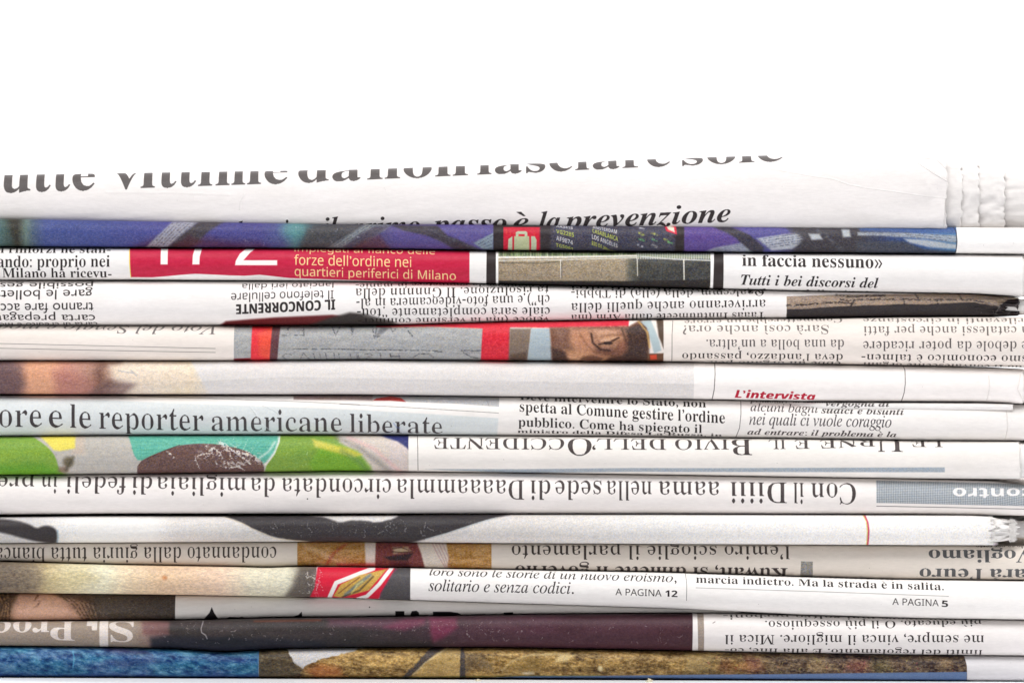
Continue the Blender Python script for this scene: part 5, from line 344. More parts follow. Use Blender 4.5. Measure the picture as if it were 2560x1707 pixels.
[120380,115,378,72,140,-8,52,4,45,13,37,21,28,30,16,38,6,46,-3,28,-8,24,-15,20,-18,18,-22,16,-45,25,-16,10,-11,8,-7,8,-4,9,-1,10,1,11,5,9,9,8,10,5,12,3,12,1,17,-1,18,-3,17,-6,33,-14,16,-9,38,84,-22,12,-23,10,-23,6,-24,5,-24,3,-25,1,-48,-4,-41,-12,-33,-20,-25,-27,-15,-35,-5,-41,3,-26,7,-23,12,-18,17,-17,21,-16,25,-16,24,-13,17,-12,12,-10,7,-9,4,-9,2,-11,-3,-14,-7,-12,-12,-9,-15,-7,-16,-4,-18,-1,-22,1,-21,3,-21,5,-21,7,-20,9,-20,10,0,-96,18,-9,20,-6,20,-5,22,-3,24,-2],
[120380,116,328,34,160,-8,21,1,20,2,18,3,17,4,15,5,13,6,0,88,-63,-14,-18,3,-7,4,-5,5,-4,8,-1,9,1,13,2,8,45,210,110,0,19,90,-110,0,19,93,-76,0,-51,-92,-77,-33,-11,-58,59,0,-45,-210,-4,-30,-1,-14,4,-34,10,-26,18,-19,23,-12,27,-8],
[120380,118,410,14,94,0,126,0,236,437,-126,0,-128,-257,-13,-33,-10,-29,-4,0,0,48,-1,17,0,14,-1,11,-18,229,-115,0],
[120380,76,414,6,21,0,319,0,21,100,-200,0,100,471,-119,0],
[120380,8217,175,16,47,356,0,15,23,28,9,28,0,30,-22,8,-15,16,-5,23,6,27,17,16,25,6,28,-10,19,-27,6,-38,-10,-54,-31,-42],
]
_GLYPHS = {}
for g_ in GLYPH_NUMBERS:
    ls_ = []; i_ = 3
    while i_ < len(g_):
        n_ = g_[i_]; ls_.append(g_[i_ + 1:i_ + 1 + 2 * n_]); i_ += 1 + 2 * n_
    _GLYPHS[(g_[0], g_[1])] = (g_[2], ls_)
def char_edges(c, st):
    """outline edges (x0, y0, x1, y1) in em, and advance"""
    b = BASE[st][0]
    adv, loops = _GLYPHS.get((b or 0, ord(c)), (300, []))
    es = []
    for l in loops:
        P = np.cumsum(np.array(l, np.float32).reshape(-1, 2), 0) / 800.0
        es.append(np.concatenate([P, np.roll(P, -1, 0)], 1))
    return (np.concatenate(es) if es else np.zeros((0, 4), np.float32)), adv / 800.0

ACC = {'à': 'a', 'è': 'e', 'ì': 'i', 'ò': 'o', 'ù': 'u'}
BASE = {'SB': (0x1D400, 0x1D7CE), 'SR': (0x1D400, 0x1D7CE), 'SM': (0x1D400, 0x1D7CE), 'SI': (0x1D434, None),
        'SBI': (0x1D468, None), 'N': (0x1D5A0, 0x1D7E2), 'NB': (0x1D5D4, 0x1D7EC), 'D': (None, None), 'NBI': (0x1D63C, 0x1D7EC)}
_gl = {}
def glyph(c, st):
    """-> (mask rows from ascender 1.0 em down to -0.35 em, left offset px, advance em)"""
    key = (c, st)
    if key in _gl: return _gl[key]
    base = ACC.get(c)
    if c == ' ':
        r = (None, 0, 0.26 if st[0] == 'S' else 0.28); _gl[key] = r; return r
    e, adv = char_edges(base or c, st)
    H = int(EM * 1.35); pad = 8
    if len(e) == 0:
        r = (None, 0, adv); _gl[key] = r; return r
    x0 = e[:, [0, 2]].min() * EM; x1 = e[:, [0, 2]].max() * EM
    W = int(x1 - x0) + 2 * pad + 4
    M = np.zeros((H, W), np.float32)
    ax, ay, bx, by = e[:, 0] * EM - x0 + pad, e[:, 1], e[:, 2] * EM - x0 + pad, e[:, 3]
    thin = {'SR': 0.047, 'SM': 0.018}.get(st, 0.0) * EM if c.isalnum() or base else 0
    for r_ in range(H):
        y = 1.0 - (r_ + 0.5) / EM
        hit = (ay > y) != (by > y)
        if not hit.any(): continue
        xs = np.sort(ax[hit] + (y - ay[hit]) / (by[hit] - ay[hit]) * (bx[hit] - ax[hit]))
        for a, b in zip(xs[0::2], xs[1::2]):
            if thin:
                L = b - a; L2 = max(min(L, 0.052 * EM), L - thin); a += (L - L2) / 2; b -= (L - L2) / 2
            i0, i1 = int(a), int(b)
            if i0 == i1: M[r_, i0] += b - a
            else:
                M[r_, i0] += 1 - (a - i0); M[r_, i0 + 1:i1] += 1; M[r_, i1] += b - i1
    if base:
        # grave accent over the letter
        cx = W / 2 + (0.05 * EM if 'I' in st else 0); top = 0.70
        wgt = 0.055 if st not in ('SB', 'NB', 'SBI') else 0.075
        if base == 'i': M[:int(EM * 0.44), :] = 0
        for r_ in range(int(EM * (1 - top)), int(EM * (1 - 0.53))):
            f = (r_ - EM * (1 - top)) / (EM * 0.17)
            c0 = cx - 0.11 * EM + f * 0.15 * EM; w0 = (wgt * (1.5 - 0.9 * f)) * EM
            M[r_, max(0, int(c0 - w0 / 2)):int(c0 + w0 / 2) + 1] = 1
    r = (np.clip(M, 0, 1), int(round(x0)) - pad, adv)
    _gl[key] = r
    return r

def strip(s, st, track=0.0):
    """mask of a whole string; ^ before a letter makes it a large capital"""
    adv = 0.0; items = []; i = 0
    while i < len(s):
        c = s[i]; sc_ = 1.0
        if c == '^': i += 1; c = s[i]; sc_ = 1.42
        g, off, a = glyph(c, st)
        if g is not None: items.append((g, off, adv, sc_))
        adv += a * sc_ + track; i += 1
    H = int(EM * 1.35); W = int(adv * EM) + 60
    M = np.zeros((H, W + 80), np.float32)
    for g, off, a, sc_ in items:
        x = int(a * EM) + off + 30
        if sc_ != 1.0:
            h, w = g.shape; h2, w2 = int(h * sc_), int(w * sc_)
            yy = np.clip((np.arange(h2) / sc_).astype(int), 0, h - 1); xx = np.clip((np.arange(w2) / sc_).astype(int), 0, w - 1)
            g = g[yy][:, xx]
            cut = int(EM * sc_) - EM
            g = g[cut:cut + H]
            x = int(a * EM) + int(off * sc_) + 30
        if x < 0: g = g[:, -x:]; x = 0
        w = min(g.shape[1], M.shape[1] - x); h = min(H, g.shape[0])
        M[:h, x:x + w] = np.maximum(M[:h, x:x + w], g[:h, :w])
    cols = np.where(M.max(0) > 0.3)[0]
    return M, cols[0], cols[-1] + 1

def boxblur(M, ky, kx):
    if kx > 1:
        c = np.cumsum(np.pad(M, ((0, 0), (kx // 2 + 1, kx - kx // 2 - 1)), mode='edge'), 1)
        M = (c[:, kx:] - c[:, :-kx]) / kx
    if ky > 1:
        c = np.cumsum(np.pad(M, ((ky // 2 + 1, ky - ky // 2 - 1), (0, 0)), mode='edge'), 0)
        M = (c[ky:] - c[:-ky]) / ky
    return M

# ------------------------------------------------------------------ the printed sheet of one fold
SC = 1.3                            # texels per photo pixel
XL, XR = -300.0, 2640.0
TPAD = 0.2                          # print continues this share of the arc past both tangents
PAPER = np.array([231, 227, 224], np.float32)
INK = (28, 22, 22)
Kz = 900.0 / 2352.0

def profile(nt, nb, D, N=160):
    """cross-section of the fold: z from 0 (top) to 1 (bottom), depth y (in heights, forward), arc length"""
    ph = np.linspace(0, math.pi, N)
    c = np.cos(ph); s = np.abs(np.sin(ph))
    n = np.where(c > 0, nt, nb)
    z = np.sign(c) * np.abs(c) ** (2 / n); y = s ** (2 / n)
    q = (1 - z) / 2; d = y * D
    # resample on even arc length
    L = np.concatenate([[0], np.cumsum(np.hypot(np.diff(q), np.diff(d)))])
    t = np.linspace(0, 1, N) * L[-1]
    return np.interp(t, L, q), np.interp(t, L, d), L[-1]

# paper stock differs from paper to paper: some pinker, some yellower
TINT = {1: (.965, .96, .962), 15: (.95, .95, .96), 3: (.99, .99, .99), 4: (1, .995, .995), 5: (1, .988, .978), 6: (1, .99, .985), 7: (.99, .986, .98), 8: (.992, .985, .975), 9: (1, .99, .986),
        10: (.99, .987, .982), 11: (.99, .977, .962), 12: (1, .997, .994), 13: (.99, .985, .98), 14: (.985, .973, .968)}
class Sheet:
    def __init__(s, T, B, nt=2.0, nb=2.0, D=0.46, paper=PAPER, seed=1):
        s.T, s.B = T, B
        s.q, s.d, s.Lf = profile(nt, nb, D)
        s.tt = np.linspace(0, 1, len(s.q))
        hm = max(b - t for t, b in ((interp_s(x, T), interp_s(x, B)) for x in (0, 600, 1280, 1900, 2500)))
        s.H = int(hm * s.Lf * (1 + 2 * TPAD) * SC); s.W = int((XR - XL) * SC)
        s.C = np.empty((s.H, s.W, 3), np.float32); s.C[:] = paper
        s.hgt = np.zeros((s.H, s.W), np.float32)
        s.px = XL + (np.arange(s.W) + 0.5) / SC
        s.t = -TPAD + (np.arange(s.H) + 0.5) / s.H * (1 + 2 * TPAD)
        s.Tx = interp_s(s.px, T); s.hx = interp_s(s.px, B) - s.Tx
        s.qt = s.q_of_t(s.t)
        s.seed = seed
        s.ox, s.oy = 0.0, 0.0; s.k = 1.0
        s.pic = np.zeros((s.H, s.W), np.float32)
        s.coarse = []; s.rd = 0.0; s.wd = 0.0
    def q_of_t(s, t):
        e = np.interp(t, s.tt, s.q)
        return np.where(t < 0, t * s.Lf, np.where(t > 1, 1 + (t - 1) * s.Lf, e))
    def S_at(s, px, py):
        """arc length (photo px) of the point seen at photo position"""
        T = interp_s(px, s.T); h = interp_s(px, s.B) - T
        q = (py - T) / h
        t = np.interp(q, s.q, s.tt)
        t = np.where(q < 0, q / s.Lf, np.where(q > 1, 1 + (q - 1) / s.Lf, t))
        return t * s.Lf * h
    def at(s, ox, oy, k=Kz): s.ox, s.oy, s.k = ox, oy, k; return s
    def P(s, pts): return [(s.ox + x * s.k, s.oy + y * s.k) for x, y in pts]
    def region(s, x0, x1):
        a = max(0, int((x0 - XL) * SC)); b = min(s.W, int((x1 - XL) * SC) + 1)
        return a, b
    def XY(s, a, b, r0=0, r1=None):
        r1 = s.H if r1 is None else r1
        X = np.broadcast_to(s.px[a:b], (r1 - r0, b - a))
        Y = s.Tx[a:b] + s.qt[r0:r1, None] * s.hx[a:b]
        return X, Y
    def rows(s, a, b, ya, yb):
        c = np.unique(np.linspace(a, b - 1, 9).astype(int))
        Y = s.Tx[c] + s.qt[:, None] * s.hx[c]
        ok = np.where((Y.max(1) >= ya - 3) & (Y.min(1) <= yb + 3))[0]
        return (ok[0], ok[-1] + 1) if len(ok) else (0, 0)
    def sdf(s, pts, X, Y):
        d = np.full(X.shape, 1e9, np.float32); ins = np.zeros(X.shape, bool)
        n = len(pts)
        for i in range(n):
            x0, y0 = pts[i]; x1, y1 = pts[(i + 1) % n]
            dx, dy = x1 - x0, y1 - y0; l = dx * dx + dy * dy + 1e-9
            u = np.clip(((X - x0) * dx + (Y - y0) * dy) / l, 0, 1)
            dd = (X - x0 - u * dx) ** 2 + (Y - y0 - u * dy) ** 2
            np.minimum(d, dd, out=d)
            if y0 != y1:
                c = ((y0 > Y) != (y1 > Y)) & (X < (x1 - x0) * (Y - y0) / (y1 - y0) + x0)
                ins ^= c
        d = np.sqrt(d)
        return np.where(ins, -d, d)
    def mix(s, a, b, m, colr, pic=None, r0=0, r1=None):
        c = np.array(colr, np.float32)
        s.C[r0:r1, a:b] += (c - s.C[r0:r1, a:b]) * m[..., None]
        if pic is not None: s.pic[r0:r1, a:b] += (pic - s.pic[r0:r1, a:b]) * m
    def poly(s, pts, colr, blur=1.0, alpha=1.0, pic=None, wob=0, freq=14, smooth=0):
        """blur in current units; pic = halftone strength there; wob = uneven edge"""
        wob = wob or s.wd
        for _ in range(smooth):         # round the corners
            pts = [q for (x0, y0), (x1, y1) in zip(pts, pts[1:] + pts[:1]) for q in ((x0 * .75 + x1 * .25, y0 * .75 + y1 * .25), (x0 * .25 + x1 * .75, y0 * .25 + y1 * .75))]
        pts = s.P(pts); bl = max(0.35, blur * s.k)
        xs = [p[0] for p in pts]
        a, b = s.region(min(xs) - 2 * bl - wob * s.k, max(xs) + 2 * bl + wob * s.k)
        if b <= a: return
        ys = [p[1] for p in pts]; mg = 2 * bl + wob * s.k
        r0, r1 = s.rows(a, b, min(ys) - mg, max(ys) + mg)
        if r1 <= r0: return
        X, Y = s.XY(a, b, r0, r1)
        d = s.sdf(pts, X, Y)
        if wob: d = d + (fbm(d.shape, freq, freq, s.seed + a, 3) - 0.5) * 2 * wob * s.k
        m = np.clip(0.5 - d / (2 * bl), 0, 1); m = m * m * (3 - 2 * m) * alpha
        s.mix(a, b, m, colr, pic, r0, r1)
    def ell(s, cx, cy, rx, ry, colr, blur=1.0, alpha=1.0, rot=0, pic=None):
        n = 18; r = math.radians(rot)
        s.poly([(cx + rx * math.cos(i / n * 6.2832) * math.cos(r) - ry * math.sin(i / n * 6.2832) * math.sin(r),
                 cy + rx * math.cos(i / n * 6.2832) * math.sin(r) + ry * math.sin(i / n * 6.2832) * math.cos(r)) for i in range(n)],
               colr, blur, alpha, pic)
    def line(s, pts, w, colr, blur=0.8, alpha=1.0, h=0.0, rough=0.0):
        rough = rough or s.rd
        pts = s.P(pts); w = w * s.k; bl = max(0.35, blur * s.k)
        xs = [p[0] for p in pts]
        a, b = s.region(min(xs) - w - 2 * bl, max(xs) + w + 2 * bl)
        if b <= a: return
        ys = [p[1] for p in pts]
        r0, r1 = s.rows(a, b, min(ys) - w - 2 * bl, max(ys) + w + 2 * bl)
        if r1 <= r0: return
        X, Y = s.XY(a, b, r0, r1)
        d = np.full(X.shape, 1e9, np.float32)
        for (x0, y0), (x1, y1) in zip(pts, pts[1:]):
            dx, dy = x1 - x0, y1 - y0; l = dx * dx + dy * dy + 1e-9
            u = np.clip(((X - x0) * dx + (Y - y0) * dy) / l, 0, 1)
            np.minimum(d, (X - x0 - u * dx) ** 2 + (Y - y0 - u * dy) ** 2, out=d)
        d = np.sqrt(d)
        if rough:
            d = d + (vnoise(d.shape, 3.1, 3.7, s.seed + a + r0) - 0.5) * rough * 3.2
        m = np.clip(0.5 - (d - w / 2) / (2 * bl), 0, 1) * alpha
        if rough: m *= np.clip(vnoise(d.shape, 5, 6, s.seed + a + r1) * 2.4 - 0.5, 0, 1)
        if colr is not None: s.mix(a, b, m, colr, None, r0, r1)
        if h: s.hgt[r0:r1, a:b] += h * m
    def hgrad(s, stops, y0=None, y1=None, blur=2, pic=None):
        """picture whose colour runs along x; stops = (x, colour)"""
        xs = [s.ox + p[0] * s.k for p in stops]
        a, b = s.region(xs[0], xs[-1])
        g = np.stack([np.interp(s.px[a:b], xs, [p[1][i] for p in stops]) for i in range(3)], -1).astype(np.float32)
        X, Y = s.XY(a, b)
        m = np.ones(X.shape, np.float32)
        if y0 is not None: m *= np.clip((Y - (s.oy + y0 * s.k)) / (blur * s.k) + 0.5, 0, 1)
        if y1 is not None: m *= np.clip(((s.oy + y1 * s.k) - Y) / (blur * s.k) + 0.5, 0, 1)
        s.C[:, a:b] += (g[None] - s.C[:, a:b]) * m[..., None]
        if pic is not None: s.pic[:, a:b] += (pic - s.pic[:, a:b]) * m
    def mottle(s, x0, x1, amp, cy=8, cx=20, tint=(1, 1, 1), seed=0, octv=3, y0=None, y1=None, dirn=0.0, sharp=0):
        xa, xb = s.ox + x0 * s.k, s.ox + x1 * s.k
        a, b = s.region(xa, xb)
        n = fbm((s.H, b - a + s.H), cy * SC, cx * SC, s.seed * 31 + seed, octv) * 2 - 1
        if dirn:
            out = np.empty((s.H, b - a), np.float32)
            for r in range(s.H):
                o = int(r * dirn) % s.H if dirn > 0 else s.H + int(r * dirn) % -s.H
                o = max(0, min(s.H, o)); out[r] = n[r, o:o + b - a]
            n = out
        else: n = n[:, :b - a]
        if sharp: n = np.clip(n * sharp, -1, 1)
        m = np.ones(n.shape, np.float32)
        if y0 is not None or y1 is not None:
            X, Y = s.XY(a, b)
            if y0 is not None: m *= np.clip((Y - (s.oy + y0 * s.k)) / 3 + 0.5, 0, 1)
            if y1 is not None: m *= np.clip(((s.oy + y1 * s.k) - Y) / 3 + 0.5, 0, 1)
        # fade the ends of the patch
        f = np.minimum(np.arange(b - a), np.arange(b - a)[::-1]) / 6.0
        m *= np.clip(f, 0, 1)[None]
        s.C[:, a:b] += (n * m * amp)[..., None] * np.array(tint, np.float32)
    def text(s, st, string, x0, y0, x1, y1, size, flip=False, colr=INK, track=0.0, alpha=0.96, ymid=None, xtop=False, fat=0.0):
        """string from (x0,y0) to (x1,y1) along its baseline; size = em measured on the paper"""
        if flip and x1 > x0: x0, x1, y0, y1 = x1, x0, y1, y0
        M, c0, c1 = strip(string, st, track)
        (X0, Y0), (X1, Y1) = s.P([(x0, y0), (x1, y1)])
        em = size * s.k
        fx = (c1 - c0) / abs(X1 - X0)       # strip px per photo px
        fy = EM / em
        M = boxblur(M, max(1, int(fy / SC)), max(1, int(fx / SC)))
        if fat: M = np.clip(boxblur(M, 3, 7) * (1 + fat), 0, 1)
        a, b = s.region(min(X0, X1) - em * 0.1, max(X0, X1) + em * 0.1)
        if b <= a: return
        px = s.px[a:b]
        yb = Y0 + (px - X0) / (X1 - X0) * (Y1 - Y0)
        if ymid is not None:
            u = np.clip((px - X0) / (X1 - X0), 0, 1); yb = yb + 4 * u * (1 - u) * ymid * s.k
        Sb = s.S_at(px, yb)
        if xtop: Sb = Sb + (-1 if flip else 1) * 0.455 * em
        S = s.t[:, None] * s.Lf * s.hx[a:b]
        sg = -1.0 if flip else 1.0
        v = (EM - (Sb - S) * sg * fy)       # row in strip
        u = c0 + (px - X0) * (1 if X1 > X0 else -1) * fx
        ui = np.broadcast_to(u, v.shape)
        ok = (v > 1) & (v < M.shape[0] - 2) & (ui > 1) & (ui < M.shape[1] - 2)
        if not ok.any(): return
        vv = v[ok]; uu = ui[ok]
        iv = vv.astype(int); iu = uu.astype(int); fv = vv - iv; fu = uu - iu
        val = (M[iv, iu] * (1 - fu) + M[iv, iu + 1] * fu) * (1 - fv) + (M[iv + 1, iu] * (1 - fu) + M[iv + 1, iu + 1] * fu) * fv
        m = np.zeros(v.shape, np.float32); m[ok] = np.clip((val - 0.43) * 1.8 + 0.5, 0, 1) * alpha
        n = vnoise(m.shape, 1.6, 1.6, s.seed + a)          # uneven inking
        m *= 0.90 + 0.10 * n
        s.mix(a, b, m, colr)
    def scratches(s, x0, x1, y0, y1, n, colr=(200, 190, 185), seed=0, ln=30, alpha=0.6, w=1.2, vert=True):
        r = random.Random(s.seed * 77 + seed)
        for i in range(n):
            x = r.uniform(x0, x1); y = r.uniform(y0, y1); L = ln * r.uniform(0.4, 1.6)
            an = r.gauss(math.pi / 2, 0.5) if vert else r.uniform(0, 3.14)
            pts = [(x, y)]
            for j in range(4):
                an += r.gauss(0, 0.8); x += math.cos(an) * L / 4; y += math.sin(an) * L / 4; pts.append((x, y))
            s.line(pts, w * r.uniform(0.8, 2.4), colr, 1.4, alpha * r.uniform(0.4, 1), h=0.12, rough=1.0)
    def wear(s, x0, x1, y0, y1, amount=0.5, colr=(205, 197, 190), seed=0, cell=6):
        """ink rubbed off in flecks"""
        a, b = s.region(s.ox + x0 * s.k, s.ox + x1 * s.k)
        X, Y = s.XY(a, b)
        n = fbm(X.shape, cell, cell * 1.3, s.seed * 13 + seed, 4)
        thr = np.quantile(n[::4, ::4], 1 - 0.12 * amount)
        cx = (s.ox + (x0 + x1) / 2 * s.k); hw = (x1 - x0) / 2 * s.k
        cy = (s.oy + (y0 + y1) / 2 * s.k); hh = (y1 - y0) / 2 * s.k
        fall = np.clip(1.2 - ((X - cx) / hw) ** 2 - ((Y - cy) / hh) ** 2, 0, 1)
        m = np.clip((n - thr) * 18, 0, 1) * fall * 0.8
        s.mix(a, b, m, colr)
    def finish(s, name):
        C = s.C
        C *= np.array(TINT.get(s.seed, (1, 1, 1)), np.float32)
        # halftone screens of the printed pictures, one angle for each ink
        yy = (np.arange(s.H) / SC)[:, None].astype(np.float32); xx = (np.arange(s.W) / SC)[None].astype(np.float32)
        for ch, (ang, per) in enumerate(((15, 3.3), (75, 3.4), (45, 3.35))):
            a = math.radians(ang); k = 2 * math.pi / per
            u = (xx * math.cos(a) + yy * math.sin(a)) * k; v = (-xx * math.sin(a) + yy * math.cos(a)) * k
            w = np.sin(u) * np.sin(v)
            lum = C[..., ch] / 255.0
            C[..., ch] += w * s.pic * 80 * (0.25 + lum * (1 - lum) * 3.0)
        for xa, xb, ya, yb, per, amp in s.coarse:
            a, b = s.region(xa, xb); r0, r1 = s.rows(a, b, ya, yb)
            X, Y = s.XY(a, b, r0, r1)
            S = s.t[r0:r1, None] * s.Lf * s.hx[a:b]
            k = 2 * math.pi / per
            w = np.sin((X + S) * 0.7071 * k) * np.sin((X - S) * 0.7071 * k)
            lum = C[r0:r1, a:b].mean(-1) / 255
            m = ((Y > ya) & (Y < yb)) * np.clip((0.86 - lum) * 6, 0, 1)
            C[r0:r1, a:b] += (np.tanh(w * 2.5) * amp * m)[..., None]
        g = rng.standard_normal((s.H, s.W), np.float32)
        C += (g * (1.2 + s.pic * 9))[..., None]
        g = rng.standard_normal((s.H // 2 + 1, s.W // 2 + 1), np.float32)
        g = np.repeat(np.repeat(g, 2, 0), 2, 1)[:s.H, :s.W]
        C += ((fbm((s.H, s.W), 3.2, 4.2, s.seed + 900, 2) - 0.5) * s.pic * 62)[..., None] * np.array([1, 0.96, 0.9], np.float32)
        C += (g * s.pic * 13)[..., None] * np.array([1, 0.4, -0.8], np.float32)
        # ink that never quite covers the sheet: paper tone clouds, fibres, specks
        n = fbm((s.H, s.W), 50, 160, s.seed + 400, 3) - 0.5
        C += (n * 9)[..., None] * np.array([1, 1.0, 1.15], np.float32)
        r = random.Random(s.seed)
        for i in range(120):
            x = r.uniform(0, s.W - 12); y = r.uniform(0, s.H - 6); L = r.randint(2, 9); dv = r.uniform(-22, 4)
            sl = r.uniform(-0.6, 0.6)
            for j in range(L): 
                yi = int(y + j * sl)
                if 0 <= yi < s.H: C[yi, int(x) + j] += dv
        for i in range(26):
            x = r.randint(1, s.W - 3); y = r.randint(1, s.H - 3); C[y:y + 2, x:x + 2] -= r.uniform(20, 80)
        img = bpy.data.images.new(name, s.W, s.H, alpha=True)
        A = np.empty((s.H, s.W, 4), np.float32)
        A[..., :3] = np.clip(C, 14, 244) / 255.0
        A[..., 3] = np.clip(0.5 + s.hgt, 0.02, 1)
        img.alpha_mode = 'CHANNEL_PACKED'
        img.pixels.foreach_set(np.ascontiguousarray(A[::-1]).ravel())
        img.update(); img.pack()
        return img

# ------------------------------------------------------------------ materials
def paper_material(name, img=None, colour=(0.80, 0.775, 0.75), rough=0.5):
    m = bpy.data.materials.new(name); m.use_nodes = True
    nt = m.node_tree; N = nt.nodes; L = nt.links
    p = N['Principled BSDF']
    p.inputs['Roughness'].default_value = rough
    p.inputs['Specular IOR Level'].default_value = 0.15
    tc = N.new('ShaderNodeTexCoord')
    mp = N.new('ShaderNodeMapping'); mp.inputs['Scale'].default_value = (350, 900, 1400)
    L.new(tc.outputs['Object'], mp.inputs['Vector'])
    nz = N.new('ShaderNodeTexNoise'); nz.inputs['Scale'].default_value = 1.6; nz.inputs['Detail'].default_value = 5
    L.new(mp.outputs[0], nz.inputs['Vector'])
    b1 = N.new('ShaderNodeBump'); b1.inputs['Strength'].default_value = 0.35; b1.inputs['Distance'].default_value = 0.00010
    L.new(nz.outputs['Fac'], b1.inputs['Height'])
    nz2 = N.new('ShaderNodeTexNoise'); nz2.inputs['Scale'].default_value = 55; nz2.inputs['Detail'].default_value = 4
    mp2 = N.new('ShaderNodeMapping'); mp2.inputs['Scale'].default_value = (0.6, 1.3, 1.6)
    L.new(tc.outputs['Object'], mp2.inputs['Vector']); L.new(mp2.outputs[0], nz2.inputs['Vector'])
    b2 = N.new('ShaderNodeBump'); b2.inputs['Strength'].default_value = 0.5; b2.inputs['Distance'].default_value = 0.0008
    L.new(nz2.outputs['Fac'], b2.inputs['Height']); L.new(b1.outputs[0], b2.inputs['Normal'])
    last = b2
    mix = N.new('ShaderNodeMix'); mix.data_type = 'RGBA'; mix.blend_type = 'MULTIPLY'
    mix.inputs[0].default_value = 1.0
    cr = N.new('ShaderNodeMapRange'); cr.inputs['From Min'].default_value = 0.3; cr.inputs['From Max'].default_value = 0.7
    cr.inputs['To Min'].default_value = 0.955; cr.inputs['To Max'].default_value = 1.02
    L.new(nz.outputs['Fac'], cr.inputs['Value'])
    L.new(cr.outputs[0], mix.inputs[7])
    if img:
        uv = N.new('ShaderNodeUVMap'); uv.uv_map = 'UVMap'
        it = N.new('ShaderNodeTexImage'); it.image = img; it.extension = 'EXTEND'; it.interpolation = 'Linear'
        L.new(uv.outputs[0], it.inputs['Vector'])
        L.new(it.outputs['Color'], mix.inputs[6])
        b3 = N.new('ShaderNodeBump'); b3.inputs['Strength'].default_value = 0.9; b3.inputs['Distance'].default_value = 0.0012
        L.new(it.outputs['Alpha'], b3.inputs['Height']); L.new(b2.outputs[0], b3.inputs['Normal']); last = b3
    else:
        mix.inputs[6].default_value = (*colour, 1)
    L.new(mix.outputs[2], p.inputs['Base Color'])
    L.new(last.outputs[0], p.inputs['Normal'])
    return m
PLAIN = paper_material('newsprint_plain')
PLAIN_SOFT = paper_material('newsprint_page_ends', colour=(0.70, 0.67, 0.65))  # darker copy of the plain newsprint, shading of the page ends in its colour
PLAIN_GREY = paper_material('newsprint_inner', colour=(0.66, 0.63, 0.61))

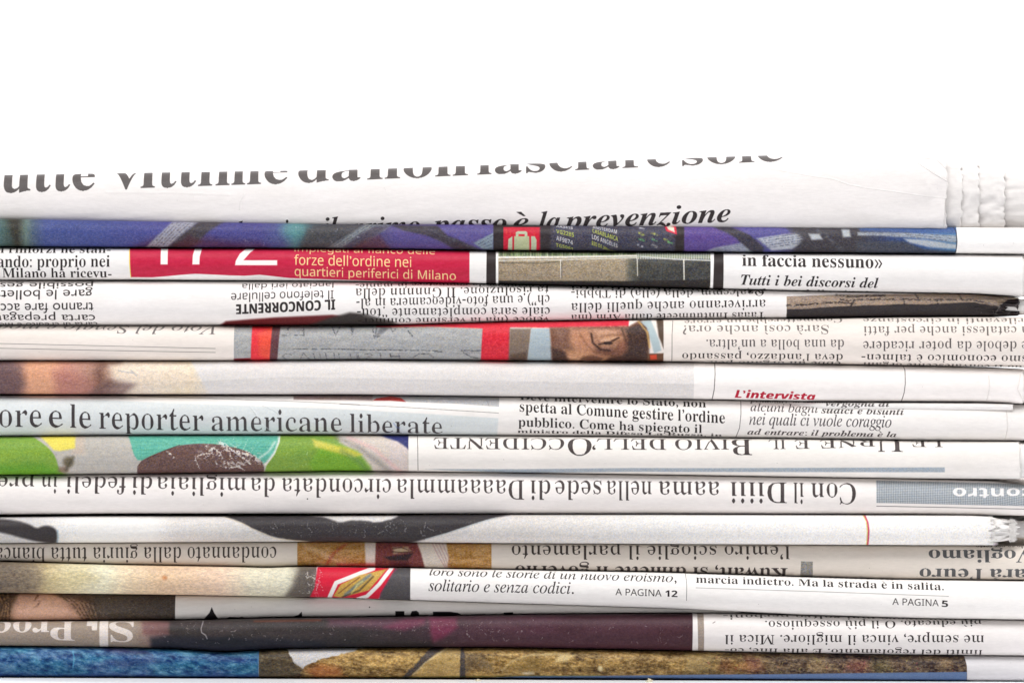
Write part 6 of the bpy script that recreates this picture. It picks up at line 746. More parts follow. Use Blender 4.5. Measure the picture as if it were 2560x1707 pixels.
# ------------------------------------------------------------------ geometry of a folded sheet
DEPTH = 150 * MM
def fold(name, parent, T, B, xl, xr, y0=0.0, nt=2.0, nb=2.0, D=0.46, inset=0.0, mat=PLAIN, ragged=2.0, seed=1,
         wob=0.35, M=26, uv=True, step=12, back=DEPTH, crumple=0.0, crx=2300, fine=4):
    """one sheet folded round towards the camera; T, B in photo rows, y0 in mm (function of px allowed)"""
    q, d, Lf = profile(nt, nb, D)
    tt = np.linspace(0, 1, len(q)); t = np.linspace(0, 1, M)
    qs = np.interp(t, tt, q); ds = np.interp(t, tt, d)
    xs = np.concatenate([np.arange(xl, xr - 60, step), np.arange(xr - 60, xr + 0.1, fine)])
    Tx = interp_s(xs, T) + inset; Bx = interp_s(xs, B) - inset - 0.9
    h = np.maximum(Bx - Tx, 2.0)
    hh = h * PX
    yo = (np.array([y0(x) for x in xs]) if callable(y0) else np.full(len(xs), float(y0))) * MM
    yo = yo + (n1(xs, 260, seed) * 0.5 + n1(xs, 90, seed + 1) * 0.2) * wob * MM
    nc = len(xs)
    rows = []     # (y, z, tuv)
    backs = [back, back * 0.5, 25 * MM, 8 * MM]
    def flat(qz, sgn):
        out = []
        for bk in backs: out.append((np.full(nc, bk), Z_(Tx + qz * h), -0.2 if sgn < 0 else 1.2))
        for k in (0.2, 0.1): out.append((yo + k * Lf * hh, Z_(Tx + qz * h), -k if sgn < 0 else 1 + k))
        return out
    rows += flat(0.0, -1)
    crum = (np.abs(fbm((M, nc), max(2.0, M / 7), 60.0 / fine if crumple else 9, seed + 20, 3) - 0.5) * 9 - 0.9) if crumple else None
    if crumple: crum = crum * 0.9
    for i in range(M):
        w2 = (n1(xs + i * 37, 70, seed + 5) * 0.6 + n1(xs * 1.0 + i * 61, 28, seed + 9) * 0.25) * 0.06 * math.sin(math.pi * t[i])
        cr = 0.0
        if crumple:
            f = np.clip((xs - crx) / 120.0, 0, 1)
            cr = crum[i] * crumple * f * math.sin(math.pi * t[i])
        y = yo - ds[i] * hh + (w2 * wob / 0.35 + cr) * MM
        rows.append((y, Z_(Tx + qs[i] * h), t[i]))
    rows += flat(1.0, 1)[::-1]
    R = len(rows)
    co = np.zeros((R, nc, 3))
    r = np.random.default_rng(seed)
    jag = n1(np.arange(R) * 1.0, 2.2, seed + 3) * 0.6 + n1(np.arange(R) * 1.0, 1.01, seed + 4) * 0.5
    wj = np.clip((xs - (xr - 30)) / 30, 0, 1) ** 2
    for k, (y, z, tv) in enumerate(rows):
        co[k, :, 0] = X_(xs + jag[k] * ragged * wj); co[k, :, 1] = y; co[k, :, 2] = z
    me = bpy.data.meshes.new(name)
    idx = np.arange(R * nc).reshape(R, nc)
    F = np.stack([idx[:-1, :-1], idx[1:, :-1], idx[1:, 1:], idx[:-1, 1:]], -1).reshape(-1, 4)
    me.from_pydata(co.reshape(-1, 3).tolist(), [], F.tolist())
    if uv:
        u = (np.broadcast_to(xs, (R, nc)) - XL) / (XR - XL)
        tv = np.array([rw[2] for rw in rows])
        v = np.broadcast_to((1 - (tv + TPAD) / (1 + 2 * TPAD))[:, None], (R, nc))
        UV = np.stack([u, v], -1).reshape(-1, 2)
        l = me.uv_layers.new(name='UVMap')
        l.data.foreach_set('uv', UV[F.ravel()].astype(np.float32).ravel())
    me.polygons.foreach_set('use_smooth', [True] * len(me.polygons))
    me.update()
    o = bpy.data.objects.new(name, me); col.objects.link(o)
    me.materials.append(mat)
    sd = o.modifiers.new('thickness', 'SOLIDIFY'); sd.thickness = 0.00009; sd.offset = -1
    o.parent = parent
    return o

def newspaper(label):
    o = bpy.data.objects.new('folded_newspaper', None); col.objects.link(o)
    o.location = (0, 0, 0); o.empty_display_size = 0.02
    o['label'] = label; o['category'] = 'newspaper'; o['group'] = 'folded newspapers in the stack'
    return o

# ------------------------------------------------------------------ the fifteen folds as measured: top and bottom outline
T2 = [(-300, 545), (0, 547.5), (500, 556), (850, 561), (1250, 562.5), (1660, 566), (2395, 569), (2700, 571)]
ROWS = {
 1: dict(T=[(-300, 448), (0, 437), (300, 432), (900, 423), (1300, 409), (1750, 393), (2100, 382), (2365, 372), (2700, 370)],
         B=[(x, y + 24) for x, y in T2], y0=4.0, nt=2.0, nb=3.2, D=0.42, xr=2365, rag=5),
 2: dict(T=T2, B=[(-300, 615), (0, 617), (330, 619), (900, 622), (1230, 626), (1750, 630), (2390, 635), (2700, 637)], y0=-1.8, D=0.50, xr=2640),
 3: dict(T=[(-300, 619), (0, 620), (900, 623), (1250, 628.5), (1660, 632), (2380, 637), (2545, 639), (2700, 640)],
         B=[(-300, 700), (0, 700.5), (330, 700), (850, 703), (1250, 710), (1660, 718.5), (2000, 727), (2430, 734), (2530, 740), (2556, 744), (2700, 744)], y0=-1.6, xr=2555, rag=1.5),
 4: dict(T=[(-300, 702), (0, 702.5), (850, 705), (1250, 712), (1660, 721), (2000, 729), (2430, 736), (2530, 744), (2700, 747)],
         B=[(-300, 813), (0, 813), (500, 813.5), (870, 813.5), (1000, 812), (1150, 807), (1250, 804), (1660, 797), (2000, 795), (2250, 791), (2700, 790)], y0=-1.2, xr=2545, rag=4),
 5: dict(T=[(-300, 815), (0, 815), (870, 815.5), (1000, 813.5), (1150, 808.5), (1250, 805.5), (1660, 799), (2000, 796.5), (2250, 793), (2700, 792)],
         B=[(-300, 901), (0, 901), (600, 901.5), (900, 898.5), (1250, 901), (1750, 905), (2000, 909), (2300, 914.5), (2560, 919), (2700, 921)], y0=-1.7, xr=2640),
 6: dict(T=[(-300, 903), (0, 903), (450, 903.5), (900, 900.5), (1250, 903.5), (1750, 907.5), (2000, 911.5), (2400, 918), (2560, 922), (2700, 924)],
         B=[(-300, 985), (0, 985.5), (900, 986.5), (1250, 991), (1750, 998), (2000, 1002.5), (2460, 1004.5), (2555, 1010), (2700, 1011)], y0=-1.9, xr=2556, rag=2),
 7: dict(T=[(-300, 988), (0, 988.5), (900, 989), (1250, 993), (1750, 1000), (2000, 1004.5), (2460, 1006.5), (2555, 1012), (2700, 1013)],
         B=[(-300, 1091), (0, 1090), (400, 1087), (850, 1086), (1250, 1088), (1660, 1091.5), (2000, 1096), (2300, 1100.5), (2560, 1102), (2700, 1103)], y0=-1.0, D=0.44, xr=2640),
 8: dict(T=[(-300, 1092.5), (0, 1091.5), (400, 1088.5), (850, 1087.5), (1250, 1089.5), (1660, 1093), (2000, 1097.5), (2300, 1102), (2560, 1103.5), (2700, 1105)],
         B=[(-300, 1189), (0, 1187), (450, 1182.5), (700, 1179), (850, 1176.5), (1250, 1180.5), (1660, 1186), (2000, 1191.5), (2300, 1196), (2560, 1198), (2700, 1200)], y0=-1.8, xr=2547, rag=4),
 9: dict(T=[(-300, 1190.5), (0, 1188.5), (450, 1184), (700, 1180.5), (850, 1178), (1250, 1182), (1660, 1187.5), (2000, 1193), (2300, 1197.5), (2480, 1202), (2560, 1212), (2700, 1216)],
         B=[(-300, 1288), (0, 1286), (300, 1283.5), (1250, 1283.5), (1660, 1283.5), (2300, 1285), (2560, 1289), (2700, 1290)], y0=-1.0, D=0.45, xr=2640),
 10: dict(T=[(-300, 1294), (0, 1292), (270, 1289.5), (600, 1290), (850, 1289), (1250, 1285.5), (1660, 1285.5), (2300, 1287), (2440, 1287.5), (2500, 1292), (2700, 1294)],
          B=[(-300, 1358), (0, 1357), (400, 1355), (850, 1353), (1250, 1357), (1750, 1359.6), (2300, 1362), (2480, 1362.5), (2700, 1363)], y0=-2.4, D=0.52, xr=2474, rag=24),
 11: dict(T=[(-300, 1359.5), (0, 1358.5), (400, 1356.5), (850, 1354.5), (1250, 1358.5), (1750, 1361), (2300, 1363.5), (2480, 1364), (2700, 1364.5)],
          B=[(-300, 1397), (0, 1401.5), (300, 1410), (600, 1415), (665, 1417), (740, 1414.5), (850, 1415), (1250, 1422), (1660, 1429), (2000, 1440), (2200, 1446), (2560, 1450), (2700, 1452)], y0=0.6, D=0.40, nb=2.6, xr=2640),
 12: dict(T=[(-300, 1399), (0, 1403.5), (300, 1411.5), (600, 1416.5), (665, 1419), (740, 1416), (850, 1416.5), (1250, 1423.5), (1660, 1430.5), (2000, 1441.5), (2200, 1447.5), (2560, 1452), (2700, 1454)],
          B=[(-300, 1479), (0, 1481), (450, 1486), (850, 1493), (1250, 1506), (1660, 1519), (2000, 1535), (2300, 1544), (2560, 1548), (2700, 1550)], y0=-2.4, D=0.48, xr=2640),
 13: dict(T=[(-300, 1480.5), (0, 1482.5), (450, 1487.5), (850, 1494.5), (1250, 1507.5), (1660, 1520), (1850, 1528)],
          B=[(-300, 1553), (0, 1551), (450, 1548.5), (700, 1542), (850, 1541), (1250, 1535), (1500, 1532.5), (1850, 1530.5)], y0=0.4, D=0.36, xr=1850, rag=0),
 14: dict(T=[(-300, 1555), (0, 1553), (450, 1550), (700, 1543.5), (850, 1542.5), (1250, 1536.5), (1500, 1534), (1700, 1533), (1850, 1533.5), (2000, 1537.5), (2300, 1545.5), (2560, 1549.5), (2700, 1552)],
          B=[(-300, 1612), (0, 1613), (300, 1616), (450, 1620), (560, 1628), (640, 1623), (700, 1620), (850, 1617), (1250, 1616.5), (1660, 1624), (2000, 1631), (2300, 1635.5), (2560, 1638), (2700, 1640)], y0=-1.5, D=0.48, xr=2640),
 15: dict(T=[(-300, 1613.5), (0, 1614.5), (300, 1617.5), (450, 1621.5), (560, 1629.5), (640, 1624.5), (700, 1621.5), (850, 1618.5), (1250, 1618), (1660, 1625.5), (2000, 1632.5), (2300, 1637), (2560, 1639.5), (2700, 1641)],
          B=[(-300, 1689.5), (0, 1691), (1250, 1693.5), (1750, 1696), (2560, 1701.5), (2700, 1702.5)], y0=-1.5, D=0.46, xr=2640),
}

# ------------------------------------------------------------------ what is printed on each fold (photo coordinates, by measured crops)
def sheet(n, **k):
    r = ROWS[n]
    return Sheet(r['T'], r['B'], r.get('nt', 2.0), r.get('nb', 2.0), r.get('D', 0.46), seed=n, **k)
WHITE = (238, 235, 232)

def print1():
    s = sheet(1)
    s.at(0, 0, 1)
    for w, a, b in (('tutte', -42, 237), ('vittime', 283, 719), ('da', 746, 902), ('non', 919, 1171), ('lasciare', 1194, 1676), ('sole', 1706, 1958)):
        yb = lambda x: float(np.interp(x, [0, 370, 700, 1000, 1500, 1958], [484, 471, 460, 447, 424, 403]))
        s.text('SB', w, a, yb(a), b, yb(b), 162, colr=(76, 71, 70))  # ink greyed to stand in for gloss on the upper curve
    for w, a, b, ya, yb in (('nel', 545, 608, 571, 568), ('si', 690, 722, 566, 565), ('il', 806, 846, 561, 559), ('primo', 872, 1050, 562, 555), ('passo', 1076, 1267, 554, 549),
                            ('è', 1282, 1322, 549, 547), ('la', 1347, 1401, 547, 545), ('prevenzione', 1405, 1826, 545, 525)):
        s.text('SBI', w, a, ya, b, yb, 70, colr=(34, 27, 28), xtop=True)
    s.at(1660, 360)
    s.line([(700, 165), (840, 190), (960, 212), (1100, 232), (1200, 268), (1320, 292), (1500, 315), (1700, 345), (1850, 358)], 4, (246, 243, 240), 4, 0.5, h=0.25)
    s.line([(1650, 120), (1750, 190), (1840, 245)], 4, None, 5, 1, h=0.2)
    s.line([(1690, 90), (1780, 105), (1850, 170)], 3, None, 5, 1, h=0.2)
    s.line([(1846, 100), (1850, 250), (1842, 350), (1826, 540)], 5, (243, 238, 232), 4, 0.6, h=0.3)
    s.at(0, 360)
    s.line([(1600, 330), (1575, 380), (1570, 430)], 4, None, 6, 1, h=0.15)
    s.line([(700, 318), (1200, 322), (1500, 335)], 5, None, 10, 1, h=0.12)
    return s

def print2():
    s = sheet(2); s.at(0, 360)
    s.rd = 0.7; s.wd = 1.2
    BL = (74, 84, 148); PU = (84, 70, 142); DG = (62, 58, 62); LS = (172, 172, 178)
    s.hgrad([(-800, (60, 70, 130)), (-300, (80, 90, 160)), (-60, (110, 120, 110)), (0, (92, 115, 112)), (55, (58, 56, 46)), (120, (56, 54, 48)), (175, (105, 125, 118)), (230, (80, 96, 120)), (300, (76, 88, 146)), (700, (74, 82, 144)), (1100, (82, 80, 146)), (1700, (80, 76, 138)), (1850, (84, 92, 140)), (1930, (84, 124, 132)), (2010, (66, 76, 84)), (2352, (72, 72, 100)), (2600, (90, 78, 138)), (3230, (94, 82, 146))], pic=0.45)
    s.poly([(-60, 480), (60, 500), (100, 680), (-60, 680)], (80, 112, 112), 30, 0.6)
    s.poly([(850, 700), (1000, 630), (1300, 600), (1500, 640), (1700, 650), (1800, 720)], (84, 46, 76), 40, 0.7)
    # diagonal bands of speed stripes
    def band(pts, dark, light=LS, n=5):
        s.poly(pts, light, 8, 0.9)
    s.poly([(955, 680), (1130, 510), (1310, 505), (1100, 680)], LS, 10, 0.85)
    for i in range(6):
        s.line([(985 + i * 22, 680), (1145 + i * 28, 505)], 5, (92, 84, 96), 4, 0.8)
    s.poly([(1085, 690), (1200, 590), (1305, 505), (1475, 505), (1370, 570), (1300, 640), (1210, 690)], (74, 68, 72), 14, 0.95)
    s.poly([(1100, 690), (1240, 600), (1330, 640), (1230, 700)], (82, 42, 54), 20, 0.7)
    s.ell(1930, 560, 90, 60, (92, 150, 150), 50, 0.7)
    s.poly([(1960, 690), (2010, 560), (2110, 520), (2352, 515), (2500, 525), (2330, 600), (2230, 690)], (76, 74, 76), 24, 0.85)
    s.poly([(2130, 690), (2400, 520), (2570, 525), (2330, 690)], (140, 148, 152), 12, 0.8)
    for i in range(6):
        s.line([(2150 + i * 26, 690), (2400 + i * 28, 520)], 5, (72, 70, 84), 4, 0.8)
    s.at(850, 360)
    s.poly([(10, 690), (120, 600), (230, 540), (330, 535), (180, 640), (120, 700)], (70, 60, 76), 14, 0.8)
    s.poly([(60, 700), (160, 630), (260, 600), (340, 700)], (92, 46, 52), 20, 0.6)
    s.poly([(330, 530), (640, 535), (700, 600), (800, 640), (930, 700), (760, 700), (660, 640), (560, 600), (420, 570)], (64, 58, 66), 10, 0.95)
    s.line([(540, 540), (640, 585), (800, 655), (900, 690)], 7, (110, 112, 122), 8, 0.6)
    s.poly([(870, 650), (1002, 580), (1002, 700), (930, 690)], (140, 158, 166), 8, 0.9)
    for i in range(4): s.line([(885 + i * 20, 672 + i * 8), (1002, 600 + i * 26)], 4, (84, 88, 110), 3, 0.8)
    s.poly([(640, 535), (1002, 535), (1002, 580), (860, 655), (760, 615), (680, 570)], (96, 86, 146), 10, 0.8)
    # advertisement box
    s.wd = 0.0
    s.poly([(1002, 520), (2252, 520), (2252, 710), (1002, 710)], (52, 44, 46), 2, 1, pic=0.25)
    s.poly([(1068, 545), (1310, 545), (1310, 710), (1068, 710)], (214, 36, 62), 2)
    for i in range(9):
        s.line([(1085 + i * 26, 560 + (i % 3) * 12), (1090 + i * 26, 590 + (i % 2) * 14)], 5, (230, 120, 60), 4, 0.5)
    CR = (200, 206, 176)
    s.poly([(1148, 610), (1148, 580), (1162, 572), (1212, 572), (1224, 580), (1224, 610), (1206, 610), (1206, 592), (1166, 592), (1166, 610)], CR, 3)
    s.poly([(1096, 715), (1100, 625), (1126, 606), (1126, 715)], CR, 3)
    s.poly([(1136, 715), (1138, 606), (1236, 606), (1238, 715)], (196, 202, 160), 3)
    s.poly([(1248, 715), (1248, 606), (1272, 606), (1284, 630), (1282, 715)], CR, 3)
    s.poly([(1310, 520), (2190, 520), (2205, 560), (2185, 620), (2190, 710), (1310, 710)], (72, 70, 86), 12, 0.95, pic=0.7)
    s.poly([(1310, 520), (1380, 520), (1370, 710), (1310, 710)], (58, 50, 52), 16, 0.9, pic=0.2)
    W_, Yl = (226, 224, 226), (196, 206, 84)
    for st, x0, y0, x1, y1, c in (('AA3418', 1412, 545, 1520, 560, W_), ('VG2285', 1412, 585, 1528, 612, Yl), ('AF9874', 1412, 632, 1520, 662, W_), ('TG5061', 1410, 675, 1520, 695, Yl),
                                  ('AMSTERDAM', 1650, 552, 1808, 590, W_), ('CASABLANCA', 1648, 580, 1815, 640, Yl), ('LOS ANGELES', 1645, 622, 1812, 682, W_), ('RIO DE JANEIRO', 1645, 664, 1800, 715, Yl)):
        s.text('NB', st, x0, y0, x1, y1, 42, colr=c, alpha=0.85)
    for i, (x, y) in enumerate(((1970, 553), (1965, 590), (1968, 628), (1962, 668), (2052, 590), (2050, 628), (2052, 670), (2130, 632), (2155, 648))):
        s.line([(x - 14, y - 6), (x + 14, y + 6)], 13, (W_, Yl, (120, 200, 120))[i % 3], 5, 0.7)
    s.poly([(2112, 520), (2195, 540), (2200, 595), (2130, 572)], (220, 40, 66), 4)
    s.poly([(2128, 530), (2180, 545), (2184, 580), (2142, 562)], (236, 226, 205), 5)
    s.poly([(2190, 500), (2252, 500), (2252, 720), (2180, 720), (2205, 620)], (54, 46, 48), 8, 0.9)
    s.line([(2252, 530), (2252, 712)], 4, (190, 50, 90), 2, 0.8)
    # right-hand picture
    s.at(1660, 360); s.wd = 1.2
    s.hgrad([(132, (94, 78, 144)), (400, (96, 80, 146)), (700, (88, 88, 148)), (900, (70, 68, 78)), (1300, (66, 66, 78)), (1450, (64, 74, 110)), (1650, (60, 90, 150)), (1904, (74, 122, 168))], pic=0.5)
    s.poly([(132, 540), (340, 545), (480, 640), (470, 720), (132, 720)], (98, 76, 146), 14, 0.9)
    s.poly([(300, 535), (430, 540), (560, 600), (650, 680), (640, 720), (560, 720), (470, 620), (400, 580)], (62, 58, 66), 10, 0.95)
    s.poly([(540, 535), (780, 540), (830, 590), (620, 610), (560, 570)], (90, 84, 148), 8, 0.9)
    s.poly([(600, 620), (760, 595), (950, 580), (960, 620), (830, 690), (700, 700)], (196, 200, 206), 10, 0.9)
    for i in range(5): s.line([(600 + i * 10, 630 + i * 14), (930, 580 + i * 16)], 5, (92, 96, 116), 4, 0.8)
    s.poly([(240, 720), (330, 680), (500, 650), (560, 700), (600, 720)], (170, 178, 186), 10, 0.85)
    for i in range(4): s.line([(250 + i * 40, 712), (520, 655 + i * 12)], 4, (90, 88, 120), 4, 0.7)
    s.poly([(810, 540), (1270, 545), (1300, 720), (830, 720), (900, 620)], (68, 64, 70), 20, 0.95)
    s.poly([(940, 590), (1010, 590), (1030, 625), (960, 630)], (208, 212, 214), 10, 0.9)
    s.poly([(1155, 560), (1205, 560), (1215, 610), (1165, 612)], (200, 206, 210), 10, 0.9)
    s.line([(1000, 560), (1120, 660), (1180, 720)], 16, (110, 112, 118), 14, 0.7)
    s.poly([(1260, 540), (1904, 540), (1904, 585), (1600, 575), (1280, 572)], (72, 98, 152), 14, 0.9)
    s.poly([(1260, 580), (1560, 582), (1904, 600), (1904, 650), (1700, 622), (1400, 602), (1260, 600)], (180, 186, 192), 8, 0.85)
    for i in range(3): s.line([(1290, 580 + i * 9), (1600, 585 + i * 11), (1900, 606 + i * 18)], 4, (84, 88, 104), 3, 0.8)
    s.poly([(1560, 622), (1700, 628), (1904, 660), (1904, 690), (1740, 680), (1600, 650)], (206, 210, 212), 10, 0.9)
    s.poly([(1250, 640), (1560, 640), (1700, 690), (1904, 705), (1904, 740), (1250, 740)], (74, 76, 86), 12, 0.9)
    s.rd = s.wd = 0.0
    s.C *= 0.88
    s.poly([(1904, 500), (2700, 500), (2700, 760), (1896, 760), (1902, 720), (1908, 620)], WHITE, 2, 1, pic=0)
    s.line([(1888, 545), (1902, 575), (1907, 640), (1902, 700), (1896, 722)], 5, (40, 40, 48), 2)
    s.at(0, 0, 1)
    s.scratches(600, 900, 565, 612, 8, (190, 190, 205), ln=10, w=1)
    s.mottle(0, 2380, 9, 3, 5)
    return s

def print3():
    s = sheet(3); s.at(0, 0, 1)
    s.text('SM', 'presidente: da anni chiediamo', -300, 629, -40, 629, 43)
    s.text('SM', 'di rinforzi ne stan-', -16, 633, 278, 633, 44)
    s.text('SM', 'quando: proprio nei', -45, 669.5, 277, 668, 44)
    s.text('SM', 'Milano ha ricevu-', 9, 695, 281, 694.5, 44)
    RD = (188, 34, 66)
    s.at(0, 360)
    s.poly([(848, 560), (3068, 560), (3068, 915), (2650, 903), (2352, 893), (1900, 879), (1800, 868), (1700, 857), (1600, 864), (1500, 861), (1400, 856), (1280, 851), (1180, 858), (1100, 866), (1000, 874), (860, 873)], RD, 2, 1, pic=0.14)
    s.line([(849, 640), (853, 780), (860, 873)], 5, (224, 200, 60), 2, 0.9)
    s.mottle(850, 3066, 7, 6, 12)
    Wt = (240, 232, 226)
    s.poly([(1055, 560), (1101, 560), (1101, 790), (1055, 790)], Wt, 3)
    s.poly([(1290, 600), (1342, 600), (1322, 690), (1310, 740), (1308, 790), (1262, 790), (1264, 730), (1276, 680)], Wt, 3)
    s.poly([(1620, 600), (1720, 600), (1700, 660), (1640, 710), (1605, 750), (1595, 762), (1815, 762), (1815, 795), (1540, 795), (1545, 765), (1570, 720), (1625, 670)], Wt, 3)
    s.at(0, 0, 1)
    c = (240, 218, 150)
    s.text('N', 'impiegati al fianco delle', 737, 629, 1088, 636.5, 36, colr=c)
    s.text('N', "forze dell’ordine nei", 737, 663, 1029, 669, 37, colr=c)
    s.text('N', 'quartieri periferici di Milano', 738, 690.5, 1140, 701, 37, colr=c)
    s.at(850, 360)
    s.poly([(960, 560), (1020, 560), (1018, 980), (955, 980)], (50, 42, 42), 2)
    # photo of a fence and wall
    s.at(0, 0, 1)
    s.hgrad([(1246, (146, 130, 108)), (1560, (150, 136, 114)), (1572, (104, 100, 88)), (1600, (64, 64, 60)), (1776, (60, 60, 58))], pic=0.75)
    s.mottle(1246, 1570, 26, 3, 3, (1, 0.92, 0.8)); s.mottle(1246, 1776, 12, 10, 30)
    s.poly([(1246, 610), (1776, 610), (1776, 648), (1600, 645), (1246, 641)], (104, 116, 90), 2, pic=0.6)
    r = random.Random(3)
    for i in range(90):
        x = 1248 + i * 3.9 + r.uniform(-1, 1)
        s.line([(x, 618), (x + r.uniform(-1.5, 1.5), 640 + r.uniform(-3, 3))], r.uniform(1, 2.2), r.choice([(196, 200, 170), (50, 58, 46), (150, 176, 110), (70, 84, 50)]), 0.8, 0.8)
    for i in range(44):
        x = 1592 + i * 4.25
        s.line([(x, 630), (x - 0.5, 648)], 1.9, (216, 216, 206), 0.7, 0.9)
    s.line([(1248, 644), (1420, 643), (1590, 640)], 5, (212, 208, 196), 1)
    s.line([(1248, 652), (1400, 650), (1590, 645)], 2.4, (198, 194, 182), 1)
    s.line([(1248, 658), (1350, 659), (1400, 655)], 1.4, (60, 56, 50), 1)
    s.line([(1600, 642), (1690, 649), (1776, 652)], 3, (190, 190, 184), 1)
    for x, y0, y1 in ((1401, 650, 695), (1592, 640, 690), (1708, 650, 706), (1708.5, 650, 706)):
        s.line([(x, y0), (x + 1, y1)], 2.6, (216, 212, 202), 1, 0.85)
    s.line([(1404, 656), (1404, 697)], 1.6, (60, 56, 50), 1, 0.8)
    s.poly([(1246, 703), (1560, 704), (1776, 700), (1776, 740), (1246, 740)], (40, 36, 34), 2)
    s.poly([(1776, 600), (1786, 600), (1786, 740), (1774, 740)], WHITE, 0.6, pic=0)
    s.poly([(1240, 600), (1246, 600), (1246, 740), (1240, 740)], WHITE, 0.6, pic=0)
    s.poly([(1785, 600), (1808, 600), (1807, 740), (1781, 740)], (50, 43, 42), 0.8, pic=0)
    s.text('SB', 'in faccia nessuno»', 1854, 666, 2203, 671.5, 54)
    s.text('SBI', 'Tutti i bei discorsi del', 1851, 713, 2194, 721, 44)
    s.text('SM', 'sindaco e della giunta', 1851, 736, 2190, 744, 38)
    return s

def print4():
    s = sheet(4); s.at(0, 360)
    def D(t, x0, y0, x1, y1, st='D', em=98, **k): s.text(st, t, x0, y0, x1, y1, em, flip=True, **k)
    D('carta di credito e modi', 640, 1166, -60, 1172)
    D('carta prepagata', 628, 1118, -60, 1118)
    D('tranno fare acco', 620, 1038, -40, 1046)
    D('gare le bolletti', 612, 953, -40, 958)
    D('possibile gesti', 612, 906, -60, 908)
    D('IL CONCORRENTE', 2192, 1018, 1548, 1051, 'NB', 92, fat=1.6, colr=(30, 24, 24))
    D('Il telefono cellulare', 2182, 957, 1515, 977, 'N', 84)
    D('lanciato ieri dalla', 2180, 907, 1587, 914, 'N', 84)
    s.poly([(1420, 1200), (1480, 1160), (1800, 1135), (2175, 1118), (2260, 1130), (2352, 1200)], (96, 34, 36), 10, 1, pic=0.3)
    s.poly([(1980, 1200), (2150, 1140), (2290, 1103), (2380, 1112), (2560, 1160), (2620, 1200)], (56, 50, 48), 14, 1, pic=0.2)
    s.line([(2380, 1120), (2460, 1150), (2600, 1180)], 12, (120, 116, 112), 10, 0.6)
    s.at(850, 360)
    D('in maniera da competere in manie-', 1362, 908, 105, 912, 'SR', 98)
    D('ta risoluzione. Il Gnnnnn della', 1360, 932, 105, 946, 'SR', 114)
    D('ch”) e una foto-videocamera in al-', 1368, 988, 110, 1014, 'SR', 98)
    D('ciale sarà completamente “tou-', 1370, 1070, 115, 1078, 'SR', 98)
    D('veloce (ma la versione commer-', 1366, 1132, 120, 1142, 'SR', 98)
    s.at(0, 0, 1)
    D('Motorola e di molti altri', 1908, 722, 1428, 716, 'SR', 37)
    D('Qaalccmm, della (ella) di Tbbbi-', 1909, 727, 1428, 725, 'SR', 36)
    D('arriveranno anche quelli della', 1912, 750, 1428, 759, 'SR', 37)
    D('Taaas Inntuumeete dalla Arm (ma', 1912, 781, 1428, 788, 'SR', 37)
    s.at(1660, 360)
    s.poly([(798, 996), (1100, 986), (1500, 981), (2100, 974), (2200, 985), (2310, 992), (2330, 1150), (798, 1150)], (146, 128, 112), 1.5, pic=0.8)
    s.mottle(800, 1500, 16, 5, 16, (1, 0.7, 0.5)); s.mottle(800, 2310, 18, 3, 6)
    BK = (46, 40, 40)
    for pts in ([(798, 1056), (930, 1050), (1040, 1040), (1150, 1035), (1240, 1046)], [(1150, 1016), (1200, 1024), (1260, 1018), (1500, 1016), (1800, 1018), (2000, 1020), (2120, 1040)],
                [(1120, 986), (1200, 998), (1360, 992), (1440, 990)], [(1640, 984), (1660, 1016)], [(1420, 984), (1400, 1016)], [(1920, 978), (1940, 1016)], [(1240, 1020), (1215, 1060)], [(1560, 1018), (1570, 1060)], [(1780, 1020), (1785, 1050)]):
        s.line(pts, 11, BK, 4, 0.95, rough=0.8)
    s.poly([(798, 1082), (930, 1080), (1050, 1066), (1200, 1060), (1400, 1055), (1560, 1048), (1700, 1050), (1850, 1042), (2020, 1036), (2100, 1050), (2180, 1060), (2240, 1020), (2335, 1010), (2340, 1180), (798, 1180)], (50, 45, 46), 4, 1, pic=0.35, wob=4)
    s.line([(2120, 1040), (2190, 1060), (2160, 1110), (2200, 1135)], 5, (150, 146, 142), 5, 0.7, h=0.3)
    s.line([(2230, 1130), (2300, 1050), (2320, 1020)], 5, (130, 126, 124), 6, 0.6, h=0.3)
    s.scratches(2050, 2320, 1030, 1120, 8, ln=40)
    return s

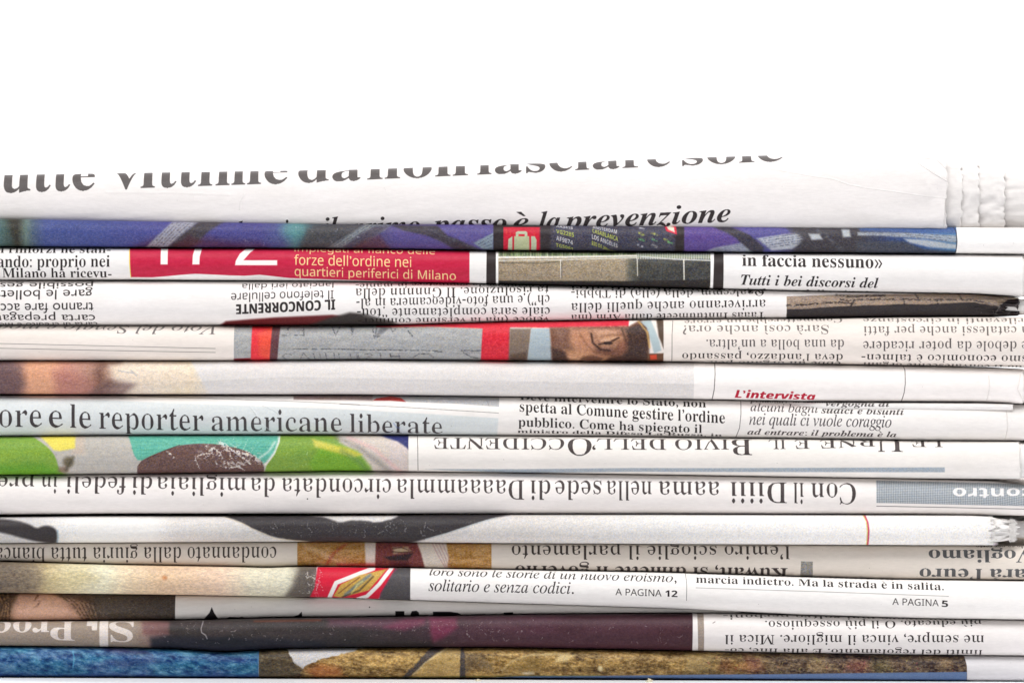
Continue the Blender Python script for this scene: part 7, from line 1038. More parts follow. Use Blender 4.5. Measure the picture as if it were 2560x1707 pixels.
def print5():
    s = sheet(5, paper=np.array([226, 219, 213], np.float32)); s.at(0, 360)
    s.text('SI', 'Voto del Senato e modi', 1412, 1192, -60, 1188, 128, flip=True, colr=(100, 94, 94))  # sheen at the top of the fold painted as mid-grey ink
    s.line([(-500, 1292), (0, 1304), (700, 1320), (1412, 1337)], 2.6, (80, 74, 72), 1.2)
    s.line([(-500, 1326), (0, 1335), (700, 1350), (1412, 1363)], 2.6, (80, 74, 72), 1.2)
    GY = (158, 160, 161)
    s.poly([(1536, 1100), (3262, 1100), (3262, 1500), (1530, 1500)], GY, 2, 1, pic=0.6)
    s.mottle(1540, 3200, 12, 12, 30); s.mottle(1540, 3200, 10, 3, 3)
    s.poly([(1655, 1100), (1790, 1100), (1768, 1440), (1640, 1440)], (216, 52, 62), 4, pic=0.5)
    s.poly([(1690, 1240), (1790, 1180), (1770, 1420), (1700, 1380)], (226, 96, 62), 22, 0.6)
    s.poly([(1790, 1100), (1838, 1150), (1812, 1440), (1762, 1440)], (88, 52, 56), 5, 0.95)
    s.poly([(1530, 1404), (1640, 1400), (1640, 1440), (1530, 1440)], (120, 30, 34), 4)
    DK = (72, 74, 80)
    # scratched capitals on the wall, upside down
    s.rd = 0.35
    s.line([(1850, 1250), (1890, 1252), (1905, 1230), (1880, 1210), (1905, 1190)], 7, DK, 3, 0.85)
    s.line([(1930, 1250), (1990, 1250), (1985, 1190)], 7, DK, 3, 0.85); s.line([(1935, 1220), (1980, 1220)], 6, DK, 3, 0.85)
    s.line([(2170, 1190), (2195, 1250), (2225, 1190)], 7, DK, 3, 0.85)
    s.line([(2310, 1180), (2305, 1235)], 8, DK, 3, 0.85)
    s.line([(1915, 1340), (2200, 1340), (2352, 1345), (2880, 1352)], 6, DK, 3, 0.9)
    s.line([(1925, 1350), (2352, 1356), (2860, 1360)], 3, (220, 224, 226), 3, 0.7)
    for pts in ([(1905, 1378), (1870, 1372), (1848, 1390), (1880, 1415)], [(1960, 1415), (1985, 1368), (2030, 1415)], [(2050, 1368), (2062, 1415)], [(2090, 1368), (2100, 1415)], [(2130, 1370), (2138, 1415)],
                [(2185, 1370), (2190, 1415)], [(2215, 1372), (2222, 1415)], [(2290, 1370), (2296, 1415)], [(2330, 1368), (2340, 1415)]):
        s.line(pts, 6, DK, 3, 0.85)
    s.at(850, 360)
    for pts in ([(75, 1195), (85, 1260)], [(215, 1195), (225, 1265)], [(240, 1200), (232, 1265), (262, 1255)], [(330, 1195), (345, 1225), (375, 1200)], [(420, 1190), (475, 1255)], [(440, 1195), (465, 1200)]):
        s.line(pts, 9, DK, 4, 0.8)
    s.poly([(235, 1255), (270, 1190), (330, 1195), (280, 1240)], (96, 98, 102), 10, 0.8)
    for pts in ([(120, 1372), (128, 1410)], [(165, 1375), (205, 1370), (215, 1390), (180, 1395), (170, 1412)], [(265, 1370), (272, 1412)], [(330, 1372), (338, 1410)], [(330, 1390), (390, 1390)], [(385, 1370), (395, 1412)],
                [(480, 1395), (520, 1372), (580, 1372), (610, 1395)], [(810, 1365), (850, 1390), (900, 1402)], [(620, 1355), (665, 1358)], [(795, 1350), (925, 1352)]):
        s.line(pts, 8, DK, 3, 0.85)
    s.poly([(230, 1150), (1890, 1130), (1880, 1212), (1500, 1205), (1130, 1198), (930, 1205), (600, 1192), (240, 1196)], (204, 44, 62), 5, 0.97, pic=0.3)
    s.line([(300, 1198), (600, 1196), (930, 1206)], 4, (222, 140, 110), 3, 0.8)
    s.line([(1150, 1200), (1500, 1200), (1870, 1190)], 5, (236, 190, 150), 4, 0.7)
    s.poly([(938, 1100), (1112, 1100), (1108, 1450), (918, 1450)], (204, 42, 58), 5, 1, pic=0.5)
    s.mottle(935, 1110, 12, 5, 5)
    s.poly([(1108, 1205), (1250, 1205), (1225, 1450), (1100, 1450)], (112, 96, 84), 12, 0.95, pic=0.6)
    s.poly([(1112, 1380), (1220, 1360), (1220, 1450), (1112, 1450)], (82, 64, 54), 16, 0.8)
    s.poly([(1250, 1205), (1372, 1205), (1385, 1450), (1220, 1450)], (158, 172, 180), 6, 1, pic=0.4)
    # face with the cap, upside down
    s.wd = 1.2; s.rd = 0.0
    s.poly([(1368, 1200), (1890, 1190), (1960, 1150), (2020, 1200), (2012, 1450), (1388, 1450)], (112, 74, 58), 10, 1, pic=0.6)
    s.poly([(1400, 1215), (1520, 1210), (1560, 1300), (1540, 1370), (1400, 1340)], (120, 88, 74), 24, 0.8)
    s.poly([(1510, 1205), (1620, 1205), (1680, 1290), (1650, 1380), (1540, 1370), (1500, 1300)], (186, 134, 104), 30, 0.9)
    s.poly([(1460, 1345), (1600, 1360), (1760, 1395), (1700, 1440), (1500, 1420)], (196, 146, 110), 22, 0.8)
    s.poly([(1620, 1210), (1880, 1205), (1870, 1270), (1800, 1330), (1720, 1340), (1640, 1290)], (158, 116, 92), 20, 0.9)
    s.poly([(1660, 1215), (1790, 1215), (1830, 1260), (1740, 1300), (1680, 1270)], (196, 152, 122), 18, 0.7)
    s.line([(1640, 1240), (1650, 1300), (1700, 1345), (1760, 1350)], 12, (50, 32, 28), 6, 0.9)
    s.line([(1690, 1310), (1760, 1296), (1820, 1266)], 9, (46, 30, 26), 5, 0.9)
    s.line([(1700, 1288), (1750, 1278), (1800, 1262)], 6, (214, 176, 146), 5, 0.8)
    s.ell(1750, 1302, 30, 10, (36, 24, 22), 5, 0.9)
    s.line([(1840, 1210), (1868, 1300), (1850, 1400)], 10, (40, 28, 26), 8, 0.7)
    s.line([(1560, 1230), (1600, 1300), (1660, 1360)], 7, (110, 72, 56), 8, 0.6)
    s.line([(1480, 1390), (1580, 1412), (1660, 1436)], 8, (222, 180, 146), 8, 0.7)
    s.line([(1700, 1260), (1760, 1246), (1830, 1250)], 8, (100, 66, 52), 10, 0.6)
    s.poly([(1860, 1210), (1990, 1160), (2014, 1260), (2010, 1450), (1880, 1450), (1840, 1350), (1880, 1280)], (54, 40, 36), 18, 0.85)
    s.poly([(1700, 1450), (1760, 1395), (1900, 1370), (1960, 1420), (1960, 1450)], (58, 40, 36), 18, 0.8)
    s.ell(1850, 1330, 30, 40, (146, 92, 70), 20, 0.6)
    s.poly([(1590, 1388), (1650, 1380), (1720, 1400), (1700, 1420), (1560, 1415)], (74, 46, 38), 10, 0.7)
    s.poly([(1380, 1330), (1470, 1360), (1500, 1450), (1385, 1450)], (60, 44, 40), 16, 0.8)
    s.poly([(1960, 1160), (2030, 1150), (2085, 1290), (2095, 1350), (2050, 1370), (2020, 1260), (2000, 1200)], (164, 182, 188), 8, 0.95)
    s.line([(1950, 1160), (2005, 1230), (2020, 1330)], 10, (212, 170, 96), 6, 0.8)
    s.poly([(2060, 1110), (2112, 1110), (2112, 1340), (2080, 1260)], (74, 58, 46), 8, 0.95)
    s.poly([(2012, 1370), (2112, 1368), (2112, 1450), (2012, 1450)], (92, 60, 42), 6, 0.95)
    s.poly([(2022, 1380), (2066, 1376), (2070, 1410), (2026, 1412)], (206, 74, 50), 5, 0.9)
    s.mottle(1370, 2000, 14, 4, 5)
    s.rd = s.wd = 0.0
    s.poly([(2112, 1050), (2300, 1050), (2300, 1500), (2112, 1500)], (226, 219, 213), 1.5, pic=0)
    s.line([(2172, 1155), (2166, 1250), (2166, 1425)], 3.2, (96, 88, 84), 1.5)
    s.at(1660, 360)
    def R(t, x0, y0, x1, y1, em=98, **k): s.text('SR', t, x0, y0, x1, y1, em, flip=True, **k)
    R('Commetterebbe un errore', 1160, 1139, 130, 1150, colr=(96, 90, 88))  # upper lines of both columns paler: sheen put into the ink colour
    R('Sarà così anche ora?', 1070, 1184, 120, 1187, colr=(96, 90, 88))
    R('da una bolla a un’altra.', 1168, 1280, 272, 1279, colr=(72, 66, 66))
    R('deva l’andazzo, passando', 1162, 1374, 116, 1368)
    R('ebbe un organo pen', 1150, 1424, 300, 1420)
    R('irrilevanti in circostanze', 2420, 1139, 1295, 1139, colr=(96, 90, 88))
    R('in catalessi anche per fatti', 2400, 1192, 1298, 1192, colr=(88, 82, 80))
    R('te debole da poter ricadere', 2390, 1290, 1293, 1290, colr=(72, 66, 66))
    R('smo economico è talmen-', 2362, 1384, 1284, 1374)
    R('do Il convalescente organi', 2330, 1448, 1300, 1429)
    return s

def print6():
    s = sheet(6); s.at(0, 890)
    s.hgrad([(-800, (150, 100, 84)), (-60, (108, 82, 84)), (40, (116, 90, 90)), (130, (140, 104, 94)), (200, (196, 144, 116)), (330, (202, 148, 118)), (420, (184, 128, 112)), (560, (170, 128, 112)), (660, (134, 98, 84)), (730, (176, 148, 132)), (800, (206, 190, 176)), (1000, (218, 206, 190)), (1240, (222, 208, 184)), (1420, (213, 210, 208))], pic=0.5)
    s.poly([(-60, 20), (60, 20), (130, 80), (170, 180), (110, 270), (-60, 270)], (98, 76, 78), 40, 0.8)
    s.poly([(200, 240), (180, 80), (330, 30), (420, 60), (340, 120), (440, 200)], (210, 156, 124), 40, 0.6)
    s.poly([(350, 90), (520, 110), (640, 180), (620, 260), (380, 260)], (160, 106, 98), 40, 0.6)
    s.line([(780, 40), (690, 60), (640, 100), (680, 160), (720, 180), (640, 230)], 34, (110, 78, 68), 26, 0.75)
    s.poly([(560, 270), (640, 200), (760, 150), (900, 180), (800, 270)], (106, 82, 80), 26, 0.7)
    s.poly([(720, 60), (900, 40), (1180, 40), (1300, 160), (1280, 190), (900, 180), (760, 160)], (222, 206, 186), 30, 0.8)
    s.mottle(-200, 1300, 12, 5, 9)
    s.poly([(1225, 0), (1290, 100), (1340, 200), (1400, 290), (4532, 330), (4532, -20)], (214, 211, 209), 12, 1, pic=0.28)
    s.line([(780, 95), (880, 112), (860, 90), (900, 130)], 5, (110, 130, 160), 4, 0.5)
    s.mottle(1400, 4500, 3, 6, 14)
    s.at(1660, 890)
    s.poly([(196, -30), (2700, -30), (2700, 380), (190, 380)], (236, 232, 229), 1.5, 1, pic=0)
    s.line([(329, 40), (330, 120), (324, 220), (312, 285)], 4.5, (72, 66, 66), 1.5)
    s.line([(1552, 45), (1568, 90), (1569, 180), (1562, 240), (1546, 300)], 4.5, (84, 78, 76), 1.5)
    s.text('NBI', 'L’intervista', 460, 243, 984, 261, 96, colr=(170, 16, 42), xtop=True, alpha=1, fat=0.8)
    s.line([(2112, 130), (2118, 200), (2104, 290)], 3, (205, 198, 194), 3, 0.6, h=-0.2)
    s.line([(2320, 120), (2300, 220), (2340, 300)], 3, (200, 190, 184), 4, 0.5, h=-0.25)
    s.at(0, 0, 1)
    s.line([(300, 965), (500, 953), (700, 942), (1000, 947), (1400, 955), (1740, 960)], 3, None, 5, 1, h=0.12)
    s.scratches(500, 1700, 915, 970, 12, (234, 234, 234), ln=10, w=1)
    return s

def print7():
    s = sheet(7); s.at(0, 890)
    BT = (208, 213, 214)
    s.poly([(-900, 200), (0, 262), (1000, 300), (2352, 350), (2352 + 904, 405), (2352 + 890, 600), (-900, 620)], BT, 6, 1, pic=0.16)
    s.poly([(-900, 230), (2300, 240), (2352, 262), (1900, 262), (1000, 262), (-900, 250)], (120, 108, 104), 3, 0.9)
    s.line([(900, 262), (1500, 280), (1900, 294), (2352, 316)], 2.5, (110, 106, 104), 1.3)
    s.at(850, 890)
    s.line([(0, 312), (400, 332), (1036, 371)], 2.5, (86, 82, 80), 1.3)
    s.poly([(180, 262), (1040, 262), (1040, 330), (760, 310), (430, 297), (300, 285), (0, 282), (-300, 280), (-300, 262)], (172, 172, 174), 2, 1, pic=0.5)
    s.poly([(-300, 240), (-300, 284), (120, 288), (215, 292), (215, 250)], (150, 124, 120), 6, 0.8)
    s.poly([(215, 290), (240, 274), (330, 262), (400, 272), (432, 298), (330, 290)], (176, 66, 62), 3, 1)
    s.line([(960, 290), (975, 325)], 3, (120, 120, 120), 2, 0.7)
    s.line([(1046, 250), (1046, 510)], 8, (230, 226, 222), 3, 0.8)
    s.at(0, 0, 1)
    hd = [("vore", -38, 108, 1066.5, 1067.5), ("e", 126, 160, 1068, 1069), ("le", 178, 231, 1069, 1071), ("reporter", 251, 511, 1071.5, 1077)]
    for w, a, b, y0, y1 in hd: s.text('SR', w, a, y0, b, y1, 92, colr=(48, 42, 44))
    s.text('SR', 'americane', 531, 1077, 856, 1079.5, 88, colr=(58, 52, 54))
    s.text('SR', 'liberate', 876, 1080.5, 1107, 1084, 80, colr=(58, 52, 54))
    s.line([(985, 1058), (992, 1068), (1000, 1070)], 2, (90, 120, 190), 1.5, 0.5)
    s.text('SM', 'Deve intervenire lo Stato, non', 1300, 999, 1764, 1018, 43)
    s.text('SM', "spetta al Comune gestire l’ordine", 1299, 1028, 1811, 1058, 43)
    s.text('SM', "pubblico. Come ha spiegato il", 1296, 1065.5, 1754, 1082.5, 37)
    s.text('SM', 'ministro della Difesa La Russa, in', 1294, 1082, 1804, 1091, 20)
    s.at(1660, 890)
    s.line([(500, 290), (499, 380), (490, 470), (468, 530)], 3.5, (76, 70, 70), 1.5)
    s.text('SBI', 'pendolari, la vergogna di', 560, 299, 1200, 318, 108, colr=(62, 56, 56))
    s.text('SI', 'alcuni bagni', 562, 358, 1003, 370, 100, colr=(48, 42, 44))
    s.text('SBI', 'sudici e bisunti', 1022, 372, 1562, 384, 70, colr=(56, 50, 50))
    s.text('SI', 'nei quali ci vuole coraggio', 553, 447, 1480, 466, 112, colr=(46, 40, 42))
    s.text('SBI', 'ad entrare: il problema è la', 541, 512, 1514, 530, 72, colr=(54, 46, 46))
    s.text('SBI', 'fine di un monopolio che', 538, 540, 1380, 547, 40, colr=(60, 52, 52))
    s.line([(2232, 360), (2238, 460), (2222, 555)], 3, (205, 196, 190), 3, 0.6, h=-0.2)
    s.at(0, 890)
    s.line([(1640, 330), (1680, 380), (1700, 430), (1760, 480)], 5, (232, 236, 238), 5, 0.6, h=0.25)
    s.line([(1720, 320), (1790, 350), (1830, 380)], 4, None, 5, 1, h=0.15)
    return s

def print7flap():
    s = Sheet(FLAP_T, FLAP_B, 2, 2, 0.5, seed=77)
    s.at(1660, 890)
    s.text('SBI', 'vergogna di', 1050, 326, 1468, 331, 64, colr=(60, 54, 54))
    return s

def print8():
    s = sheet(8); s.at(0, 890)
    GR = (122, 158, 62)
    s.poly([(-900, 480), (2352 + 450, 480), (2352 + 450, 800), (-900, 800)], (178, 174, 168), 1.5, 1, pic=0.42)
    s.poly([(-900, 480), (170, 500), (260, 548), (330, 600), (375, 660), (392, 740), (440, 800), (-900, 800)], GR, 7, 1, pic=0.5, smooth=1)
    s.poly([(-900, 700), (300, 700), (420, 760), (440, 800), (-900, 800)], (92, 150, 42), 40, 0.8)
    s.mottle(-800, 380, 9, 10, 26, (1, 0.6, -0.4))
    s.poly([(215, 480), (500, 480), (500, 600), (400, 618), (360, 612), (310, 560)], (222, 208, 92), 10, 1)
    s.poly([(500, 480), (560, 480), (560, 640), (460, 640), (500, 600)], (196, 176, 160), 18, 0.6)
    s.ell(455, 690, 34, 34, (96, 86, 66), 18, 0.9); s.ell(420, 742, 34, 20, (120, 96, 84), 16, 0.8)
    s.line([(440, 740), (470, 690), (486, 660)], 14, (70, 66, 52), 12, 0.8)
    s.mottle(500, 900, 5, 4, 60)
    TE = (92, 170, 150)
    s.poly([(830, 490), (1835, 490), (1830, 570), (1800, 640), (1740, 705), (1660, 690), (1400, 600), (1130, 620), (1000, 650), (915, 690), (880, 640), (860, 560)], TE, 7, 1, pic=0.5, smooth=1)
    s.mottle(850, 1820, 12, 3, 40)
    for i in range(7):
        s.line([(1440 + i * 8, 560 + i * 12), (1600, 575 + i * 14), (1760, 570 + i * 20)], 4, (50, 140, 130), 4, 0.5)
    s.line([(870, 600), (960, 595), (1060, 580)], 4, (60, 150, 140), 4, 0.6)
    s.poly([(900, 800), (905, 720), (935, 680), (1010, 640), (1120, 600), (1180, 580), (1300, 568), (1420, 572), (1520, 590), (1620, 618), (1680, 660), (1730, 700), (1725, 800)], (98, 74, 70), 5, 1, pic=0.7, smooth=1)
    s.mottle(920, 1720, 10, 4, 6)
    s.line([(902, 790), (906, 720), (935, 682), (1100, 608), (1180, 578)], 4, (70, 40, 40), 3, 0.8)
    s.line([(1830, 505), (1826, 560), (1806, 620), (1770, 670), (1740, 706)], 16, (224, 222, 214), 8, 0.95)
    s.line([(1800, 560), (1760, 620), (1700, 665)], 12, (200, 214, 206), 8, 0.8)
    s.poly([(1838, 480), (2352 + 210, 480), (2352 + 180, 800), (1720, 800), (1745, 715), (1800, 640), (1832, 560)], (118, 152, 62), 6, 1, pic=0.5)
    s.mottle(1840, 2500, 9, 10, 26, (1, 0.6, -0.4))
    s.wear(1280, 1720, 570, 730, 1.6, (220, 212, 206), 1, 8)
    for pts in ([(1280, 680), (1290, 650), (1340, 640), (1400, 600), (1440, 620), (1520, 600)], [(1400, 640), (1420, 700), (1480, 730), (1560, 720), (1620, 690), (1700, 680)], [(1500, 600), (1560, 640), (1600, 670), (1640, 700)], [(1290, 690), (1310, 740)], [(1100, 620), (1140, 660)], [(1560, 720), (1600, 745)]):
        s.line(pts, 9, (226, 218, 212), 3, 0.9, h=0.2, rough=1.6)
    s.line([(1440, 560), (1500, 600), (1560, 630), (1630, 640), (1700, 690)], 26, (226, 220, 214), 7, 0.8, h=0.2, rough=3)
    s.line([(1360, 590), (1440, 640), (1470, 700), (1600, 700)], 20, (226, 220, 214), 6, 0.8, h=0.2, rough=3)
    s.scratches(1500, 1760, 530, 700, 16, (216, 226, 220), ln=60, seed=3, w=2.5)
    s.scratches(1850, 2500, 620, 740, 14, (190, 206, 140), ln=40, seed=4, w=2)
    s.at(850, 890)
    s.poly([(-30, 480), (450, 480), (450, 800), (210, 800), (110, 640), (0, 560)], (204, 192, 188), 18, 0.95, pic=0.5)
    s.poly([(-100, 560), (0, 580), (120, 620), (200, 720), (220, 800), (-150, 800), (-200, 700)], (112, 160, 48), 20, 0.95)
    s.poly([(-180, 540), (-60, 570), (60, 600), (150, 640), (100, 660), (-60, 620), (-160, 590)], (210, 196, 84), 14, 0.8)
    s.line([(-20, 530), (120, 590), (240, 680), (330, 760)], 24, (112, 110, 106), 20, 0.6)
    s.line([(60, 530), (220, 600), (330, 700), (400, 760)], 14, (214, 160, 160), 16, 0.6)
    s.line([(20, 620), (130, 690), (200, 770)], 22, (96, 128, 80), 20, 0.7)
    s.poly([(210, 490), (452, 490), (452, 610), (430, 590), (380, 556), (300, 530)], (44, 48, 104), 10, 1)
    s.poly([(449, 400), (700, 400), (2352 + 1600, 400), (2352 + 1600, 900), (449, 900)], (231, 227, 223), 1.5, 1, pic=0)
    s.line([(506, 515), (510, 600), (511, 745)], 3.2, (70, 62, 60), 1.4)
    s.text('SR', 'E IL ^BIVIO DELL’^OCCIDENTE', 2352 - 470 - 80 + 470, 536, 615, 532, 138, flip=True, colr=(50, 42, 42)) if False else None
    s.at(0, 0, 1)
    def R(t, x0, x1, em=54): s.text('SR', t, x0, 1093 + (x0 - 1085) * 0.0062, x1, 1093 + (x1 - 1085) * 0.0062, em, flip=True, colr=(54, 46, 46))
    R('LE', 2354, 2276); R('^URNE', 2254, 2048); R('E', 2022, 1985); R('IL', 1962, 1920); R('^BIVIO', 1878, 1686); R('DELL’', 1664, 1480); R('^OCCIDENTE', 1478, 1084)
    s.at(850, 890)
    s.poly([(560, 738), (1200, 738), (1900, 730), (2352, 731), (2352 + 1590, 725), (2352 + 1592, 757), (2352, 756), (1900, 754), (1200, 764), (700, 745)], (160, 170, 180), 3, 1, pic=0.45)
    return s

def print9():
    s = sheet(9); s.at(0, 0, 1)
    def R(t, x0, x1, em=76, st='SR'):
        yb = lambda x: 1190.5 + 0.0085 * max(0, x - 300) + (0 if x < 2000 else 1)
        s.text(st, t, x0, yb(x0), x1, yb(x1), em, flip=True, colr=(56, 48, 48))
    R('Con', 2137, 2026, 82); R('il', 2007, 1982, 82); R('Diiii', 1965, 1825, 82); R('aama', 1796, 1646)
    R('nella', 1628, 1516); R('sede', 1503, 1387); R('di', 1375, 1326); R('Daaaammla', 1310, 992); R('circondata', 978, 706)
    R('da', 688, 628); R('migliaia', 616, 394); R('di', 382, 332); R('fedeli', 316, 168); R('in', 145, 106); R('preghiera', 88, -190)
    s.at(1660, 890)
    s.poly([(1382, 810), (2600, 838), (2600, 985), (2352, 978), (1382, 956)], (154, 161, 166), 3, 1, pic=0.3)
    s.coarse.append((2188, 2640, 1198, 1262, 6.2, 30))
    s.text('NB', 'contro', 2400, 862, 1880, 858, 104, flip=True, colr=(234, 232, 230))
    s.line([(1384, 978), (1900, 988), (2600, 1004)], 3.5, (76, 72, 72), 1.4)
    s.at(0, 0, 1)
    s.scratches(600, 900, 1225, 1268, 8, (240, 238, 236), ln=10, w=1)
    s.ell(770, 1246, 1.6, 1.6, (40, 36, 36), 0.7)
    return s

def print10():
    s = sheet(10); s.at(0, 1267)
    s.poly([(-900, 20), (6000, 20), (6000, 300), (-900, 300)], (212, 211, 210), 1, 1, pic=0.3)
    s.hgrad([(-900, (200, 197, 195)), (200, (197, 194, 193)), (480, (226, 224, 222)), (1000, (228, 226, 223)), (1150, (210, 206, 203)), (1700, (200, 197, 195)), (3400, (205, 201, 198)), (4400, (222, 220, 218)), (4900, (232, 229, 227)), (7000, (234, 231, 228))], pic=0.5)
    a, b = s.region(200, 400); s.pic[:, a:b] *= 0.4
    DK = (56, 52, 54)
    s.poly([(-900, 120), (-300, 66), (0, 72), (120, 86), (200, 108), (250, 140), (290, 118), (340, 120), (380, 146), (384, 200), (370, 250), (320, 236), (200, 214), (0, 156), (-300, 120), (-900, 200)], DK, 12, 1, pic=0.25, smooth=2)
    s.line([(384, 150), (388, 200), (376, 240)], 6, (110, 160, 190), 5, 0.6)
    s.at(850, 1267)
    s.poly([(-770, 52), (-700, 76), (-640, 98), (-560, 140), (-420, 200), (-220, 226), (0, 250), (400, 250), (560, 208), (700, 168), (900, 100), (1020, 66), (1160, 40), (380, 40), (380, 66), (230, 104), (190, 84), (60, 84), (0, 100), (-60, 78), (-100, 62), (-400, 40)], DK, 9, 1, pic=0.3, wob=3, smooth=2)
    s.line([(-770, 58), (-640, 102), (-560, 142), (-420, 204), (-200, 226)], 5, (214, 196, 160), 3, 0.6)
    s.line([(560, 208), (700, 168), (900, 100), (1020, 66)], 5, (196, 214, 222), 3, 0.6)
    s.mottle(-700, 1000, 6, 5, 16)
    s.wear(-600, 600, 60, 200, 0.25, (150, 146, 144), 2, 3)
    s.scratches(-650, 900, 70, 180, 34, (150, 148, 150), ln=50, seed=1, w=2.6)
    s.at(1660, 1267)
    s.line([(1298, 50), (1316, 90), (1322, 150), (1320, 250)], 8, (206, 196, 90), 3, 0.9)
    s.line([(1306, 50), (1324, 95), (1330, 150), (1326, 250)], 10, (192, 58, 92), 3, 0.95)
    s.scratches(2050, 2150, 80, 220, 30, (205, 198, 192), seed=8, ln=30, w=2, alpha=0.5)
    return s

def print11():
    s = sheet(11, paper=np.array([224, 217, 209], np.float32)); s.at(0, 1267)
    s.text('SR', 'condannato dalla giuria tutta bianca', 1806, 258, -30, 264, 158, flip=True, colr=(54, 46, 44))
    s.at(0, 0, 1)
    s.text('SR', 'nero fu', -60, 1367, -280, 1367, 58, flip=True)
    s.at(850, 1267)
    OR = (178, 132, 74)
    s.poly([(-278, 200), (990, 200), (990, 420), (-278, 420)], OR, 2, 1, pic=1.0)
    s.mottle(-276, 990, 34, 9, 18, (1, 1.1, 1.3), octv=3, dirn=0.5)
    s.poly([(160, 200), (238, 200), (232, 420), (170, 420)], (226, 214, 204), 8, 1, pic=0.4)
    s.poly([(236, 200), (500, 200), (540, 300), (560, 420), (230, 420)], (120, 60, 58), 8, 1, pic=0.8)
    s.poly([(345, 262), (440, 258), (470, 290), (350, 305)], (206, 186, 150), 12, 0.9)
    s.poly([(285, 325), (350, 318), (480, 300), (440, 350), (330, 348)], (44, 30, 34), 10, 0.95)
    s.line([(345, 270), (400, 262), (450, 280)], 6, (70, 34, 34), 5, 0.8)
    s.line([(340, 290), (400, 296), (470, 290)], 7, (60, 34, 34), 5, 0.8)
    s.poly([(330, 360), (440, 350), (470, 420), (330, 420)], (92, 40, 44), 12, 0.8)
    s.poly([(490, 200), (690, 200), (710, 330), (700, 420), (560, 420), (530, 300)], (218, 208, 198), 8, 1, pic=0.5)
    for i in range(4): s.line([(600 + i * 22, 230), (650 + i * 20, 330), (690 + i * 10, 400)], 5, (170, 120, 130), 5, 0.6)
    s.line([(-230, 250), (-60, 330), (60, 400)], 24, (220, 190, 150), 20, 0.7)
    s.line([(-100, 400), (-40, 300), (40, 240)], 14, (150, 40, 40), 12, 0.6)
    s.poly([(-20, 370), (230, 370), (230, 420), (-20, 420)], (200, 50, 50), 14, 0.7)
    s.coarse += [(744, 1228, 1340, 1430, 4.4, 26), (1998, 2034, 1395, 1450, 4, 34), (2290, 2640, 1360, 1450, 4.4, 34)]
    s.at(0, 0, 1)
    s.text('SR', 'l’emiro scioglie il parlamento', 1973, 1364, 1279, 1362, 60, flip=True, colr=(52, 44, 42))
    s.text('SM', 'Kuwait, si dimette il governo', 1968, 1419, 1288, 1413, 58, flip=True, colr=(48, 40, 40))
    s.poly([(2002, 1402), (2031, 1403), (2031, 1445), (2000, 1445)], (140, 138, 134), 1, 1, pic=1.0)
    s.text('SB', 'Vogliamo', 2582, 1374, 2320, 1373, 50, flip=True, colr=(74, 76, 80))
    s.text('SB', 'sarà l’euro', 2590, 1422, 2297, 1420, 50, flip=True, colr=(74, 76, 80))
    s.text('SM', 'chi di noi lo sa per certo', 2640, 1361, 2440, 1361, 30, flip=True)
    return s

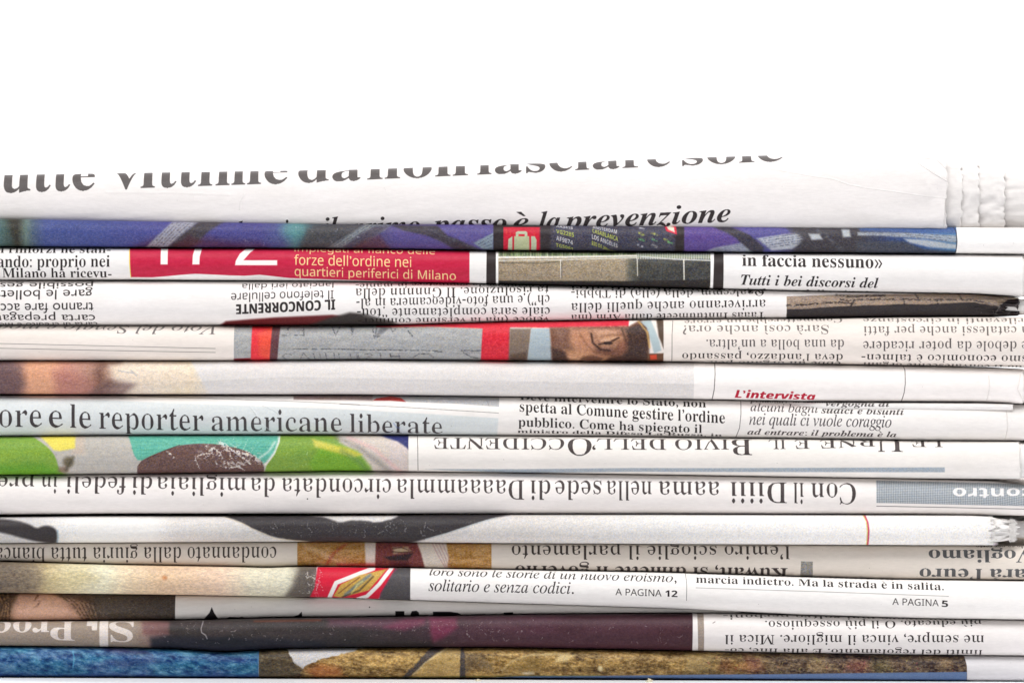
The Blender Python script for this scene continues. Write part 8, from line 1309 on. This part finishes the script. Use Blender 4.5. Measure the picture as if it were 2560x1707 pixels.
def print12():
    s = sheet(12); s.at(0, 1267)
    s.hgrad([(-900, (96, 84, 74)), (-60, (98, 86, 76)), (120, (124, 110, 92)), (300, (176, 158, 124)), (470, (212, 204, 174)), (700, (220, 214, 186)), (830, (218, 198, 168)), (1050, (216, 186, 154)), (1450, (220, 192, 168)), (1640, (218, 210, 186)), (1880, (214, 210, 188)), (1990, (148, 140, 126)), (2070, (120, 100, 96))], pic=0.42)
    s.poly([(-60, 340), (200, 360), (330, 460), (200, 580), (-60, 580)], (104, 92, 80), 70, 0.6)
    s.poly([(300, 400), (560, 390), (640, 460), (500, 560), (280, 560)], (196, 180, 132), 60, 0.6)
    s.mottle(-300, 2000, 20, 4, 7, (1, 0.95, 0.7), sharp=1.4); s.mottle(-200, 2000, 9, 20, 50, (1, 0.9, 0.6))
    s.mottle(0, 900, 14, 4, 9, (1, 0.95, 0.7), y0=430)
    s.ell(1082, 458, 16, 14, (196, 128, 80), 12, 0.8)
    s.poly([(1960, 380), (2060, 400), (2060, 600), (1850, 600), (1920, 500)], (84, 76, 70), 30, 0.85)
    RD = (206, 32, 58)
    s.poly([(2080, 370), (2352 + 250, 370), (2352 + 110, 620), (2010, 620), (2060, 520), (2070, 440)], RD, 6, 1, pic=0.2)
    s.line([(2150, 600), (2200, 490), (2352, 430), (2440, 398)], 28, (232, 228, 224), 3)
    s.poly([(2180, 580), (2230, 500), (2352, 440), (2352 + 180, 398), (2352 + 60, 540), (2230, 590)], (196, 164, 76), 6, 0.95, pic=0.6)
    s.line([(2260, 570), (2330, 510), (2420, 440)], 16, (74, 110, 150), 10, 0.8)
    s.line([(2240, 585), (2352, 540), (2440, 450)], 9, (52, 46, 50), 6, 0.8)
    s.line([(2215, 560), (2290, 500), (2352, 455)], 6, (110, 60, 50), 4, 0.8)
    s.line([(2340, 600), (2400, 580), (2480, 500), (2540, 420), (2560, 395)], 26, (234, 230, 226), 3)
    s.line([(2300, 560), (2340, 500), (2352 + 20, 480)], 8, (222, 210, 120), 5, 0.8)
    s.poly([(2352 + 245, 370), (2352 + 466, 370), (2352 + 462, 640), (2352 + 120, 640), (2352 + 135, 560), (2352 + 200, 450)], (78, 75, 77), 3, 1, pic=0.3)
    s.line([(2352 + 130, 590), (2352 + 150, 540), (2352 + 215, 430), (2352 + 240, 400)], 6, (150, 50, 90), 4, 0.7)
    s.wear(2010, 2110, 400, 560, 1.0, (214, 206, 198), 5, 4)
    s.scratches(2010, 2110, 400, 560, 18, (220, 214, 206), ln=60, seed=2, w=3)
    s.mottle(2352 + 150, 2352 + 460, 7, 3, 3)
    s.at(850, 1267)
    s.poly([(462, 300), (6000, 300), (6000, 900), (458, 900)], (236, 233, 230), 1.5, 1, pic=0)
    s.text('SI', 'loro sono le storie di un nuovo eroismo,', 586, 441, 2196, 486, 112)
    s.text('SI', 'solitario e senza codici.', 580, 543, 1526, 562, 112)
    s.text('N', 'A PAGINA', 1798, 570, 2098, 579, 62); s.text('NB', '12', 2122, 580, 2201, 583, 60)
    s.line([(2254, 425), (2262, 500), (2260, 606)], 3, (90, 86, 84), 1.3)
    s.at(1660, 1267)
    s.text('SM', 'marcia indietro. Ma la strada è in salita.', 206, 489, 1820, 538, 98)
    s.line([(205, 522), (1000, 547), (1850, 577)], 2.6, (110, 104, 104), 1.3)
    s.text('N', 'A PAGINA', 1484, 633, 1786, 643, 62); s.text('NB', '5', 1806, 646, 1846, 648, 60)
    s.text('SM', 'paese ha già cambiato la', 210, 434, 1500, 474, 90)
    return s

def print13():
    s = sheet(13); s.at(0, 1267)
    s.wd = 1.2
    s.hgrad([(-900, (60, 50, 42)), (-60, (80, 64, 50)), (30, (96, 76, 60)), (70, (150, 116, 92)), (130, (206, 158, 132)), (260, (216, 170, 144)), (400, (212, 164, 138)), (520, (150, 110, 90)), (620, (84, 72, 62)), (1146, (68, 60, 54))], pic=0.5)
    s.poly([(-60, 540), (120, 560), (90, 640), (40, 740), (-60, 760)], (88, 66, 48), 20, 0.8)
    for i in range(7): s.line([(-30 + i * 16, 560), (20 + i * 8, 640), (-10 + i * 12, 740)], 10, (160, 120, 84) if i % 2 else (60, 44, 34), 6, 0.8, rough=0.4)
    s.line([(246, 578), (226, 606)], 12, (112, 72, 56), 7, 0.9, rough=1); s.line([(262, 616), (248, 640), (226, 656)], 9, (104, 66, 50), 7, 0.9, rough=1)
    s.poly([(100, 640), (400, 640), (540, 700), (520, 780), (80, 780)], (222, 178, 154), 30, 0.7)
    for i in range(12): s.line([(380 + i * 20, 575 + i * 4), (470 + i * 13, 640 - i * 2), (540 + i * 10, 740)], 10, (62, 48, 38) if i % 2 else (158, 124, 96), 6, 0.7, rough=0.5)
    s.poly([(300, 550), (560, 560), (640, 640), (500, 600), (400, 590)], (70, 54, 44), 14, 0.7)
    s.mottle(-300, 1140, 9, 4, 8)
    s.scratches(640, 1140, 600, 720, 12, (140, 126, 112), ln=60, w=2, vert=False)
    s.wd = 0.0
    s.poly([(1150, 400), (6000, 400), (6000, 900), (1142, 900)], (226, 222, 217), 1.5, 1, pic=0)
    BK = (26, 22, 24)
    s.poly([(1385, 652), (1400, 690), (1425, 730), (1480, 790), (1300, 790), (1335, 730), (1370, 690)], BK, 3)
    s.poly([(1480, 728), (1500, 719), (1560, 722), (1580, 719), (1620, 730), (1620, 790), (1480, 790)], BK, 3)
    s.poly([(1640, 726), (1700, 720), (1740, 727), (1740, 790), (1640, 790)], BK, 3)
    s.poly([(1760, 728), (1800, 720), (1860, 722), (1880, 730), (1880, 790), (1760, 790)], BK, 3)
    s.poly([(1915, 718), (1950, 705), (1972, 684), (1974, 716), (2030, 718), (2030, 790), (1915, 790)], BK, 3)
    s.at(850, 1267)
    s.poly([(362, 680), (420, 680), (422, 790), (362, 790)], BK, 3)
    s.poly([(462, 700), (470, 680), (500, 677), (516, 690), (516, 790), (462, 790)], BK, 3)
    s.poly([(608, 684), (720, 684), (770, 692), (800, 710), (800, 790), (608, 790)], BK, 3)
    s.poly([(860, 702), (950, 700), (950, 790), (860, 790)], BK, 3)
    s.poly([(1070, 690), (1130, 688), (1130, 790), (1070, 790)], BK, 3)
    s.at(0, 0, 1)
    s.text('NB', 'g', 882, 1492, 912, 1492, 30, colr=(40, 36, 38))
    s.ell(924, 1517, 1.6, 1.6, (60, 50, 50), 0.7)
    return s

def print14():
    s = sheet(14); s.at(0, 1267)
    TP = (150, 137, 124)
    s.hgrad([(-900, TP), (880, TP), (960, (138, 118, 108)), (1010, (116, 96, 92)), (1110, (58, 52, 52)), (2352, (56, 51, 52)), (2700, (62, 50, 55)), (3100, (72, 48, 56)), (3500, (76, 48, 58)), (4700, (68, 41, 48))], pic=0.22)
    a, b = s.region(-300, 370); s.pic[:, a:b] = 0.45
    s.poly([(930, 740), (1110, 745), (1110, 830), (940, 830)], (118, 84, 84), 16, 0.8)
    s.poly([(990, 850), (1110, 840), (1500, 845), (1900, 860), (2352, 880), (2352, 960), (990, 960)], (30, 33, 44), 24, 0.85)
    s.poly([(1660, 735), (2100, 728), (2100, 742), (1660, 748)], (130, 70, 50), 8, 0.5)
    s.poly([(2150, 730), (2352 + 300, 730), (2352 + 250, 790), (2150, 770)], (98, 60, 78), 30, 0.7)
    Wh = (222, 214, 208)
    s.text('SB', 'Sì, Proc', 878, 758, -20, 758, 240, flip=True, colr=Wh, track=0.01) if False else None
    s.text('SB', 'S', 876, 745, 716, 745, 236, flip=True, colr=Wh)
    s.poly([(655, 700), (712, 700), (712, 890), (704, 960), (655, 960)], Wh, 4)
    s.poly([(572, 700), (640, 700), (640, 800), (606, 800), (604, 772), (572, 772)], Wh, 3, 0.95)
    s.text('SB', 'Proc', 492, 745, -30, 745, 236, flip=True, colr=Wh)
    s.text('SB', 'essi', -60, 745, -560, 745, 236, flip=True, colr=Wh)
    s.at(850, 1267)
    s.poly([(290, 780), (430, 725), (560, 715), (560, 760), (420, 800)], (110, 50, 74), 24, 0.8)
    s.poly([(580, 710), (760, 720), (770, 780), (680, 850), (610, 880), (590, 800)], (118, 50, 76), 22, 0.8)
    s.poly([(-100, 850), (600, 880), (620, 950), (-100, 950)], (44, 42, 44), 24, 0.7)
    s.mottle(-1300, 2290, 7, 4, 7); s.mottle(-1300, 2290, 8, 20, 60, (1, 0.6, 0.8))
    s.wear(-1300, 2290, 720, 830, 0.13, (168, 156, 158), 3, 3)
    s.scratches(-1300, 2280, 740, 880, 60, (176, 166, 168), ln=34, seed=3, w=2.2)
    s.scratches(-1300, 2280, 740, 880, 60, (176, 166, 168), ln=10, seed=5, w=3, vert=False)
    s.line([(470, 750), (490, 790), (484, 815), (500, 850), (512, 860)], 5, (200, 196, 200), 3, 0.8, h=0.2) if False else None
    s.at(0, 1267)
    s.line([(1330, 745), (1318, 790), (1322, 815), (1348, 832), (1358, 855)], 6, (196, 192, 196), 4, 0.8, h=0.25)
    s.at(1660, 1267)
    s.poly([(186, 600), (2700, 600), (2700, 1050), (182, 1050)], (232, 229, 227), 1.5, 1, pic=0)
    s.poly([(214, 600), (256, 600), (260, 1050), (222, 1050)], (152, 140, 130), 2, 1, pic=0.4)
    s.line([(316, 752), (330, 744)], 4, (120, 110, 104), 2)
    def R(t, x0, y0, x1, y1, em=98, **k): s.text('SR', t, x0, y0, x1, y1, em, flip=True, **k)
    R('di non avere mai soltro perboni-', 2045, 712, 385, 698)
    R('più educato. O il più ossequioso.', 2068, 737, 656, 738)
    R('me sempre, vinca il migliore. Mica il', 2081, 832, 396, 830)
    R('limiti del regolamento. E alla fine, co-', 2072, 930, 396, 918)
    return s

def print15():
    s = sheet(15); s.at(0, 1267)
    s.poly([(-900, 850), (1696, 850), (1692, 1200), (-900, 1200)], (56, 103, 142), 2, 1, pic=0.5)
    s.mottle(-800, 1690, 40, 15, 22, (0.95, 1, 0.85), octv=4, sharp=1.5); s.mottle(-800, 1690, 30, 6, 11, (1, 0.9, 0.7), seed=3, dirn=-0.8, octv=4, sharp=2)
    s.mottle(-800, 1690, 26, 22, 60, (0.4, -0.6, -0.2), seed=8)
    s.poly([(640, 900), (960, 930), (1000, 960), (860, 960), (700, 935)], (52, 44, 82), 24, 0.7)
    s.poly([(700, 1000), (1000, 980), (1050, 1010), (800, 1050)], (46, 50, 96), 24, 0.5)
    s.poly([(-60, 1085), (700, 1085), (1200, 1100), (1692, 1090), (1692, 1130), (-60, 1130)], (44, 60, 112), 16, 0.6)
    s.line([(480, 935), (492, 980), (484, 1040)], 7, (100, 190, 220), 5, 0.7)
    s.scratches(900, 1650, 920, 1090, 20, (120, 180, 210), ln=60, w=2.4, vert=False)
    s.scratches(0, 900, 920, 1090, 18, (100, 160, 200), ln=60, w=2.4, vert=False, seed=2)
    s.at(850, 1267)
    s.hgrad([(-526, (82, 72, 54)), (-300, (92, 78, 56)), (-200, (140, 106, 60)), (0, (158, 126, 74)), (700, (152, 122, 70)), (1400, (148, 118, 68)), (2100, (136, 108, 64)), (2500, (128, 104, 62)), (2900, (96, 78, 60)), (3400, (92, 74, 62)), (4100, (90, 74, 60))], pic=0.65)
    s.mottle(-520, 4090, 36, 16, 40, (1, 0.85, 0.55), octv=4, sharp=1.6); s.mottle(-520, 4090, 56, 4.2, 6, (1, 0.95, 0.7), seed=5, octv=3)
    s.mottle(-520, 4090, 34, 7, 18, (1, 0.9, 0.6), seed=9, octv=3, dirn=-1.2, sharp=1.5)
    s.poly([(-420, 860), (-345, 925), (-310, 985), (-280, 1030), (-240, 1048), (-200, 1020), (-110, 985), (40, 950), (160, 915), (160, 860)], (206, 202, 198), 5, 1, pic=0.7, wob=9)
    s.poly([(-500, 950), (-380, 930), (-300, 1010), (-240, 1060), (-300, 1130), (-520, 1130)], (84, 72, 54), 18, 0.6)
    s.poly([(-220, 1060), (-130, 1020), (0, 1040), (20, 1100), (-160, 1110)], (170, 84, 40), 26, 0.5)
    s.poly([(600, 905), (700, 905), (560, 1010), (440, 1120), (390, 1120), (480, 1040)], (74, 66, 64), 8, 0.95, wob=8)
    s.poly([(690, 905), (790, 915), (790, 1110), (480, 1110), (560, 1010)], (204, 174, 112), 12, 0.55)
    s.line([(700, 918), (560, 1010), (480, 1090)], 7, (226, 208, 160), 6, 0.7)
    s.poly([(790, 905), (808, 905), (818, 970), (822, 1120), (782, 1120)], (66, 60, 60), 6, 0.95, wob=4)
    s.poly([(810, 950), (900, 960), (1000, 1020), (980, 1060), (880, 1040), (820, 1080)], (92, 78, 62), 24, 0.6)
    s.line([(1060, 1060), (1120, 1000), (1240, 960), (1500, 950)], 9, (216, 194, 140), 8, 0.7)
    s.poly([(1060, 1080), (1120, 1010), (1240, 970), (1400, 990), (1300, 1080)], (150, 122, 70), 20, 0.5)
    s.poly([(1440, 960), (1540, 960), (1480, 1000), (1400, 1010)], (226, 204, 150), 12, 0.7)
    s.ell(1700, 1050, 16, 18, (226, 210, 160), 8, 0.9); s.ell(1230, 1082, 40, 10, (220, 204, 170), 8, 0.8)
    s.poly([(2250, 950), (2450, 960), (2400, 1060), (2300, 1080)], (200, 172, 108), 30, 0.4)
    for i, (x, c) in enumerate(((2500, (178, 60, 66)), (2560, (170, 160, 50)), (2640, (180, 52, 70)), (2300, (96, 84, 70)), (2800, (72, 60, 54)), (3050, (176, 150, 96)), (3330, (190, 60, 70)), (3480, (140, 150, 70)), (3700, (70, 62, 58)), (3900, (150, 118, 80)))):
        s.poly([(x, 1000 - i % 3 * 20), (x + 90, 990), (x + 130, 1060), (x + 40, 1090), (x - 30, 1050)], c, 40, 0.2)
    r = random.Random(5)
    for i in range(110):
        x = r.uniform(2350, 4080); y = r.uniform(950, 1075)
        s.line([(x, y), (x + r.uniform(-14, 14), y + r.uniform(4, 16))], r.uniform(3, 6), r.choice([(176, 70, 76), (186, 176, 80), (52, 46, 42), (206, 180, 120), (206, 180, 120), (52, 46, 42)]), 2.5, 0.5)
    s.poly([(300, 1150), (1200, 1100), (1700, 1099), (2352, 1091), (2900, 1087), (3400, 1080), (4090, 1072), (4090, 1200), (300, 1200)], (106, 130, 168), 4, 1, pic=0.3)
    s.line([(300, 1112), (1200, 1100), (1700, 1097)], 4, (90, 110, 60), 4, 0.7)
    s.at(1660, 1267)
    s.poly([(1948, 880), (2700, 880), (2700, 1250), (1972, 1250), (1975, 1120), (1972, 1030), (1960, 980)], (230, 227, 226), 2, 1, pic=0)
    return s

# ------------------------------------------------------------------ build the stack
LABELS = {
 1: 'thick white newspaper on top of the stack with large grey headline and ragged ends',
 2: 'folded newspaper with purple and blue picture and red suitcase sign',
 3: 'folded newspaper with crimson box reading forze dell’ordine and a fence photo',
 4: 'folded newspaper with upside-down IL CONCORRENTE text and brick photo at its crumpled end',
 5: 'folded newspaper with upside-down grey wall photo, red bars and a man’s dark face',
 6: 'folded newspaper with skin-coloured picture, plain pale grey band and crimson L’intervista',
 7: 'folded newspaper with pale blue headline reporter americane liberate and small flap at right',
 8: 'folded newspaper with bright green and teal picture and upside-down LE URNE capitals',
 9: 'folded newspaper with one long upside-down headline and grey box reading contro',
 10: 'pale folded newspaper with dark sweeping curves, thin red line and torn right end',
 11: 'recessed shaded newspaper with condannato headline upside down and orange picture',
 12: 'folded newspaper with blurred cream picture, red emblem and A PAGINA 12 text',
 13: 'recessed newspaper with forehead portrait and tops of huge black letters',
 14: 'folded newspaper with white letters on taupe and long scuffed dark maroon area',
 15: 'bottom folded newspaper with blue sea and golden rock picture resting on the table',
}
FLAP_T = [(-300, 1006), (1900, 1005.5), (2000, 1006), (2200, 1007), (2460, 1008), (2530, 1010), (2700, 1011)]
FLAP_B = [(-300, 1010), (1900, 1012), (2000, 1019), (2060, 1023.5), (2300, 1024), (2530, 1025), (2700, 1025)]
PR = {1: print1, 2: print2, 3: print3, 4: print4, 5: print5, 6: print6, 7: print7, 8: print8, 9: print9, 10: print10,
      11: print11, 12: print12, 13: print13, 14: print14, 15: print15}
r0 = random.Random(11)
for n in range(1, 16):
    R = ROWS[n]
    root = newspaper(LABELS[n])
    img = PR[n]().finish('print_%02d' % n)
    m = paper_material('printed_newsprint_%02d' % n, img)
    k = dict(nt=R.get('nt', 2.0), nb=R.get('nb', 2.0), D=R.get('D', 0.46))
    cr = dict(crumple=1.0, crx=2380) if n == 4 else (dict(crumple=0.25, crx=2200) if n == 1 else {})
    fold('outer_sheet', root, R['T'], R['B'], -260, R['xr'], R['y0'], mat=m, ragged=R.get('rag', 1.5), seed=n * 101,
         M=44 if n in (1, 4, 10) else 28, **k, **cr)
    if n == 1:
        for j, (xe, dT, ins, yy) in enumerate(((2403, 26, 8, 4.9), (2447, 30, 11, 5.6), (2512, 34, 14, 6.4), (2640, 44, 18, 7.6))):
            T = [(x, y + dT) for x, y in R['T']]
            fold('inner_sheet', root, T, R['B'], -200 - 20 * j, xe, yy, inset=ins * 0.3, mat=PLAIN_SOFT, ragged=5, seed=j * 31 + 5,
                 M=60, uv=False, step=16, crumple=0.5, crx=2340, wob=0.6, **k)
        continue
    if n == 10:
        fold('inner_sheet', root, [(0, 1298), (2400, 1296), (2480, 1293), (2520, 1296), (2535, 1303), (2700, 1306)], [(0, 1350), (2400, 1356), (2490, 1357), (2535, 1347), (2700, 1345)],
             -200, 2533, -1.6, mat=PLAIN, ragged=20, seed=66, M=44, uv=False, step=16, D=0.5, crumple=1.0, crx=2420)
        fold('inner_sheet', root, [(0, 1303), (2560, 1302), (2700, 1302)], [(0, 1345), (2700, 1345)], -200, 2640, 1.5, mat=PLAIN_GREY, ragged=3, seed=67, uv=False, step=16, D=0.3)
        # loose fibres of the torn end
        vs, fs = [], []
        for i in range(900):
            e = r0.random() < 0.45
            x = (2474 if e else 2529) + r0.uniform(-9, 4); q = r0.random()
            T_ = 1290 if e else 1298; Bh = 70 if e else 54
            py = T_ + q * Bh; d = math.sqrt(max(0, 1 - (2 * q - 1) ** 2)) * 0.5 * Bh * PX
            y = (-2.4 if e else -1.6) * MM - d
            a = r0.gauss(0, 0.7); L = r0.uniform(3, 11); w = r0.uniform(0.5, 1.3)
            dx, dz = math.cos(a) * L, math.sin(a) * L; fy = r0.uniform(-0.5, 0.4) * MM
            b = len(vs)
            vs += [(X_(x), y, Z_(py - w)), (X_(x), y, Z_(py + w)), (X_(x + dx), y + fy, Z_(py + dz))]
            fs.append((b, b + 1, b + 2))
        me = bpy.data.meshes.new('torn_fibre'); me.from_pydata(vs, [], fs); me.materials.append(PLAIN)
        o = bpy.data.objects.new('torn_fibre', me); col.objects.link(o); o.parent = root; o['kind'] = 'stuff'
        continue
    # two more leaves nested inside the fold
    ends = {3: (2575, 2600), 4: (2562, 2640), 6: (2590, 2640), 8: (2580, 2640), 13: (1845, 1840)}.get(n, (2632, 2646))
    thick = min(interp_s(x, R['B']) - interp_s(x, R['T']) for x in (0, 1300, R['xr'] if n != 13 else 1500))
    for j in range(max(2, int(thick / 2 / 4.5) - 1)):
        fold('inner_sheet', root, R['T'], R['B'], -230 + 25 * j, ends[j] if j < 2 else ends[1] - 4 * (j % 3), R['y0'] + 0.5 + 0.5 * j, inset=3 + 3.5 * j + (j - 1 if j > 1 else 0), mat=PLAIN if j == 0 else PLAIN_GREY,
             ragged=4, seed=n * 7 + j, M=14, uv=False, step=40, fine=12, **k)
    if n == 7:
        mf = paper_material('printed_newsprint_flap', print7flap().finish('print_flap'))
        fold('page_flap', root, FLAP_T, FLAP_B, 1905, 2530, lambda x: float(np.interp(x, [1905, 2060, 2530], [-1.0, -3.6, -4.0])), mat=mf, ragged=2, seed=707, M=12, D=0.5, back=30 * MM, wob=0.1)

# ------------------------------------------------------------------ table, backdrop, scraps
def simple_mat(name, colour, rough, nscale=30, amp=0.04):
    m = bpy.data.materials.new(name); m.use_nodes = True
    N = m.node_tree.nodes; L = m.node_tree.links; p = N['Principled BSDF']
    tc = N.new('ShaderNodeTexCoord'); nz = N.new('ShaderNodeTexNoise'); nz.inputs['Scale'].default_value = nscale
    L.new(tc.outputs['Object'], nz.inputs['Vector'])
    mr = N.new('ShaderNodeMix'); mr.data_type = 'RGBA'
    mr.inputs[6].default_value = (*[c * (1 - amp) for c in colour], 1); mr.inputs[7].default_value = (*colour, 1)
    L.new(nz.outputs['Fac'], mr.inputs[0]); L.new(mr.outputs[2], p.inputs['Base Color'])
    p.inputs['Roughness'].default_value = rough
    return m
TABLE = simple_mat('white_table_top', (0.90, 0.91, 0.94), 0.35)
BACK = simple_mat('white_paper_backdrop', (0.90, 0.90, 0.90), 0.9, 4, 0.02)

def slab(name, x0, x1, y0, y1, z, th, mat, tilt):
    vs = []
    for zz in (0, -th):
        for x, y in ((x0, y0), (x1, y0), (x1, y1), (x0, y1)): vs.append((x, y, z + zz - x * tilt))
    me = bpy.data.meshes.new(name)
    me.from_pydata(vs, [], [(0, 1, 2, 3), (7, 6, 5, 4), (0, 4, 5, 1), (1, 5, 6, 2), (2, 6, 7, 3), (3, 7, 4, 0)])
    me.materials.append(mat); o = bpy.data.objects.new(name, me); col.objects.link(o); o['kind'] = 'structure'
    return o
TILT = (1701.5 - 1691.0) * PX / (2560 * PX)
slab('table', -2.0, 2.0, -1.5, 0.75, Z_(1696.8), 0.03, TABLE, TILT)
vs, fs = [], []
prof = [(0.80, -0.30), (0.95, -0.28), (1.10, -0.18), (1.2, 0.0), (1.22, 0.3), (1.22, 1.6)]
for i, (y, z) in enumerate(prof): vs += [(-2.2, y, z), (2.2, y, z)]
for i in range(len(prof) - 1): b = 2 * i; fs.append((b, b + 1, b + 3, b + 2))
me = bpy.data.meshes.new('backdrop'); me.from_pydata(vs, [], fs); me.materials.append(BACK)
me.polygons.foreach_set('use_smooth', [True] * len(me.polygons))
o = bpy.data.objects.new('backdrop', me); col.objects.link(o); o['kind'] = 'structure'

CRUMB = simple_mat('cream_paper_scrap', (0.82, 0.74, 0.55), 0.8, 900, 0.3)
def crumb(px, py, size, label, seed):
    r = random.Random(seed); vs, fs = [], []
    y = -12 * MM
    # a crumpled shred: an uneven blob with a few raised curls
    nr, ns = 6, 9
    for i in range(nr + 1):
        th = math.pi * i / nr
        for j in range(ns):
            a = 2 * math.pi * j / ns
            rr = size * PX * (0.5 + 0.55 * r.random())
            vs.append((rr * math.sin(th) * math.cos(a), rr * math.sin(th) * math.sin(a) * 0.7, rr * math.cos(th) * 0.8))
    for i in range(nr):
        for j in range(ns):
            a, b = i * ns + j, i * ns + (j + 1) % ns
            fs.append((a, b, b + ns, a + ns))
    for k in range(6):
        a = r.uniform(0, 6.28); L = size * PX * r.uniform(0.8, 1.5); w = size * PX * 0.22
        b = len(vs)
        vs += [(0, 0, 0), (w * math.sin(a), 0, w), (L * math.cos(a) + w, r.uniform(-.3, .3) * L, abs(L * math.sin(a)) * 0.7), (L * math.cos(a), 0, abs(L * math.sin(a)) * 0.7 - w)]
        fs.append((b, b + 1, b + 2, b + 3))
    me = bpy.data.meshes.new('paper_scrap'); me.from_pydata(vs, [], fs); me.materials.append(CRUMB)
    o = bpy.data.objects.new('paper_scrap', me); col.objects.link(o); o.location = (X_(px), y, Z_(py))
    o['label'] = label; o['category'] = 'paper scrap'; o['group'] = 'paper scraps on the table'
crumb(1195, 1695.5, 6.5, 'tiny cream shred of paper on the table, left one, under the golden rocks', 1)
crumb(1622, 1696.5, 8.5, 'slightly larger cream shred of paper on the table, right one, below the blue strip', 2)
